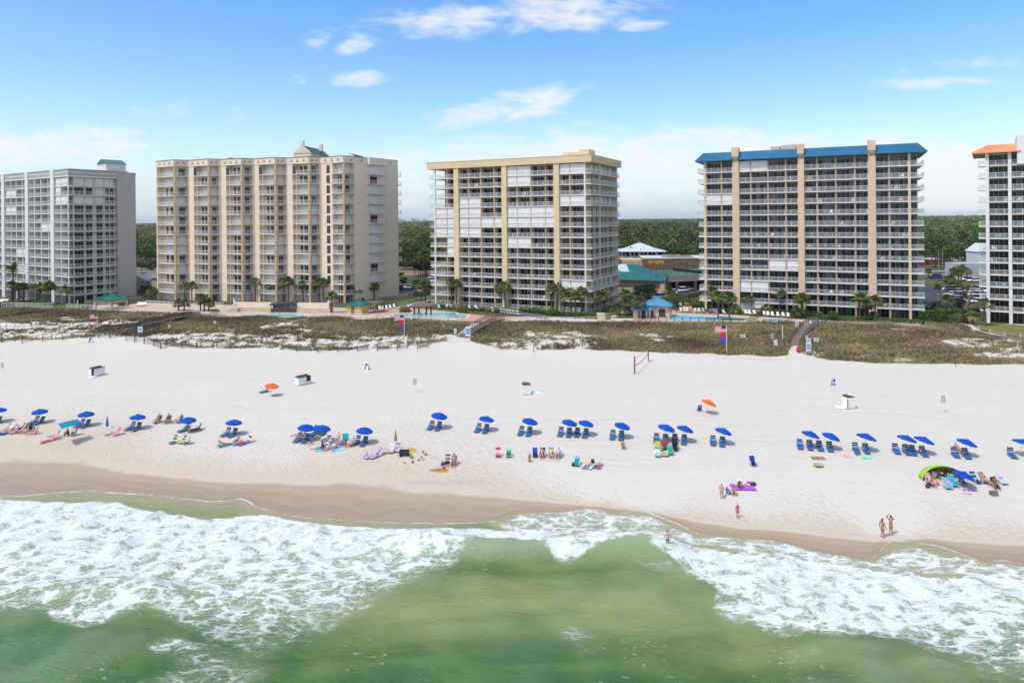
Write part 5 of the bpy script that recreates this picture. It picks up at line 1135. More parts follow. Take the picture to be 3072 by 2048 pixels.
# ---- parked cars
CARC = [('white', (.70, .71, .72)), ('black', (.012, .012, .014)), ('silver', (.38, .39, .41)), ('dark grey', (.05, .055, .06)), ('red', (.30, .02, .02)), ('blue', (.03, .07, .2))]
TYRE = M('tyre', (.015, .015, .015), .9)
def car_proto(kind, cm):
    t = empty('parked_car'); L, W_, H_ = (4.7, 1.85, 1.72) if kind else (4.6, 1.8, 1.45)
    def sec(x, w_, z0, z1, k=.9): return [(x, -w_/2, z0), (x, w_/2, z0), (x, w_/2, (z0+z1)/2), (x, w_/2*k, z1), (x, -w_/2*k, z1), (x, -w_/2, (z0+z1)/2)]
    hb = .95 if kind else .88
    MB().loft([sec(-L/2, W_*.85, .4, hb*.8), sec(-L/2+.25, W_, .25, hb*.92), sec(-L*.2, W_, .22, hb), sec(L*.3, W_, .22, hb), sec(L/2-.2, W_*.97, .28, hb*.97), sec(L/2, W_*.88, .4, hb*.75)]).build('body', cm, t, True)
    r0, r1, q0, q1 = (-L*.22, L*.42, -L*.08, L*.36) if kind else (-L*.24, L*.36, -L*.07, L*.2)
    def q4(x, w_, z): return [(x, -w_/2, z), (x, w_/2, z)]
    gl = MB(); gl.hexa([(r0, -W_*.46, hb), (r1, -W_*.46, hb), (r1, W_*.46, hb), (r0, W_*.46, hb), (q0, -W_*.38, H_-.04), (q1, -W_*.38, H_-.04), (q1, W_*.38, H_-.04), (q0, W_*.38, H_-.04)]); gl.build('windows', GLASS, t)
    MB().hexa([(q0-.04, -W_*.385, H_-.05), (q1+.04, -W_*.385, H_-.05), (q1+.04, W_*.385, H_-.05), (q0-.04, W_*.385, H_-.05), (q0+.15, -W_*.33, H_+.02), (q1-.15, -W_*.33, H_+.02), (q1-.15, W_*.33, H_+.02), (q0+.15, W_*.33, H_+.02)]).build('roof', cm, t)
    for x in (-L*.31, L*.3):
        for y in (-W_/2+.08, W_/2-.08): MB().bar((x, y-.1, .33), (x, y+.1, .33), .66, n=12).build('wheel', TYRE, t)
    return t
PROT = {}
def car(px, py, col, kind, rz, label, z=3.06):
    k = (col, kind); p = at_z(px, py, z)
    if k not in PROT: PROT[k] = t = car_proto(kind, M('car_'+CARC[col][0], CARC[col][1], .25, .03, spec=.6)); t.location = p; t.rotation_euler.z = R(rz)
    else: t = dup(PROT[k], p, R(rz))
    tag(t, label, 'car', 'parked cars')
for q in ((1977, 896, 0, 1, 30, 'white estate car nearest the light blue pool house roof'), (1996, 891, 0, 1, 30, 'second white car from the blue pool house roof'), (2012, 885, 0, 0, 30, 'third white car of the row behind the pool house'), (2019, 880, 2, 0, 30, 'silver car behind the row by the pool house'), (2043, 876, 0, 1, 30, 'white car under the tennis deck end'), (2062, 872, 0, 0, 30, 'farthest white car of the tennis deck row'),
          (zR(470, 0)[0], zR(0, 985)[1], 0, 1, 5, 'white car at the back of the right car park'), (zR(560, 0)[0], zR(0, 1010)[1], 2, 0, 5, 'silver car at the back right of the right car park'), (zR(440, 0)[0], zR(0, 1020)[1], 3, 1, 5, 'dark grey car in the right car park, back left'), (zR(480, 0)[0], zR(0, 1050)[1], 0, 0, 5, 'white saloon in the middle of the right car park'), (zR(560, 0)[0], zR(0, 1080)[1], 3, 0, 5, 'dark grey car in the middle of the right car park'), (zR(540, 0)[0], zR(0, 1120)[1], 2, 1, 5, 'silver car near the front of the right car park'), (zR(530, 0)[0], zR(0, 1155)[1], 1, 1, 5, 'black car at the front of the right car park'),
          (zR(455, 0)[0], zR(0, 735)[1], 0, 1, 80, 'white car driving on the right gap street'), (zR(280, 0)[0], zR(0, 825)[1], 5, 1, 0, 'dark blue car beside the round bush in the right gap'), (zR(165, 0)[0], zR(0, 765)[1], 0, 1, 0, 'white van half hidden by the tan tower balconies'), (zR(680, 0)[0], zR(0, 855)[1], 0, 0, 0, 'white saloon left of the canopy shelter pillar'), (zR(770, 0)[0], zR(0, 870)[1], 0, 0, 0, 'white saloon right of the canopy shelter pillar'),
          (zR(890, 0)[0], zR(0, 960)[1], 0, 1, 5, 'back white car of the row by the red path'), (zR(820, 0)[0], zR(0, 985)[1], 2, 1, 5, 'back silver car of the row by the red path'), (zR(900, 0)[0], zR(0, 1000)[1], 0, 1, 5, 'white car half behind the orange roofed tower'), (zR(810, 0)[0], zR(0, 1015)[1], 0, 0, 5, 'second white car from the back of the red path row'), (zR(805, 0)[0], zR(0, 1055)[1], 0, 1, 5, 'third white car of the red path row'), (zR(800, 0)[0], zR(0, 1095)[1], 3, 0, 5, 'dark grey car of the red path row'), (zR(800, 0)[0], zR(0, 1140)[1], 0, 0, 5, 'front white car of the red path row'),
          (zA(490, 0)[0], zA(0, 838)[1], 0, 1, 0, 'white van parked left at the low brick shop'), (zA(960, 0)[0], zA(0, 830)[1], 0, 1, 0, 'white van parked right at the low brick shop'), (zA(1130, 0)[0], zA(0, 828)[1], 3, 1, 0, 'dark pickup parked at the right of the shop'),
          (1190+190/4.9, 640+1110/4.9, 2, 0, 0, 'silver car in the shade in the middle gap'), (1190+340/4.9, 640+1175/4.9, 0, 0, 0, 'white car behind the grey board fence in the middle gap'), (1190+480/4.9, 640+1010/4.9, 0, 1, 0, 'white van farther back in the middle gap'), (1190+540/4.9, 640+960/4.9, 5, 1, 0, 'blue van at the back of the middle gap'), (1190+430/4.9, 640+1100/4.9, 3, 0, 0, 'dark car in the middle gap left of the yellow tower')):
    car(q[0], q[1], q[2], q[3], q[4], q[5])
# ================================================================ dune grass, palms, shrubs, trees and the forest
rs = np.random.RandomState(11)
def sdp(poly, x, y):
    P = np.array(poly, float); Q = np.roll(P, -1, 0); best = np.full(x.shape, 1e9); ins = np.zeros(x.shape, bool)
    for (x0, y0), (x1, y1) in zip(P, Q):
        dx, dy = x1-x0, y1-y0; k = np.clip(((x-x0)*dx+(y-y0)*dy)/(dx*dx+dy*dy+1e-9), 0, 1)
        best = np.minimum(best, np.hypot(x-x0-k*dx, y-y0-k*dy)); ins ^= ((y0 > y) != (y1 > y)) & (x < dx*(y-y0)/(dy if dy else 1e-9)+x0)
    return np.where(ins, best, -best)
GRASS = [(-500, 704), (0, 707), (330, 716), (560, 728), (940, 733), (1050, 738), (1080, 740), (1070, 752), (1040, 772), (1030, 783), (960, 797), (800, 803), (700, 806), (600, 799), (470, 799), (380, 794), (330, 776), (280, 769), (160, 777), (0, 784), (-500, 795)]
GRASS2 = [(1125, 739), (1340, 740), (1560, 741), (1830, 742), (1845, 744), (1812, 800), (1806, 818), (1780, 818), (1650, 813), (1500, 808), (1400, 804), (1330, 800), (1210, 804), (1150, 800), (1080, 782), (1086, 770)]
GRASS3 = [(1884, 741), (2000, 741), (2100, 743), (2195, 743), (2222, 752), (2240, 764), (2352, 779), (2900, 800), (2900, 842), (2352, 837), (2200, 836), (2000, 833), (1900, 826), (1848, 816), (1832, 800), (1850, 780)]
BARE = [[(0, 733), (120, 737), (270, 735), (330, 738), (250, 752), (180, 765), (260, 766), (300, 772), (0, 782), (-200, 782), (-200, 735)], [(350, 765), (560, 762), (700, 775), (860, 772), (1040, 770), (1040, 786), (900, 797), (760, 800), (640, 796), (480, 795), (390, 792), (350, 780)],
        [(580, 745), (680, 745), (690, 752), (600, 754)], [(1110, 790), (1180, 776), (1330, 775), (1390, 788), (1340, 797), (1180, 802)], [(1180, 768), (1310, 763), (1400, 772), (1300, 778)], [(2170, 782), (2240, 775), (2352, 788), (2352, 808), (2250, 806), (2180, 795)], [(2230, 810), (2352, 812), (2352, 826), (2240, 822)], [(1460, 768), (1500, 765), (1560, 776), (1500, 778)], [(700, 750), (740, 756), (720, 760), (690, 757)]]
def cover(x, y):
    """how densely grass covers the spot, 0..1"""
    px, py = proj(x, y, gz(x, y)); px = px/1.30612; py = py/1.30612
    c = np.maximum(np.maximum(smooth(-1.5, 1.5, sdp(GRASS, px, py)+1.2*wob(x, y, 1., 71)), smooth(-1.5, 1.5, sdp(GRASS2, px, py)+1.2*wob(x, y, 1., 72))), smooth(-1.5, 1.5, sdp(GRASS3, px, py)+1.2*wob(x, y, 1., 73)))
    bare = 0
    for P in BARE: bare = np.maximum(bare, smooth(-5, 4, sdp(P, px, py)+5*wob(x, y, .55, 74)+3*wob(x, y, 1.6, 77)))
    patch = smooth(.95, 1.3, wob(x, y, .33, 75)+.5*wob(x, y, 1.0, 76))
    return c, c*(1-bare*np.clip(.80+.42*wob(x, y, 1.5, 78)+.3*wob(x, y, 3.2, 79), .25, 1.))*(1-.6*patch)
N = 170000
tt = rs.uniform(-215, 150, N); ss = rs.uniform(58, 110, N); gx, gy = xy(ss, tt); cb, cv = cover(gx, gy)
keep = rs.rand(N) < np.maximum(cv, .05*cb); gx, gy, cv = gx[keep], gy[keep], cv[keep]; gzv = gz(gx, gy); K = len(gx)
nb = 6
hgt = (.42+.42*rs.rand(K))*(.6+.5*cv)*(.75+.35*np.clip(wob(gx, gy, .5, 81), -1, 1)); tint = np.clip(.5+.36*wob(gx, gy, .2, 82)+.24*rs.randn(K), 0, 1)
ang = rs.uniform(0, 6.283, (K, nb)); off = rs.uniform(.02, .16, (K, nb)); lean = rs.uniform(.15, .6, (K, nb)); hh_ = hgt[:, None]*rs.uniform(.6, 1.1, (K, nb)); wd_ = rs.uniform(.05, .10, (K, nb))
bx = gx[:, None]+off*np.cos(ang); by = gy[:, None]+off*np.sin(ang); bz = np.repeat(gzv[:, None], nb, 1)-.03
ta_ = ang+rs.uniform(1., 2.1, (K, nb)); ux, uy = np.cos(ta_)*wd_, np.sin(ta_)*wd_
V = np.stack([np.stack([bx-ux, by-uy, bz], -1), np.stack([bx+ux, by+uy, bz], -1), np.stack([bx+lean*hh_*np.cos(ang)+.06, by+lean*hh_*np.sin(ang)+.03, bz+hh_], -1)], 2).reshape(-1, 3)
m, n, b = newmat('dune_grass'); ti = n.attr('tint')
gc = n.ramp(ti, [(0, (.15, .108, .07)), (.35, (.23, .185, .10)), (.6, (.245, .215, .10)), (.8, (.185, .18, .07)), (1, (.40, .33, .20))])
n.t.links.new(gc, b.inputs['Base Color']); b.inputs['Roughness'].default_value = .85; b.inputs['Specular IOR Level'].default_value = .15
me = npmesh('dune_grass', V, np.arange(len(V)).reshape(-1, 3), m); fattr(me, 'tint', np.repeat(tint, nb*3)); struct(link('dune_grass', me), 'stuff')
# litter on the ground under the grass
gme = bpy.data.objects['ground'].data; co = np.zeros(len(gme.vertices)*3, np.float32); gme.vertices.foreach_get('co', co); co = co.reshape(-1, 3)
msk = (co[:, 1] > 90) & (co[:, 1] < 260) & (np.abs(co[:, 0]) < 260); lit = np.zeros(len(co)); lit[msk] = cover(co[msk, 0], co[msk, 1])[1]
gme.attributes['dune'].data.foreach_set('value', lit.astype(np.float32))
# ---- leaf helpers
def leafmat(name, lo, hi, dry=None):
    m, n, b = newmat(name); ti = n.attr('tint')
    st_ = [(0, lo), (.75, hi)]+([(1, dry)] if dry else [(1, tuple(c*1.25 for c in hi))])
    n.t.links.new(n.ramp(ti, st_), b.inputs['Base Color']); b.inputs['Roughness'].default_value = .6; b.inputs['Specular IOR Level'].default_value = .25
    return m
def leafcloud(name, C, size, mat, seed, tint=None, flat=0.):
    """a cloud of leaf quads round the centres C"""
    r = np.random.RandomState(seed); K = len(C); a = r.randn(K, 3); a[:, 2] *= (1-flat); a /= np.linalg.norm(a, axis=1)[:, None]; h = r.randn(K, 3); b_ = np.cross(a, h); b_ /= np.linalg.norm(b_, axis=1)[:, None]
    s_ = (size if np.ndim(size) else np.full(K, size))*r.uniform(.6, 1.35, K); a = a*s_[:, None]; b_ = b_*(s_*r.uniform(.45, .9, K))[:, None]
    V = np.stack([C-a, C-b_*.9, C+a, C+b_], 1).reshape(-1, 3); me = npmesh(name, V, np.arange(4*K).reshape(-1, 4), mat)
    fattr(me, 'tint', np.repeat(np.clip(r.rand(K)*.6+(.2 if tint is None else tint), 0, 1), 4)); return me
LEAFP = leafmat('palm_leaf', (.030, .052, .013), (.115, .150, .036), (.23, .17, .07)); TRUNKP = M('palm_trunk', (.125, .10, .08), .95, .35, 5., .03, streak=True)
DRYF = M('dry_frond', (.17, .115, .06), .9, .3)
def palm_crown(seed, r_=1.7, nf=42, date=False):
    r = random.Random(seed); V = []; T = []; F_ = []
    for i in range(nf):
        az = r.uniform(0, 6.283); el = math.asin(max(-.75, min(.98, -.5+1.5*(i+.5)/nf))); L = r_*r.uniform(.8, 1.15); pet = L*(.42 if not date else .15)
        d = Vector((math.cos(az)*math.cos(el), math.sin(az)*math.cos(el), math.sin(el))); side = Vector((-math.sin(az), math.cos(az), 0)); upv = side.cross(d)*-1
        tn = (.05 if el < -.25 else .35)+.45*r.random(); tn = .98 if (el < -.45 and r.random() < .5) else tn
        base = d*pet; i0 = len(V); w = .025; V += [tuple(side*-w), tuple(side*w), tuple(base+side*w*.7), tuple(base-side*w*.7)]; F_.append((i0, i0+1, i0+2, i0+3)); T += [tn]*4
        if date:
            for k in range(11):
                f = k/10; p = d*(L*1.25*(.12+.88*f))+Vector((0, 0, -.55*L*f*f)); ll = L*.42*(1-.55*f)
                for sg in (-1, 1):
                    q = p+side*sg*ll*.8+d*ll*.55+Vector((0, 0, -.14*ll)); e = d*.07; i0 = len(V); V += [tuple(p-e), tuple(p+e), tuple(q)]; F_.append((i0, i0+1, i0+2)); T += [tn]*3
        else:
            for k in range(9):
                a = (k-4)/4*1.15; ll = (L-pet)*(1-.22*abs(a)); dr = d*math.cos(a)+side*math.sin(a); mid = base+dr*ll*.62+upv*.04; tip = base+dr*ll+Vector((0, 0, -.30*ll)); e = (side*math.cos(a)-d*math.sin(a))*ll*.10
                i0 = len(V); V += [tuple(base), tuple(mid+e), tuple(tip), tuple(mid-e)]; F_.append((i0, i0+1, i0+2, i0+3)); T += [tn]*4
    me = bpy.data.meshes.new('palm_crown'); me.from_pydata(V, [], F_); me.materials.append(LEAFP); fattr(me, 'tint', T); return me
def palm_trunk(seed, h, w0=.34):
    r = random.Random(seed); bx, by = r.uniform(-.25, .25), r.uniform(-.15, .15); rings = []
    for i in range(9):
        f = i/8; rr = w0*.5*(1.25-.45*f if f < .3 else (1.1-.15*f)+(.35 if f > .78 else 0)*(1 if f < .97 else .2))
        rings.append([(bx*math.sin(f*2)+rr*math.cos(6.283*k/8), by*f+rr*math.sin(6.283*k/8), h*f-.1*(i == 0)) for k in range(8)])
    return MB().loft(rings).mesh('palm_trunk', TRUNKP), (bx*math.sin(2), by)
crowns = [palm_crown(s_) for s_ in range(5)]; tall = [palm_crown(20+s_, 2.3, 40, True) for s_ in range(2)]; tcache = {}
def palm(px, pb, pt, label, group, kind=0, crown_r=1., big=False):
    p = gp(px, pb); top = at_y(px, pt, p.y).z; cr_ = (1.16 if kind == 0 else 1.3)*crown_r; ht = max(.8, top-p.z-cr_*1.15); key = round(ht*2)/2
    v = rnd.randrange(3)
    if (key, v) not in tcache: tcache[(key, v)] = palm_trunk(rnd.randrange(999), key, .36 if key < 6 else .40)
    tm, (bx, by) = tcache[(key, v)]; t = empty('palm_tree', p, rnd.uniform(0, 6.28)); t.scale = (1, 1, ht/key); tag(t, label, 'palm tree', group)
    link('trunk', tm, t); c = link('crown', rnd.choice(crowns if kind == 0 else tall), t, (bx, by, key-.05)); c.scale = (cr_, cr_, cr_*key/ht); return t
def zz(f, lst): return [(f(x)[0], f(x)[1]) for x in lst]
q1 = lambda x, y: (x/2.8, 400+y/2.8); q2 = lambda x, y: (440+x/2.8, 400+y/2.8); q3 = lambda x, y: (820+x/2.8, 400+y/2.8); q4 = lambda x, y: (1240+x/2.8, 420+y/2.8); q5 = lambda x, y: (1840+x/2.703, 400+y/2.703); q6 = lambda x, y: (2400+x/2.704, 400+y/2.704)
def row(f, items, where, group, kind=0):
    items = sorted(items); m_ = len(items)
    ordn = ['first', 'second', 'third', 'fourth', 'fifth', 'sixth', 'seventh', 'eighth', 'ninth', 'tenth', 'eleventh', 'twelfth', 'thirteenth', 'fourteenth', 'fifteenth', 'sixteenth', 'seventeenth', 'eighteenth', 'nineteenth']
    for i, it in enumerate(items):
        x, yb, yt = it[:3]; kd = it[3] if len(it) > 3 else kind; a = f(x, yb); b_ = f(x, yt); hpx = a[1]-b_[1]
        kindw = 'feathery tall date' if kd == 1 else ('short' if hpx < 38 else ('tall' if hpx > 68 else 'medium')); palm(a[0], a[1], b_[1], f'{kindw} palm, {ordn[i]} from the left of those {where}', group, kd, .92 if hpx < 38 else 1.06)
GP = 'palms along the towers'
row(q1, [(112, 1418, 1100, 1), (100, 1420, 1240), (160, 1408, 1255), (196, 1402, 1250), (308, 1412, 1265), (342, 1420, 1255), (412, 1438, 1235), (426, 1436, 1250), (565, 1440, 1272)], 'before the white grey-banded tower', GP)
row(q1, [(868, 1400, 1305), (1010, 1385, 1250), (1277, 1400, 1290), (1235, 1330, 1240)], 'between the white and peach towers', GP)
row(q2, [(318, 1420, 1248), (380, 1422, 1245), (268, 1490, 1395), (312, 1492, 1393), (452, 1492, 1350), (486, 1495, 1362), (520, 1495, 1392), (590, 1400, 1258), (618, 1402, 1262), (862, 1400, 1222), (912, 1412, 1208), (1038, 1408, 1250), (1106, 1410, 1248)], 'before the left half of the peach tower', GP)
row(q3, [(86, 1415, 1212), (128, 1418, 1208), (254, 1420, 1235), (386, 1420, 1215), (426, 1420, 1218), (470, 1400, 1240), (492, 1510, 1328), (662, 1412, 1275), (714, 1405, 1280), (852, 1395, 1255), (970, 1370, 1270)], 'before the right half of the peach tower', GP)
row(q4, [(68, 1370, 1190), (100, 1366, 1165), (20, 1350, 1180), (320, 1388, 1158), (362, 1392, 1168), (735, 1405, 1198), (774, 1412, 1192), (1166, 1435, 1203), (1206, 1435, 1198), (1268, 1478, 1245), (1330, 1465, 1240), (1362, 1485, 1262), (1412, 1450, 1232), (1572, 1452, 1272), (1608, 1448, 1268)], 'before the yellow tower', GP)
row(q5, [(24, 1470, 1420), (100, 1482, 1258), (134, 1430, 1300), (108, 1440, 1330), (206, 1505, 1325), (200, 1345, 1240), (236, 1335, 1236), (285, 1330, 1225), (320, 1335, 1230), (465, 1355, 1255), (250, 1300, 1225)], 'around the light blue roofed pool house', GP)
row(q5, [(795, 1462, 1235), (850, 1502, 1290), (905, 1440, 1300), (940, 1515, 1285), (1090, 1440, 1290), (1000, 1450, 1395), (1245, 1450, 1410), (1345, 1452, 1255), (1410, 1445, 1238), (1530, 1482, 1300)], 'before the left half of the tan tower', GP)
row(q6, [(20, 1480, 1305), (485, 1532, 1282), (530, 1515, 1340), (610, 1532, 1315), (592, 1512, 1478)], 'before the right half of the tan tower', GP)
row(q6, [(1190, 1512, 1312), (1402, 1548, 1405), (1498, 1562, 1335)], 'by the orange roofed tower', GP)
row(lambda x, y: (2740+x/4.238, 640+y/4.238), [(468, 990, 785), (528, 950, 690), (578, 955, 700), (610, 950, 650), (682, 860, 690), (742, 830, 740), (430, 900, 800), (188, 830, 690), (490, 940, 905), (580, 960, 880)], 'on the street in the right gap', 'palms in the street behind')
row(lambda x, y: (2740+x/4.238, 640+y/4.238), [(240, 700, 420, 1), (278, 690, 470, 1)], 'in the pair before the forest', 'palms in the street behind')
# ---- shrubs and hedges
SHG = leafmat('shrub_leaf', (.018, .042, .009), (.070, .115, .024)); HEDG = leafmat('hedge_leaf', (.030, .075, .010), (.085, .165, .022)); BRG = leafmat('tropical_leaf', (.03, .055, .012), (.16, .17, .04), (.28, .16, .05))
def blobpts(seed, n_, rx, ry, rz, hollow=.55):
    r = np.random.RandomState(seed); d = r.randn(n_, 3); d /= np.linalg.norm(d, axis=1)[:, None]; rad = hollow+(1-hollow)*r.rand(n_)**.5; lump = 1+.18*np.sin(d[:, 0]*5+seed)*np.cos(d[:, 1]*4+seed*2)+.12*np.sin(d[:, 2]*7+seed)
    P = d*(rad*lump)[:, None]*np.array([rx, ry, rz]); return P
shrubs = []
for i in range(5):
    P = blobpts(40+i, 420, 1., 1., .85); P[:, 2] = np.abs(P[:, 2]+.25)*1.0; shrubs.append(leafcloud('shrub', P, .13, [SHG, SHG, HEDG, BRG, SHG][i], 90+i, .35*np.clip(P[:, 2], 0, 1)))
def boxpts(seed, n_, w, d, h):
    r = np.random.RandomState(seed); P = np.stack([r.uniform(-w/2, w/2, n_), r.uniform(-d/2, d/2, n_), r.uniform(.05, h, n_)], -1); f = r.randint(0, 5, n_)
    P[f == 0, 2] = h+.05*r.randn((f == 0).sum()); P[f == 4, 2] = h+.05*r.randn((f == 4).sum()); P[f == 1, 1] = -d/2+.05*r.randn((f == 1).sum()); P[f == 2, 0] = w/2+.05*r.randn((f == 2).sum()); P[f == 3, 0] = -w/2+.05*r.randn((f == 3).sum()); return P
def shrub(px, py, wpx, hpx, label, group, v=None):
    p = gp(px, py); s_ = p.y/F; v = rnd.randrange(5) if v is None else v
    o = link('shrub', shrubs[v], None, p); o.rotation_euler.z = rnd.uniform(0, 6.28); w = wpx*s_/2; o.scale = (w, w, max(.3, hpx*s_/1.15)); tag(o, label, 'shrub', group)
def hedge(px, py, w, d, h, rz, label, mat=None):
    p = gp(px, py); P = boxpts(int(px), int(min(2600, 90*w*d+120*w*h)), w, d, h); o = link('hedge', leafcloud('hedge', P, .17, mat or HEDG, int(py), .35*np.clip(P[:, 2]/h, 0, 1)), None, p); o.rotation_euler.z = R(rz); tag(o, label, 'hedge', 'clipped hedges')
hedge(2076, 917, 4.8, 3.2, 1.7, -20, 'bright clipped hedge block left of the tan tower'); hedge(2049, 905, 3.4, 2.2, 1.6, -20, 'dark tall hedge block behind the bright one', SHG); hedge(2012, 921, 3.6, 3., 1.9, -20, 'hedge right of the pool house roof', SHG); hedge(2010, 908, 3.8, 2.4, 1.5, -20, 'lighter hedge behind the pool house'); hedge(2108, 926, 5, 1.1, 1.1, -22, 'low dark hedge at the foot of the tan tower', SHG)
hedge(1887, 945, 2.4, 1.6, 1.8, -15, 'dark round hedge left of the small blue roofed hut', SHG)
for i, (x, y, w) in enumerate(((2190, 940, 5), (2300, 940, 6), (2360, 944, 6), (2430, 948, 5))): hedge(x, y, w, .9, 1.0, -24, ('first', 'second', 'third', 'fourth')[i]+' low hedge from the left behind the pool loungers of the tan tower')
for i, (x, y, w) in enumerate(((2490, 957, 4.5), (2535, 962, 5), (2615, 965, 5), (2660, 968, 4), (2720, 970, 6.5))): hedge(x, y, w, 1., .75, -24, ('first', 'second', 'third', 'fourth', 'fifth')[i]+' low green hedge from the left along the right half of the tan tower')
hedge(2795, 958, 5.5, 3.0, 2.0, -15, 'broad bright hedge right of the tan tower'); hedge(2852, 968, 5.6, 3.4, 3.0, -15, 'tall dark hedge by the lawn corner', SHG); hedge(2800, 938, 9, 1., 1.0, -15, 'long low dark hedge before the right car park', SHG)
for i, (x, y, w, h) in enumerate(((2880, 925, 14, 14), (2888, 905, 14, 16), (2893, 890, 14, 16), (2878, 912, 16, 14), (2805, 925, 22, 18), (2815, 868, 24, 20), (2906, 870, 12, 16))): shrub(x, y, w, h, ('round dark shrub by the grey fence, lower', 'round dark shrub by the grey fence, third', 'round dark shrub by the grey fence, second', 'pale round shrub by the right car park', 'dark shrub at the left front of the right car park', 'round bush beside the dark blue car', 'dark shrub at the top of the red path')[i], 'shrubs by the right car park', i % 2)
big_ = [(2500, 966, 34, 34, 'large dark bush before the tan tower foot', 0), (2393, 955, 42, 38, 'large dark bush at the head of the right boardwalk', 1), (2418, 950, 24, 24, 'green bush right of the boardwalk head', 0), (1215, 936, 36, 22, 'tropical planting left of the teal pool', 3), (1387, 938, 34, 20, 'tropical planting at the right end of the teal pool', 3), (1825, 958, 16, 16, 'light green bush right of the cream gate block', 2), (1148, 922, 44, 12, 'low dark shrub bed left of the board fence lawn', 0), (1172, 918, 36, 12, 'low dark shrub bed right of the bath house pergola', 0), (644, 938, 30, 12, 'low dark shrub under the palms by the terrace steps', 0), (1078, 903, 28, 12, 'green bush behind the teal roofed bath house', 2), (150, 915, 40, 10, 'low green shrub bed under the left palms', 2), (15, 918, 44, 16, 'dark green shrub at the left photo edge', 0), (110, 910, 40, 9, 'low green shrub bed before the white tower', 2), (385, 900, 30, 12, 'bright green shrub by the grey garage block', 2), (262, 925, 30, 10, 'low shrub left of the teal gazebo', 0), (370, 918, 30, 14, 'dark shrub right of the teal gazebo', 0), (2106, 935, 14, 16, 'small palm-like plant at the tan tower foot', 3), (478, 990, 16, 12, 'green bush growing through the left boardwalk rail', 0)]
for x, y, w, h, l, v in big_: shrub(x, y, w, h, l, 'larger garden shrubs', v)
for i in range(11): shrub(1300+i*24, 921+i*1.9+(i % 3), 26, 9+(i*5) % 7, f'low shrub above the stone planter wall, {["first","second","third","fourth","fifth","sixth","seventh","eighth","ninth","tenth","eleventh"][i]} from the left', 'shrub strip above the planter wall', (0, 2, 4, 3)[i % 4])
for i in range(9): shrub(1568+i*17, 938+i*1.6+(i % 2)*2, 24, 16+(i*7) % 9, f'bushy green shrub before the yellow tower, {["first","second","third","fourth","fifth","sixth","seventh","eighth","ninth"][i]} from the left', 'shrub bank right of the brick deck', (0, 4, 2)[i % 3])
for i in range(6): shrub(1716+i*16, 951+i*.8+(i % 2)*2, 22, 14+(i*5) % 8, f'dark shrub behind the white fence, {["first","second","third","fourth","fifth","sixth"][i]} from the left under the corner palms', 'shrub bank under the corner palms', (4, 0, 1)[i % 3])
# ---- broadleaf trees and pines that stand apart
BARK = M('bark', (.10, .08, .065), .95, .3, 4.); TREEL = leafmat('oak_leaf', (.02, .042, .010), (.085, .115, .028)); PINEL = leafmat('pine_needle', (.032, .06, .017), (.12, .155, .045)); OLIVL = leafmat('scrub_leaf', (.04, .05, .016), (.125, .125, .045))
def tree_proto(seed, mat, pine):
    r = random.Random(seed); t = empty('pine_tree' if pine else 'broadleaf_tree'); C = []; mb = MB()
    if pine:
        mb.bar((0, 0, -.2), (.1, 0, .95*10), .34, n=7, w2=.3)
        for i in range(15):
            z = 3.6+6.3*i/14; L = (2.5 if i < 9 else 2.3*(15-i)/6)*r.uniform(.6, 1.); a = i*2.4+r.random(); e = Vector((math.cos(a)*L, math.sin(a)*L, z+.5)); mb.bar((.05, 0, z), e, .09, n=5, w2=.4); P = blobpts(seed*31+i, 60, 1.15, 1.15, .6, .1); C.append(P+np.array(e)*[.85, .85, 1])
        C.append(blobpts(seed, 70, .8, .8, .8, .1)+np.array([.1, 0, 10.]))
    else:
        mb.bar((0, 0, -.2), (.2, .1, 3.), .4, n=7, w2=.7)
        for i in range(9):
            a = i*.7+r.random(); L = r.uniform(1., 2.5); e = Vector((math.cos(a*1.7)*L, math.sin(a*1.7)*L, r.uniform(3.8, 6.2))); mb.bar((.2, .1, 2.8), e, .16, n=5, w2=.4); C.append(blobpts(seed*17+i, 130, 1.45, 1.45, 1.1, .35)+np.array(e))
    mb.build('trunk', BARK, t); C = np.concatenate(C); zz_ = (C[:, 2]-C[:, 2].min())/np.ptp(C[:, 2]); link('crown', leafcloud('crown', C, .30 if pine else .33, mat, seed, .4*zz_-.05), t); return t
def place_tree(proto, p, h, base, label, group, first):
    t = first if first is not None else dup(proto); t.location = p; t.rotation_euler.z = rnd.uniform(0, 6.28); k = h/base; t.scale = (k*rnd.uniform(.9, 1.15),)*2+(k,); tag(t, label, 'tree', group)
oak = [tree_proto(3, TREEL, False), tree_proto(5, TREEL, False)]; pine = [tree_proto(7, PINEL, True), tree_proto(9, PINEL, True), tree_proto(12, OLIVL, True)]; used = set()
def putree(px, pb, ht_px, kind, j, label, group):
    p = at_z(px, pb, 3.); pr = (pine if kind else oak)[j]; k = (kind, j); first = pr if k not in used else None; used.add(k); place_tree(pr, p, ht_px*p.y/F, 10.6 if kind else 7.2, label, group, first)
qm = lambda x, y: (1190+x/4.9, 640+y/4.9)
for i, (x, yb, yt) in enumerate(((70, 960, 860), (95, 1100, 930), (170, 905, 680), (190, 905, 690), (268, 925, 640), (325, 935, 650), (350, 935, 620), (420, 930, 690), (470, 900, 670), (110, 900, 700), (370, 1160, 960), (285, 1170, 985), (450, 1150, 990), (60, 1180, 1050))):
    a, b_ = qm(x, yb), qm(x, yt); putree(a[0], a[1], a[1]-b_[1], 0, i % 2, f'bushy tree right of the peach tower, {["first","second","third","fourth","fifth","sixth","seventh","eighth","ninth","tenth","eleventh","twelfth","thirteenth","fourteenth"][i]}', 'bushy trees in the middle gap')
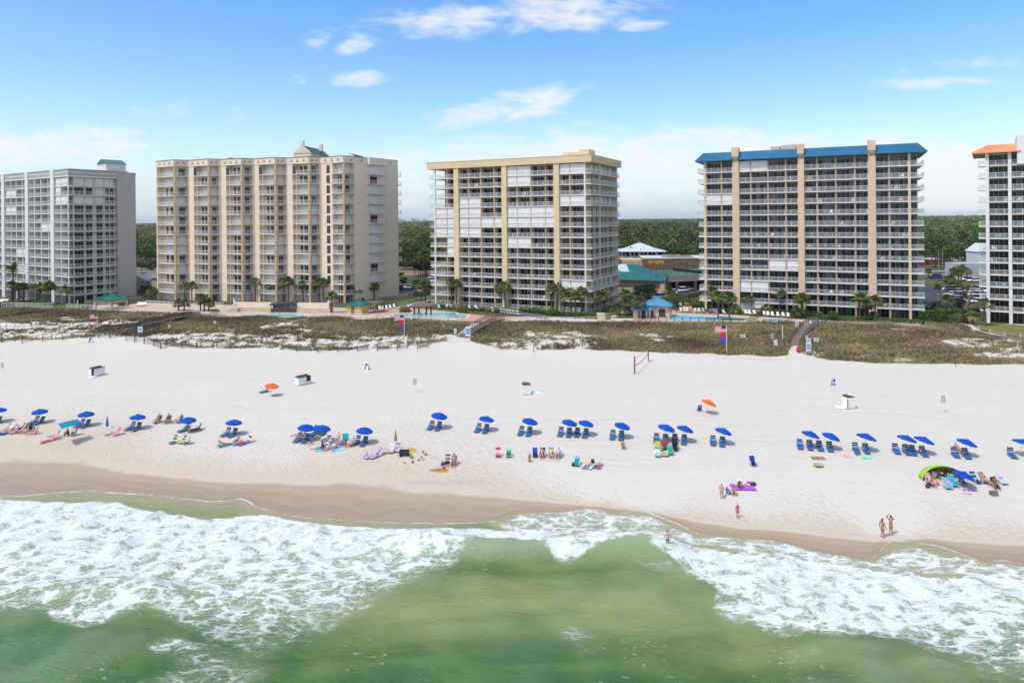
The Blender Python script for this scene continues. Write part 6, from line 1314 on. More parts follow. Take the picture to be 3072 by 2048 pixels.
for i, (x, yb, yt) in enumerate(((150, 800, 690), (240, 780, 640), (395, 830, 640), (540, 820, 720), (690, 815, 730), (770, 820, 740), (880, 815, 740), (300, 640, 600), (440, 640, 600), (820, 600, 560), (330, 1200, 1050), (500, 1130, 1040), (780, 1150, 1090))):
    a, b_ = zA(x, yb), zA(x, yt); putree(a[0], a[1], a[1]-b_[1], 0, i % 2, f'small tree near the shop and clubhouse, {["first","second","third","fourth","fifth","sixth","seventh","eighth","ninth","tenth","eleventh","twelfth","thirteenth"][i]} of that scattering', 'small trees by the shop')
for i, (px, pb) in enumerate(((425, 818), (455, 822), (475, 812))): putree(px, pb, 34, 0, i % 2, ('bushy tree left of the grey roofed house', 'bushy tree behind the grey roofed house ridge', 'bushy tree between house and peach tower')[i], 'bushy trees in the left gap')
tn = 0
for x0, x1, yb in ((400, 485, 795), (1190, 1305, 792), (1850, 2115, 770), (2750, 2945, 786)):
    m_ = int((x1-x0)/13)
    for i in range(m_):
        px = x0+(x1-x0)*(i+.5)/m_+rnd.uniform(-4, 4); pb = yb+rnd.uniform(-8, 5); hp = rnd.uniform(52, 92)
        putree(px, pb, hp, 1, tn % 3, 'slender pine at the forest edge, '+{400: 'left', 1190: 'middle', 1850: 'shop', 2750: 'street'}[x0]+f' gap, number {["one","two","three","four","five","six","seven","eight","nine","ten","eleven","twelve","thirteen","fourteen","fifteen","sixteen","seventeen","eighteen","nineteen","twenty"][i]} from left', 'pines along the forest edge'); tn += 1
# ---- the forest: thousands of trees reading as one mass
def forest(Y0, Y1, n_, quads, size, hmin, hmax, crown, seed):
    r = np.random.RandomState(seed); Cs = []; Tn = []; Y = np.sqrt(r.uniform(Y0*Y0, Y1*Y1, n_)); px = np.concatenate([r.uniform(a, b_, int(n_*w)) for a, b_, w in ((300, 540, .2), (1130, 1380, .22), (1760, 2200, .33), (2690, 3020, .25))]); Y = Y[:len(px)]
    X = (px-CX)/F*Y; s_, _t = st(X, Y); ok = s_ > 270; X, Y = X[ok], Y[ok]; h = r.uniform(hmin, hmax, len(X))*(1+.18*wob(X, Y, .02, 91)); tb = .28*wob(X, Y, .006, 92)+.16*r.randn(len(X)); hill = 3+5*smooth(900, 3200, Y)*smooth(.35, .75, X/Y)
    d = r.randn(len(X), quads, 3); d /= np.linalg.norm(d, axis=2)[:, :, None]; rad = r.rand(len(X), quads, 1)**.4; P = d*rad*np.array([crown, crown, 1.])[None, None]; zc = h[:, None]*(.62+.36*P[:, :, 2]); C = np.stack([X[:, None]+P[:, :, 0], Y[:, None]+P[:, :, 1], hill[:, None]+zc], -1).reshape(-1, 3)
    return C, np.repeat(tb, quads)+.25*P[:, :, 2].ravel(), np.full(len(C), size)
parts = [forest(325, 620, 3400, 76, .6, 7, 17, 2.4, 1), forest(620, 1200, 5000, 36, 1.1, 8, 17, 3.4, 2), forest(1200, 2600, 6000, 16, 2.2, 9, 17, 5.5, 3), forest(2600, 5600, 6000, 9, 4.5, 9, 17, 10., 4)]
C = np.concatenate([p[0] for p in parts]); tn_ = np.concatenate([p[1] for p in parts]); sz = np.concatenate([p[2] for p in parts])
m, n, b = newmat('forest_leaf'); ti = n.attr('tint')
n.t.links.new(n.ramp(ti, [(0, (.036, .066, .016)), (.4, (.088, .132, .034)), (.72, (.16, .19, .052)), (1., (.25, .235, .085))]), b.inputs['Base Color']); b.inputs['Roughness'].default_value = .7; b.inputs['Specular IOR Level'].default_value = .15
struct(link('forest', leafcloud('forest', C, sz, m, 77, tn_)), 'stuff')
# ================================================================ umbrellas, loungers, chairs and gear on the sand
FACE = -15.5
ORD = ['first', 'second', 'third', 'fourth', 'fifth', 'sixth', 'seventh', 'eighth', 'ninth', 'tenth', 'eleventh', 'twelfth', 'thirteenth', 'fourteenth', 'fifteenth', 'sixteenth', 'seventeenth', 'eighteenth', 'nineteenth', 'twentieth', 'twenty-first', 'twenty-second', 'twenty-third', 'twenty-fourth', 'twenty-fifth', 'twenty-sixth']
def fabric(name, c, var=.1): return M(name, c, .85, var, 3., .002, spec=.15)
UBLUE = fabric('umbrella_blue', (.004, .07, .40)); UPOLE = M('umbrella_pole', (.55, .5, .42), .5); SBLUE = fabric('sling_blue', (.012, .13, .42)); SNAVY = fabric('sling_navy', (.008, .04, .13)); SPALE = fabric('sling_pale', (.25, .40, .60)); CWOOD = M('chair_wood', (.20, .12, .07), .7, .2, 6.); HEADR = fabric('headrest_dark', (.03, .03, .06))
CHROME = M('chair_tube', (.55, .56, .58), .35, .05, metal=.4)
def canopy(mb, r, h, z, n=8, scal=.05):
    """eight-sided cloth: scalloped rim, sagging panels, and an underside"""
    rings = []
    for f in (1.0, .72, .4, .05):
        rings.append([(r*f*math.cos(6.2832*(k+.5)/(2*n))*(1-(scal if k % 2 else 0)*f), r*f*math.sin(6.2832*(k+.5)/(2*n))*(1-(scal if k % 2 else 0)*f), z+h*(1-f**1.6)-(.05 if k % 2 else 0)*f) for k in range(2*n)])
    low = [(x, y, zz-.10) for x, y, zz in rings[0]]; un = [[(x*.98, y*.98, zz-.03) for x, y, zz in rg] for rg in rings]
    mb.loft([low]+rings, False); mb.loft([low]+un, False); return mb
def make_umbrella(mat, r=.98, h=.36, z=1.52):
    t = empty('beach_umbrella'); MB().bar((0, 0, -.3), (0, 0, z+h+.06), .045, n=8).build('pole', UPOLE, t); c = canopy(MB(), r, h, z).build('canopy', mat, t)
    cap = MB().lathe([(.16, z+h-.05), (.10, z+h+.03), (.02, z+h+.06)], 8).build('vent_cap', mat, c); MB().ball((0, 0, z+h+.1), .03, n=6, m=4).build('finial', WHITE, t); return t
ub = make_umbrella(UBLUE); first_u = [True]
def umbrella(px, py, tilt, label, group, turn=0., yaw=0., sc=1.):
    """px, py: the canopy centre in the photo"""
    dz = 1.7*sc*math.cos(R(tilt)); dx = 1.7*sc*math.sin(R(tilt)); p = None; z = 1.6
    for _ in range(10):
        q = at_z(px, py, z+dz); gx_, gy_ = q.x-dx, q.y; z = float(gz(gx_, gy_))
    t = ub if first_u[0] else dup(ub); first_u[0] = False
    t.location = (gx_, gy_, z); t.rotation_euler = (R(turn), R(tilt), R(yaw)); t.scale = (sc,)*3; tag(t, label, 'beach umbrella', group); return t
def make_lounger():
    t = empty('beach_lounger'); fr = MB()
    for x in (-.29, .29):
        fr.bar((x, .32, .30), (x, -1.12, .20), .05); fr.bar((x, .22, .30), (x, .60, 1.02), .05); fr.bar((x, -.95, .22), (x, -1.05, 0), .05); fr.bar((x, .30, .32), (x, .62, 0), .05); fr.bar((x, -.1, .28), (x, .55, .02), .04)
    for y, z in ((-1.12, .20), (.3, .30)): fr.bar((-.3, y, z), (.3, y, z), .05)
    fr.bar((-.3, .60, 1.02), (.3, .60, 1.02), .05); fr.build('frame', CWOOD, t)
    for x in (-.34, .34):
        a = MB(); a.bar((x, .38, .56), (x, -.22, .52), .08, .03); a.bar((x, -.18, .5), (x, -.12, .05), .04); a.build('armrest', CWOOD, t)
    s_ = MB(); P = [(.26, .285), (-.2, .235), (-.7, .225), (-1.1, .235)]
    for (y0, z0_), (y1, z1_) in zip(P, P[1:]): s_.hexa([(-.265, y1, z1_-.015), (.265, y1, z1_-.015), (.265, y0, z0_-.015), (-.265, y0, z0_-.015), (-.265, y1, z1_+.015), (.265, y1, z1_+.015), (.265, y0, z0_+.015), (-.265, y0, z0_+.015)])
    s_.build('seat_sling', SBLUE, t); b_ = MB(); bk = lambda f: (.25+.35*f, .31+.71*f)
    for f0, f1, mi in ((.02, .2, 0), (.2, .42, 2), (.42, .66, 1), (.66, .9, 2)):
        b_.k = mi; (y0, z0_), (y1, z1_) = bk(f0), bk(f1); b_.hexa([(-.265, y0-.02, z0_), (.265, y0-.02, z0_), (.265, y0+.01, z0_), (-.265, y0+.01, z0_), (-.265, y1-.02, z1_), (.265, y1-.02, z1_), (.265, y1+.01, z1_), (-.265, y1+.01, z1_)])
    bo = b_.build('back_sling', [SBLUE, SNAVY, SPALE], t); (y0, z0_), (y1, z1_) = bk(.88), bk(1.0); MB().bar((-.25, y0-.05, z0_+.03), (.25, y0-.05, z0_+.03), .10, .12).build('headrest', HEADR, bo); return t
lg = make_lounger(); first_l = [True]
def lounger(p, rz, label, group='blue loungers under the umbrella row'):
    t = lg if first_l[0] else dup(lg); first_l[0] = False
    t.location = (p[0], p[1], float(gz(p[0], p[1]))-.01); t.rotation_euler = (0, 0, R(rz)); t.scale = (.93, .80, .78); tag(t, label, 'lounger', group); return t
ROW = [(-6, 939, 2), (92, 942, 2), (198, 948, 2), (316, 955, 2), (433, 961, 0), (537, 967, 2), (704, 978, 9), (740, 980, 8), (838, 985, 2), (1010, 951, 2), (1118, 959, 2), (1218, 964, 2), (1309, 967, 2), (1347, 969, 2), (1430, 974, 2), (1532, 979, 2), (1575, 982, 2), (1663, 987, 2), (1863, 994, 2), (1909, 998, 2), (1992, 1000, 2), (2085, 1004, 2), (2124, 1007, 2), (2221, 1012, 2), (2351, 1013, 1)]
fa = R(FACE); UMB = []
for i, (x, y, m_) in enumerate(ROW):
    tilt = np.interp(x, [0, 600, 1000, 1700, 2352], [1, 5, 9, 15, 17])+rnd.uniform(-1.5, 1.5)
    u = umbrella(x*1.30612, y*1.30612, tilt, f'blue beach umbrella, {ORD[i]} from the left in the long row', 'blue umbrellas of the long row', rnd.uniform(-3, 4), rnd.uniform(0, .7), rnd.uniform(.95, 1.05)); UMB.append(u)
    for j in range(2):
        if m_ in (0, 1, 8) and not (m_ == 1 and j == 0): continue
        lx, ly = (-.76, -.12) if j == 0 else (.24, -.17); p = u.location+Vector((lx*math.cos(fa)-ly*math.sin(fa), lx*math.sin(fa)+ly*math.cos(fa), 0))
        lounger(p, FACE+rnd.uniform(-4, 4), f'blue lounger, {("left", "right")[j]} one under the {ORD[i]} umbrella from the left of the row')
lounger(gp(556, 1292), FACE-22, 'blue lounger standing left of the woman in the lilac shirt'); lounger(gp(592, 1290), -62, 'blue lounger turned sideways right of the woman in the lilac shirt')
lounger(gp(944, 1302), FACE-4, 'blue lounger with navy towel under the touching pair of umbrellas'); lounger(gp(962, 1306), 160, 'empty blue lounger turned back to front beside the navy towel')
t = MB().hexa([(-.36, -.05, .62), (.36, -.05, .62), (.36, .1, .62), (-.36, .1, .62), (-.36, .2, 1.12), (.36, .2, 1.12), (.36, .30, 1.12), (-.36, .30, 1.12)]).build('towel', fabric('navy_towel', (.012, .03, .13)), None, loc=gp(950, 1305)); t.rotation_euler.z = R(-10); tag(t, 'navy towel hung over the lounger back under the touching umbrellas', 'towel')
ORANGEU = fabric('umbrella_orange', (.80, .13, .015)); ou = make_umbrella(ORANGEU)
def other_u(t, px, py, tilt, turn, label, sc=1., g='orange umbrellas'):
    dz = 1.7*sc; q = at_z(px, py, 2.+dz); z = float(gz(q.x, q.y)); q = at_z(px, py, z+dz*math.cos(R(tilt))); t.location = (q.x-dz*math.sin(R(tilt)), q.y, z); t.rotation_euler = (R(turn), R(tilt), .3); t.scale = (sc,)*3; tag(t, label, 'beach umbrella', g)
other_u(ou, 816, 1153, 8, 6, 'orange beach umbrella on the left, over one blue lounger'); o2 = dup(ou); other_u(o2, 2128, 1204, 20, 5, 'tilted orange beach umbrella right of centre on the upper sand')
lounger(gp(797, 1176), FACE-28, 'blue lounger beside the left orange umbrella', 'loungers by the orange umbrellas')
bu = make_umbrella(fabric('umbrella_cobalt', (.008, .06, .42))); other_u(bu, 2893, 1420, 20, 6, 'cobalt blue umbrella beside the green tent', 1., 'umbrellas by the green tent')
# closed umbrellas
def closed(px, py, h, cols, label):
    p = gp(px, py); t = empty('closed_umbrella', p); tag(t, label, 'beach umbrella', 'closed umbrellas'); MB().bar((0, 0, -.2), (0, 0, h), .04, n=6).build('pole', UPOLE, t); mb = MB(); n_ = 8
    for k in range(n_):
        mb.k = k % len(cols); a0, a1 = 6.2832*k/n_, 6.2832*(k+1)/n_; am = (a0+a1)/2
        for (r0, z0_), (r1, z1_) in zip([(.15, h-1.25), (.17, h-1.1), (.11, h-.5)], [(.17, h-1.1), (.11, h-.5), (.02, h-.02)]):
            for b0, b1, q0, q1 in ((a0, am, .72, 1.), (am, a1, 1., .72)): mb.poly([(r0*q0*math.cos(b0), r0*q0*math.sin(b0), z0_), (r0*q1*math.cos(b1), r0*q1*math.sin(b1), z0_), (r1*q1*math.cos(b1), r1*q1*math.sin(b1), z1_), (r1*q0*math.cos(b0), r1*q0*math.sin(b0), z1_)])
    mb.build('canopy', cols, t)
closed(322, 1298, 2.05, [fabric('closed_blue', (.02, .16, .42)), fabric('closed_blue2', (.03, .22, .5))], 'closed blue umbrella behind the striped chairs on the left')
closed(1187, 1346, 2.15, [fabric('rb_teal', (.02, .33, .32)), fabric('rb_yellow', (.65, .45, .04)), fabric('rb_red', (.5, .04, .06)), fabric('rb_green', (.04, .3, .08))], 'closed rainbow umbrella behind the floral chairs')
# teal square canopy
p = gp(228, 1316); t = empty('sun_canopy', p); tag(t, 'square teal cloth canopy on a slanted white pole', 'sun shade'); MB().bar((0, 0, -.2), (-.12, -.1, 2.35), .05, n=6).build('pole', WHITE, t)
V = []; q = []; e = [at_y(173, 1271, p.y-.8), at_y(187, 1286, p.y-1.5), at_y(247, 1269, p.y-.3), at_y(233, 1256, p.y+.7)]; e = [v-p for v in e]; e[0].z = 2.15; e[1].z = 2.0; e[2].z = 2.05; e[3].z = 2.3
for e_, (x_, y_) in zip(e, ((173, 1271), (187, 1287), (247, 1269), (233, 1257))):
    w_ = at_z(x_, y_, p.z+e_.z); e_.x, e_.y = w_.x-p.x, w_.y-p.y
for j in range(9):
    for i in range(9):
        a, b_ = i/8, j/8; v = (e[0].lerp(e[1], a)).lerp(e[3].lerp(e[2], a), b_); V.append((v.x, v.y, v.z+.22*math.sin(math.pi*a)*math.sin(math.pi*b_)+.05*math.sin(7*a+3*b_)))
for j in range(8):
    for i in range(8): k = j*9+i; q.append((k, k+1, k+10, k+9))
mb = MB(); mb.v = V; mb.f = q; mb.mi = [0]*len(q); mb.build('cloth', fabric('teal_cloth', (.008, .20, .31)), t, True)
# ---- low beach chairs in their own colours
def chcloth(c): return fabric('chair_cloth_%d_%d_%d' % tuple(int(x*99) for x in c), c)
def bchair(px, py, rz, cols, label, rec=.55, frame=None, seat=None, low=.16, arms=True, long=False):
    """low folding chair; cols are the bands of its back from the bottom up"""
    p = gp(px, py); t = empty('beach_chair', (p.x, p.y, p.z-.01), R(rz)); tag(t, label, 'beach chair', 'low beach chairs'); frame = frame or CHROME; fr = MB(); H_, by_ = .72, .72*rec
    for x in (-.28, .28):
        fr.bar((x, .2, low), (x, -.32, low+.06), .03, n=6); fr.bar((x, .2, low), (x, .2+by_, low+H_), .03, n=6); fr.bar((x, .28, 0), (x, -.25, low+.05), .03, n=6); fr.bar((x, -.3, 0), (x, .25, low+.02), .03, n=6)
        if long: fr.bar((x, -.3, low+.06), (x, -1.05, .06), .03, n=6)
    fr.bar((-.28, .2+by_, low+H_), (.28, .2+by_, low+H_), .03, n=6); fr.bar((-.28, .28, .02), (.28, .28, .02), .03, n=6); fr.bar((-.28, -.3, .02), (.28, -.3, .02), .03, n=6); fr.build('frame', frame, t)
    if arms:
        for x in (-.32, .32): MB().bar((x, .36, low+.27), (x, -.22, low+.25), .06, .025).bar((x, -.18, low+.25), (x, -.22, .04), .025).build('armrest', frame if frame is not CHROME else WHITE, t)
    cols_ = [chcloth(c) for c in cols]; sm = chcloth(seat or cols[0]); s_ = MB()
    s_.hexa([(-.26, -.32, low+.045), (.26, -.32, low+.045), (.26, .2, low-.02), (-.26, .2, low-.02), (-.26, -.32, low+.07), (.26, -.32, low+.07), (.26, .2, low+.005), (-.26, .2, low+.005)])
    if long: s_.hexa([(-.26, -1.05, .05), (.26, -1.05, .05), (.26, -.322, low+.045), (-.26, -.322, low+.045), (-.26, -1.05, .075), (.26, -1.05, .075), (.26, -.322, low+.07), (-.26, -.322, low+.07)])
    s_.build('seat', sm, t); b_ = MB(); n_ = len(cols_)
    for i in range(n_):
        b_.k = i; f0, f1 = i/n_, (i+1)/n_; y0, y1, z0_, z1_ = .19+by_*f0, .19+by_*f1, low+H_*f0, low+H_*f1; k = .015*math.sin(math.pi*f0)
        b_.hexa([(-.26, y0-.02, z0_), (.26, y0-.02, z0_), (.26, y0+.005, z0_), (-.26, y0+.005, z0_), (-.26, y1-.02, z1_), (.26, y1-.02, z1_), (.26, y1+.005, z1_), (-.26, y1+.005, z1_)])
    b_.build('back', cols_, t); return t
Bl, Nv, Yl, Tl, Pk, Rd, Wh, Gn, Bk, Lb, Ml, Gy = (.02, .10, .42), (.012, .03, .13), (.70, .52, .04), (.02, .28, .36), (.75, .25, .36), (.50, .035, .05), (.68, .68, .66), (.04, .36, .20), (.02, .02, .024), (.10, .38, .62), (.42, .28, .48), (.28, .28, .30)
bchair(322, 1304, FACE-20, [(.6, .55, .35), (.35, .28, .15)]*3, 'yellow and brown striped chair left of the pink striped one'); bchair(346, 1306, FACE-22, [Pk, Rd]*3, 'pink and red striped chair below the closed blue umbrella')
bchair(517, 1331, FACE-8, [Nv, Yl, Tl, Nv, Yl, Nv], 'blue and yellow striped chair, left of three'); bchair(543, 1330, FACE-24, [Yl, Tl, Nv, Yl, Nv, Tl], 'blue and yellow striped chair, middle of three'); bchair(559, 1332, FACE-60, [Bk, Tl, (.02, .06, .06)], 'dark green chair right of the two striped chairs', .3)
bchair(740, 1329, FACE-20, [Bl, Gy, Wh, Rd, Bk, Wh], 'red white and blue striped chair beside the orange bag', .6, long=True); bchair(982, 1333, FACE, [Wh, Nv]*3, 'black and white striped chair behind the family group', .5)
bchair(222, 1306, FACE-40, [Nv, Nv, (.02, .05, .22)], 'dark navy folding chair under the teal canopy', .35, DARKM, None, .3)
bchair(152, 1322, FACE-28, [(.7, .08, .25), Pk, (.8, .3, .5)], 'bright pink lounge chair under the woman in turquoise', .7, None, (.62, .05, .2), .12, False, True)
bchair(1117, 1368, FACE-25, [(.38, .32, .42), (.45, .38, .46)]*3, 'left of two flat lilac lounge chairs', 1.0, fabric('lilac_frame', (.20, .20, .42)), None, .10, False, True); bchair(1134, 1368, FACE-25, [(.40, .31, .40), (.46, .38, .48)]*3, 'right of two flat lilac lounge chairs', 1.0, fabric('lilac_frame', (.20, .20, .42)), None, .10, False, True)
bchair(1172, 1358, FACE+6, [(.75, .48, .50), (.70, .58, .58), (.78, .42, .46), (.7, .6, .6)], 'pink floral chair below the rainbow umbrella'); bchair(1190, 1356, FACE+4, [(.45, .46, .47), (.25, .26, .28), (.5, .5, .5), (.2, .2, .22)], 'grey floral chair beside the pink floral chair')
bchair(1342, 1392, FACE+14, [Bk, (.65, .4, .42), (.05, .1, .09), (.55, .25, .3), (.3, .45, .4), Bk], 'dark striped chair left of the man in the grey shirt'); bchair(1494.5, 1370, FACE+16, [Pk, (.85, .5, .6), Rd], 'pink chair with red headrest, alone with the green one', .5, None, Rd); bchair(1526.6, 1371, FACE+16, [(.05, .08, .06), Gn, (.35, .6, .45)], 'green chair with a dark bag on its seat', .5, None, (.12, .4, .25))
bchair(1606, 1371, FACE+18, [Nv, (.02, .07, .45), (.02, .07, .45)], 'blue chair right of the kneeling girl'); bchair(1627, 1371, FACE+6, [Nv, Bk], 'dark chair under the woman in the dark swimsuit'); bchair(1653, 1370, FACE+12, [Lb, Lb], 'pale blue chair under the person in the yellow shirt'); bchair(1676, 1371, FACE, [(.3, .45, .5), Wh]*2, 'striped chair under the person with the towel')
bchair(1730, 1397, FACE, [Tl, (.03, .22, .28), (.2, .45, .5)], 'dark teal chair left of the two sunbathers'); bchair(2012, 1364, FACE+14, [Gn, (.03, .30, .17), (.08, .42, .28)], 'green chair in the crowded heap below the double umbrellas'); bchair(1974, 1370, FACE+10, [(.3, .5, .5), Wh, (.1, .35, .35)], 'round teal and white chair left in the crowded heap', .7); bchair(2026, 1350, FACE+16, [Bk, Bk, (.04, .03, .03)], 'black armchair at the right of the crowded heap', .35, DARKM, None, .32); bchair(1977, 1351, FACE+30, [Yl, (.55, .65, .03)], 'yellow green chair at the left of the crowded heap', .35, None, (.55, .65, .03))
bchair(2260, 1396, FACE+18, [Nv, (.015, .05, .35), (.015, .05, .35)], 'lone royal blue chair in the open sand', .4); bchair(2098, 1232, 180, [(.05, .09, .3), Gy], 'small blue chair seen from behind by the tilted orange umbrella', .2)
for q in ((2844, 1466, 12, [Lb, (.45, .3, .4), (.10, .40, .62)], 'blue chair with a coloured towel, front left of the tent chairs', .6), (2863, 1459, 14, [(.02, .36, .60), (.03, .42, .65)], 'bright cyan chair beside the tent', .6), (2890, 1452, 14, [(.02, .12, .5), (.3, .5, .7)]*3, 'blue and white striped chair under the cobalt umbrella', .5), (2932, 1449, 20, [Nv, (.3, .4, .55), Nv, (.3, .4, .55), Nv], 'navy striped chair right of the cobalt umbrella', .8), (3010, 1452, 24, [(.5, .58, .7), (.35, .42, .6), (.6, .66, .75)], 'white and pale blue chair behind the dark brown sunbather', .4), (2954, 1448, 20, [Gy, Gy], 'grey chair under the woman at the right of the tent group', .6), (2987, 1463, 10, [Bk, Bk], 'dark chair under the brown sunbather on the right', .4), (2793, 1456, 10, [Bk, Gy], 'dark reclining chair under the man in front of the tent', .9), (1361, 1395, 8, [(.4, .1, .12), (.3, .08, .1)], 'dark red chair under the man in the grey shirt', .45), (474, 1268, -20, [(.1, .11, .06), (.12, .13, .08)], 'olive folding chair at the left of the seated trio', .4), (502, 1269, -10, [(.3, .1, .16), (.35, .16, .2)], 'maroon folding chair in the middle of the seated trio', .4), (537, 1268, -20, [Bl, Bl], 'blue folding chair at the right of the seated trio', .4), (1055, 1336, -24, [Lb, (.2, .5, .7)], 'low pale blue chair at the right of the family group', .5), (18, 1300, -24, [Gy, Wh], 'pale chair under the leftmost sunbather', .7), (36, 1301, -28, [Ml, (.25, .12, .4)], 'purple chair under the second sunbather from the left', .8), (60, 1299, -30, [Rd, Bk], 'dark red chair under the third sunbather from the left', .8)):
    bchair(q[0], q[1], FACE+q[2], q[3], q[4], q[5])
# ---- white storage boxes
BOXW = M('box_white', (.74, .76, .77), .5, .06); BOXB = M('box_brown', (.13, .085, .065), .8, .25, 4.); BOXI = M('box_inside', (.16, .075, .055), .8)
def sbox(px, py, w_, d_, h_, rz, label, flap, extra=None, open_front=False):
    p = gp(px, py); t = empty('storage_box', p, R(rz)); tag(t, label, 'storage box', 'white storage boxes'); b_ = MB()
    b_.box(-w_/2, -w_/2+.05, -d_/2, d_/2, .06, h_).box(w_/2-.05, w_/2, -d_/2, d_/2, .06, h_).box(-w_/2+.05, w_/2-.05, d_/2-.05, d_/2, .06, h_); b_.box(-w_/2+.05, w_/2-.05, -d_/2+.06, d_/2-.05, .06, .12)
    b_.build('wall', BOXW, t)
    if open_front:
        MB().box(-w_/2+.051, -w_*.05, -d_/2, -d_/2+.05, .06, h_).build('door', BOXW, t); MB().box(-w_*.05, w_/2-.06, -d_/2+.5, -d_/2+.55, .12, h_-.1).build('shelf', BOXI, t)
        for i in range(3): MB().box(-.1+.18*i, .04+.18*i, -d_/2+.15, -d_/2+.5, .14, h_*.75).build('folded_umbrella', UBLUE if i % 2 else BOXI, t)
    else: MB().box(-w_/2+.051, w_/2-.051, -d_/2, -d_/2+.05, .06, h_).build('door', BOXW, t)
    MB().box(-w_/2-.01, w_/2+.01, -d_/2-.01, d_/2+.01, h_+.001, h_+.05).build('lid', BOXB, t); MB().box(-w_/2+.1, w_*.1, -d_/2+.2, d_/2-.2, h_+.051, h_+.22).build('cover', BOXB, t)
    fx0, fx1, fy0, fy1 = flap; MB().hexa([(fx0, fy0, .02), (fx1, fy0, .02), (fx1, fy1, .10), (fx0, fy1, .10), (fx0, fy0, .07), (fx1, fy0, .07), (fx1, fy1, .15), (fx0, fy1, .15)]).build('flap', BOXW, t); MB().box(-w_/2+.1, w_/2-.1, -d_/2+.1, d_/2-.1, 0, .055).build('skid', BOXB, t)
    return t
sbox(291, 1126, 1.35, 1.9, 1.25, -22, 'white storage box on the left with open front showing blue gear', (.15, 1.3, -1.9, -1.0), None, True)
t = sbox(908, 1152, 1.15, 2.2, 1.15, -38, 'long white storage box with a dark flap right of the left orange umbrella', (-1.7, -.6, -.6, .5)); MB().box(.58, .64, .3, 1.0, .45, 1.3).build('side_flap', DARKM, t)
sbox(1579, 1180, 1.2, 1.5, 1.35, 4, 'square white storage box with brown lid in mid beach', (.7, 1.9, -.6, .5)); t = sbox(2545, 1222, 1.15, 1.3, 1.45, 6, 'white storage box on the right with a white helmet-like bag on top', (-1.7, -.6, -.6, .5)); MB().ball((.25, 0, 1.68), .28, .28, .2).build('bag', BOXW, t); MB().bar((-.55, -.72, 0), (-.5, -.7, 1.3), .05).build('stake', DARKM, t)
# ---- tent
p = gp(2818, 1436); t = empty('beach_tent', p, R(FACE+20)); tag(t, 'lime green half dome beach tent with people inside', 'tent'); V = []; q = []; NU, NV = 18, 8
for j in range(NV+1):
    b_ = j/NV
    for i in range(NU+1):
        a = math.pi*i/NU; x = -2.1*math.cos(a)*(1-.05*b_)+.5*max(0, -math.cos(a))**3; z = 1.55*math.sin(a)**.8*(1-.85*b_**2.2); V.append((x, -.3+1.7*b_**.8*math.sin(a)**.4, z+.0))
for j in range(NV):
    for i in range(NU): k = j*(NU+1)+i; q.append((k, k+1, k+NU+2, k+NU+1))
mb = MB(); mb.v = V; mb.f = q; mb.mi = [1 if (4 <= (i % NU) <= 5 and 2 <= i//NU <= 4) or ((i % NU) == 14 and 3 <= i//NU <= 5) else 0 for i in range(len(q))]; LIME = fabric('tent_lime', (.28, .52, .03)); mb.build('shell', [LIME, fabric('tent_grey_patch', (.16, .24, .10))], t, True)
mb = MB(); fl = [(-2.1*math.cos(math.pi*i/18)+.5*max(0, -math.cos(math.pi*i/18))**3, -.3, 1.55*math.sin(math.pi*i/18)**.8) for i in range(19)]
mb.path(fl, .03, n=5); t.scale = (.9, .9, .86); mb.build('arch_pole', M('tent_pole', (.5, .55, .4)), t); MB().box(-1.9, 1.9, -.25, 1.1, .005, .02).build('floor', fabric('tent_floor', (.30, .48, .08)), t)
# ---- towels, blankets and toys
def cloth_flat(px, py, w_, d_, rz, cols, label, cat='towel', name='towel', wr=.02):
    p = gp(px, py); mb = MB(); n_ = len(cols); nx, ny = 12, 8
    for i in range(nx):
        for j in range(ny):
            f = lambda a, b_: ((a/nx-.5)*w_*(1+.03*math.sin(b_*2.1)), (b_/ny-.5)*d_*(1+.03*math.cos(a*1.7)), .02+wr*math.sin(a*1.9+b_)*math.cos(b_*1.3)+.01)
            mb.poly([f(i, j), f(i+1, j), f(i+1, j+1), f(i, j+1)], int(i*n_/nx) if n_ <= nx else i % n_)
    for a, b_ in (((-.5*w_, -.5*d_), (.5*w_, -.5*d_)), ((.5*w_, -.5*d_), (.5*w_, .5*d_)), ((.5*w_, .5*d_), (-.5*w_, .5*d_)), ((-.5*w_, .5*d_), (-.5*w_, -.5*d_))): mb.poly([(*a, -.02), (*b_, -.02), (*b_, .02), (*a, .02)], 0)
    o = mb.build(name, [chcloth(c) for c in cols], None, loc=p); o.rotation_euler.z = R(rz); tag(o, label, cat, 'towels and blankets on the sand'); return o
PUR = (.36, .10, .45)
cloth_flat(2226, 1457, 2.3, 2.0, -6, [PUR], 'large purple blanket with a seated person in a white hat', 'blanket', 'blanket'); cloth_flat(2455, 1374, 1.35, .9, -4, [(.12, .16, .10), (.35, .28, .06), (.10, .12, .16), (.4, .22, .04), (.12, .2, .12), (.6, .12, .03)], 'dark patterned towel with an orange corner'); cloth_flat(2547, 1369, .85, .65, -8, [(.55, .05, .30), Wh]*3, 'magenta and white striped towel'); cloth_flat(2600, 1373, 1.0, .7, 4, [(.15, .55, .42), (.2, .6, .5)], 'plain mint green towel beside the striped one'); cloth_flat(2573, 1364, .5, .4, 20, [(.02, .2, .35), (.05, .3, .2)], 'crumpled teal towel between the striped and mint towels', wr=.06)
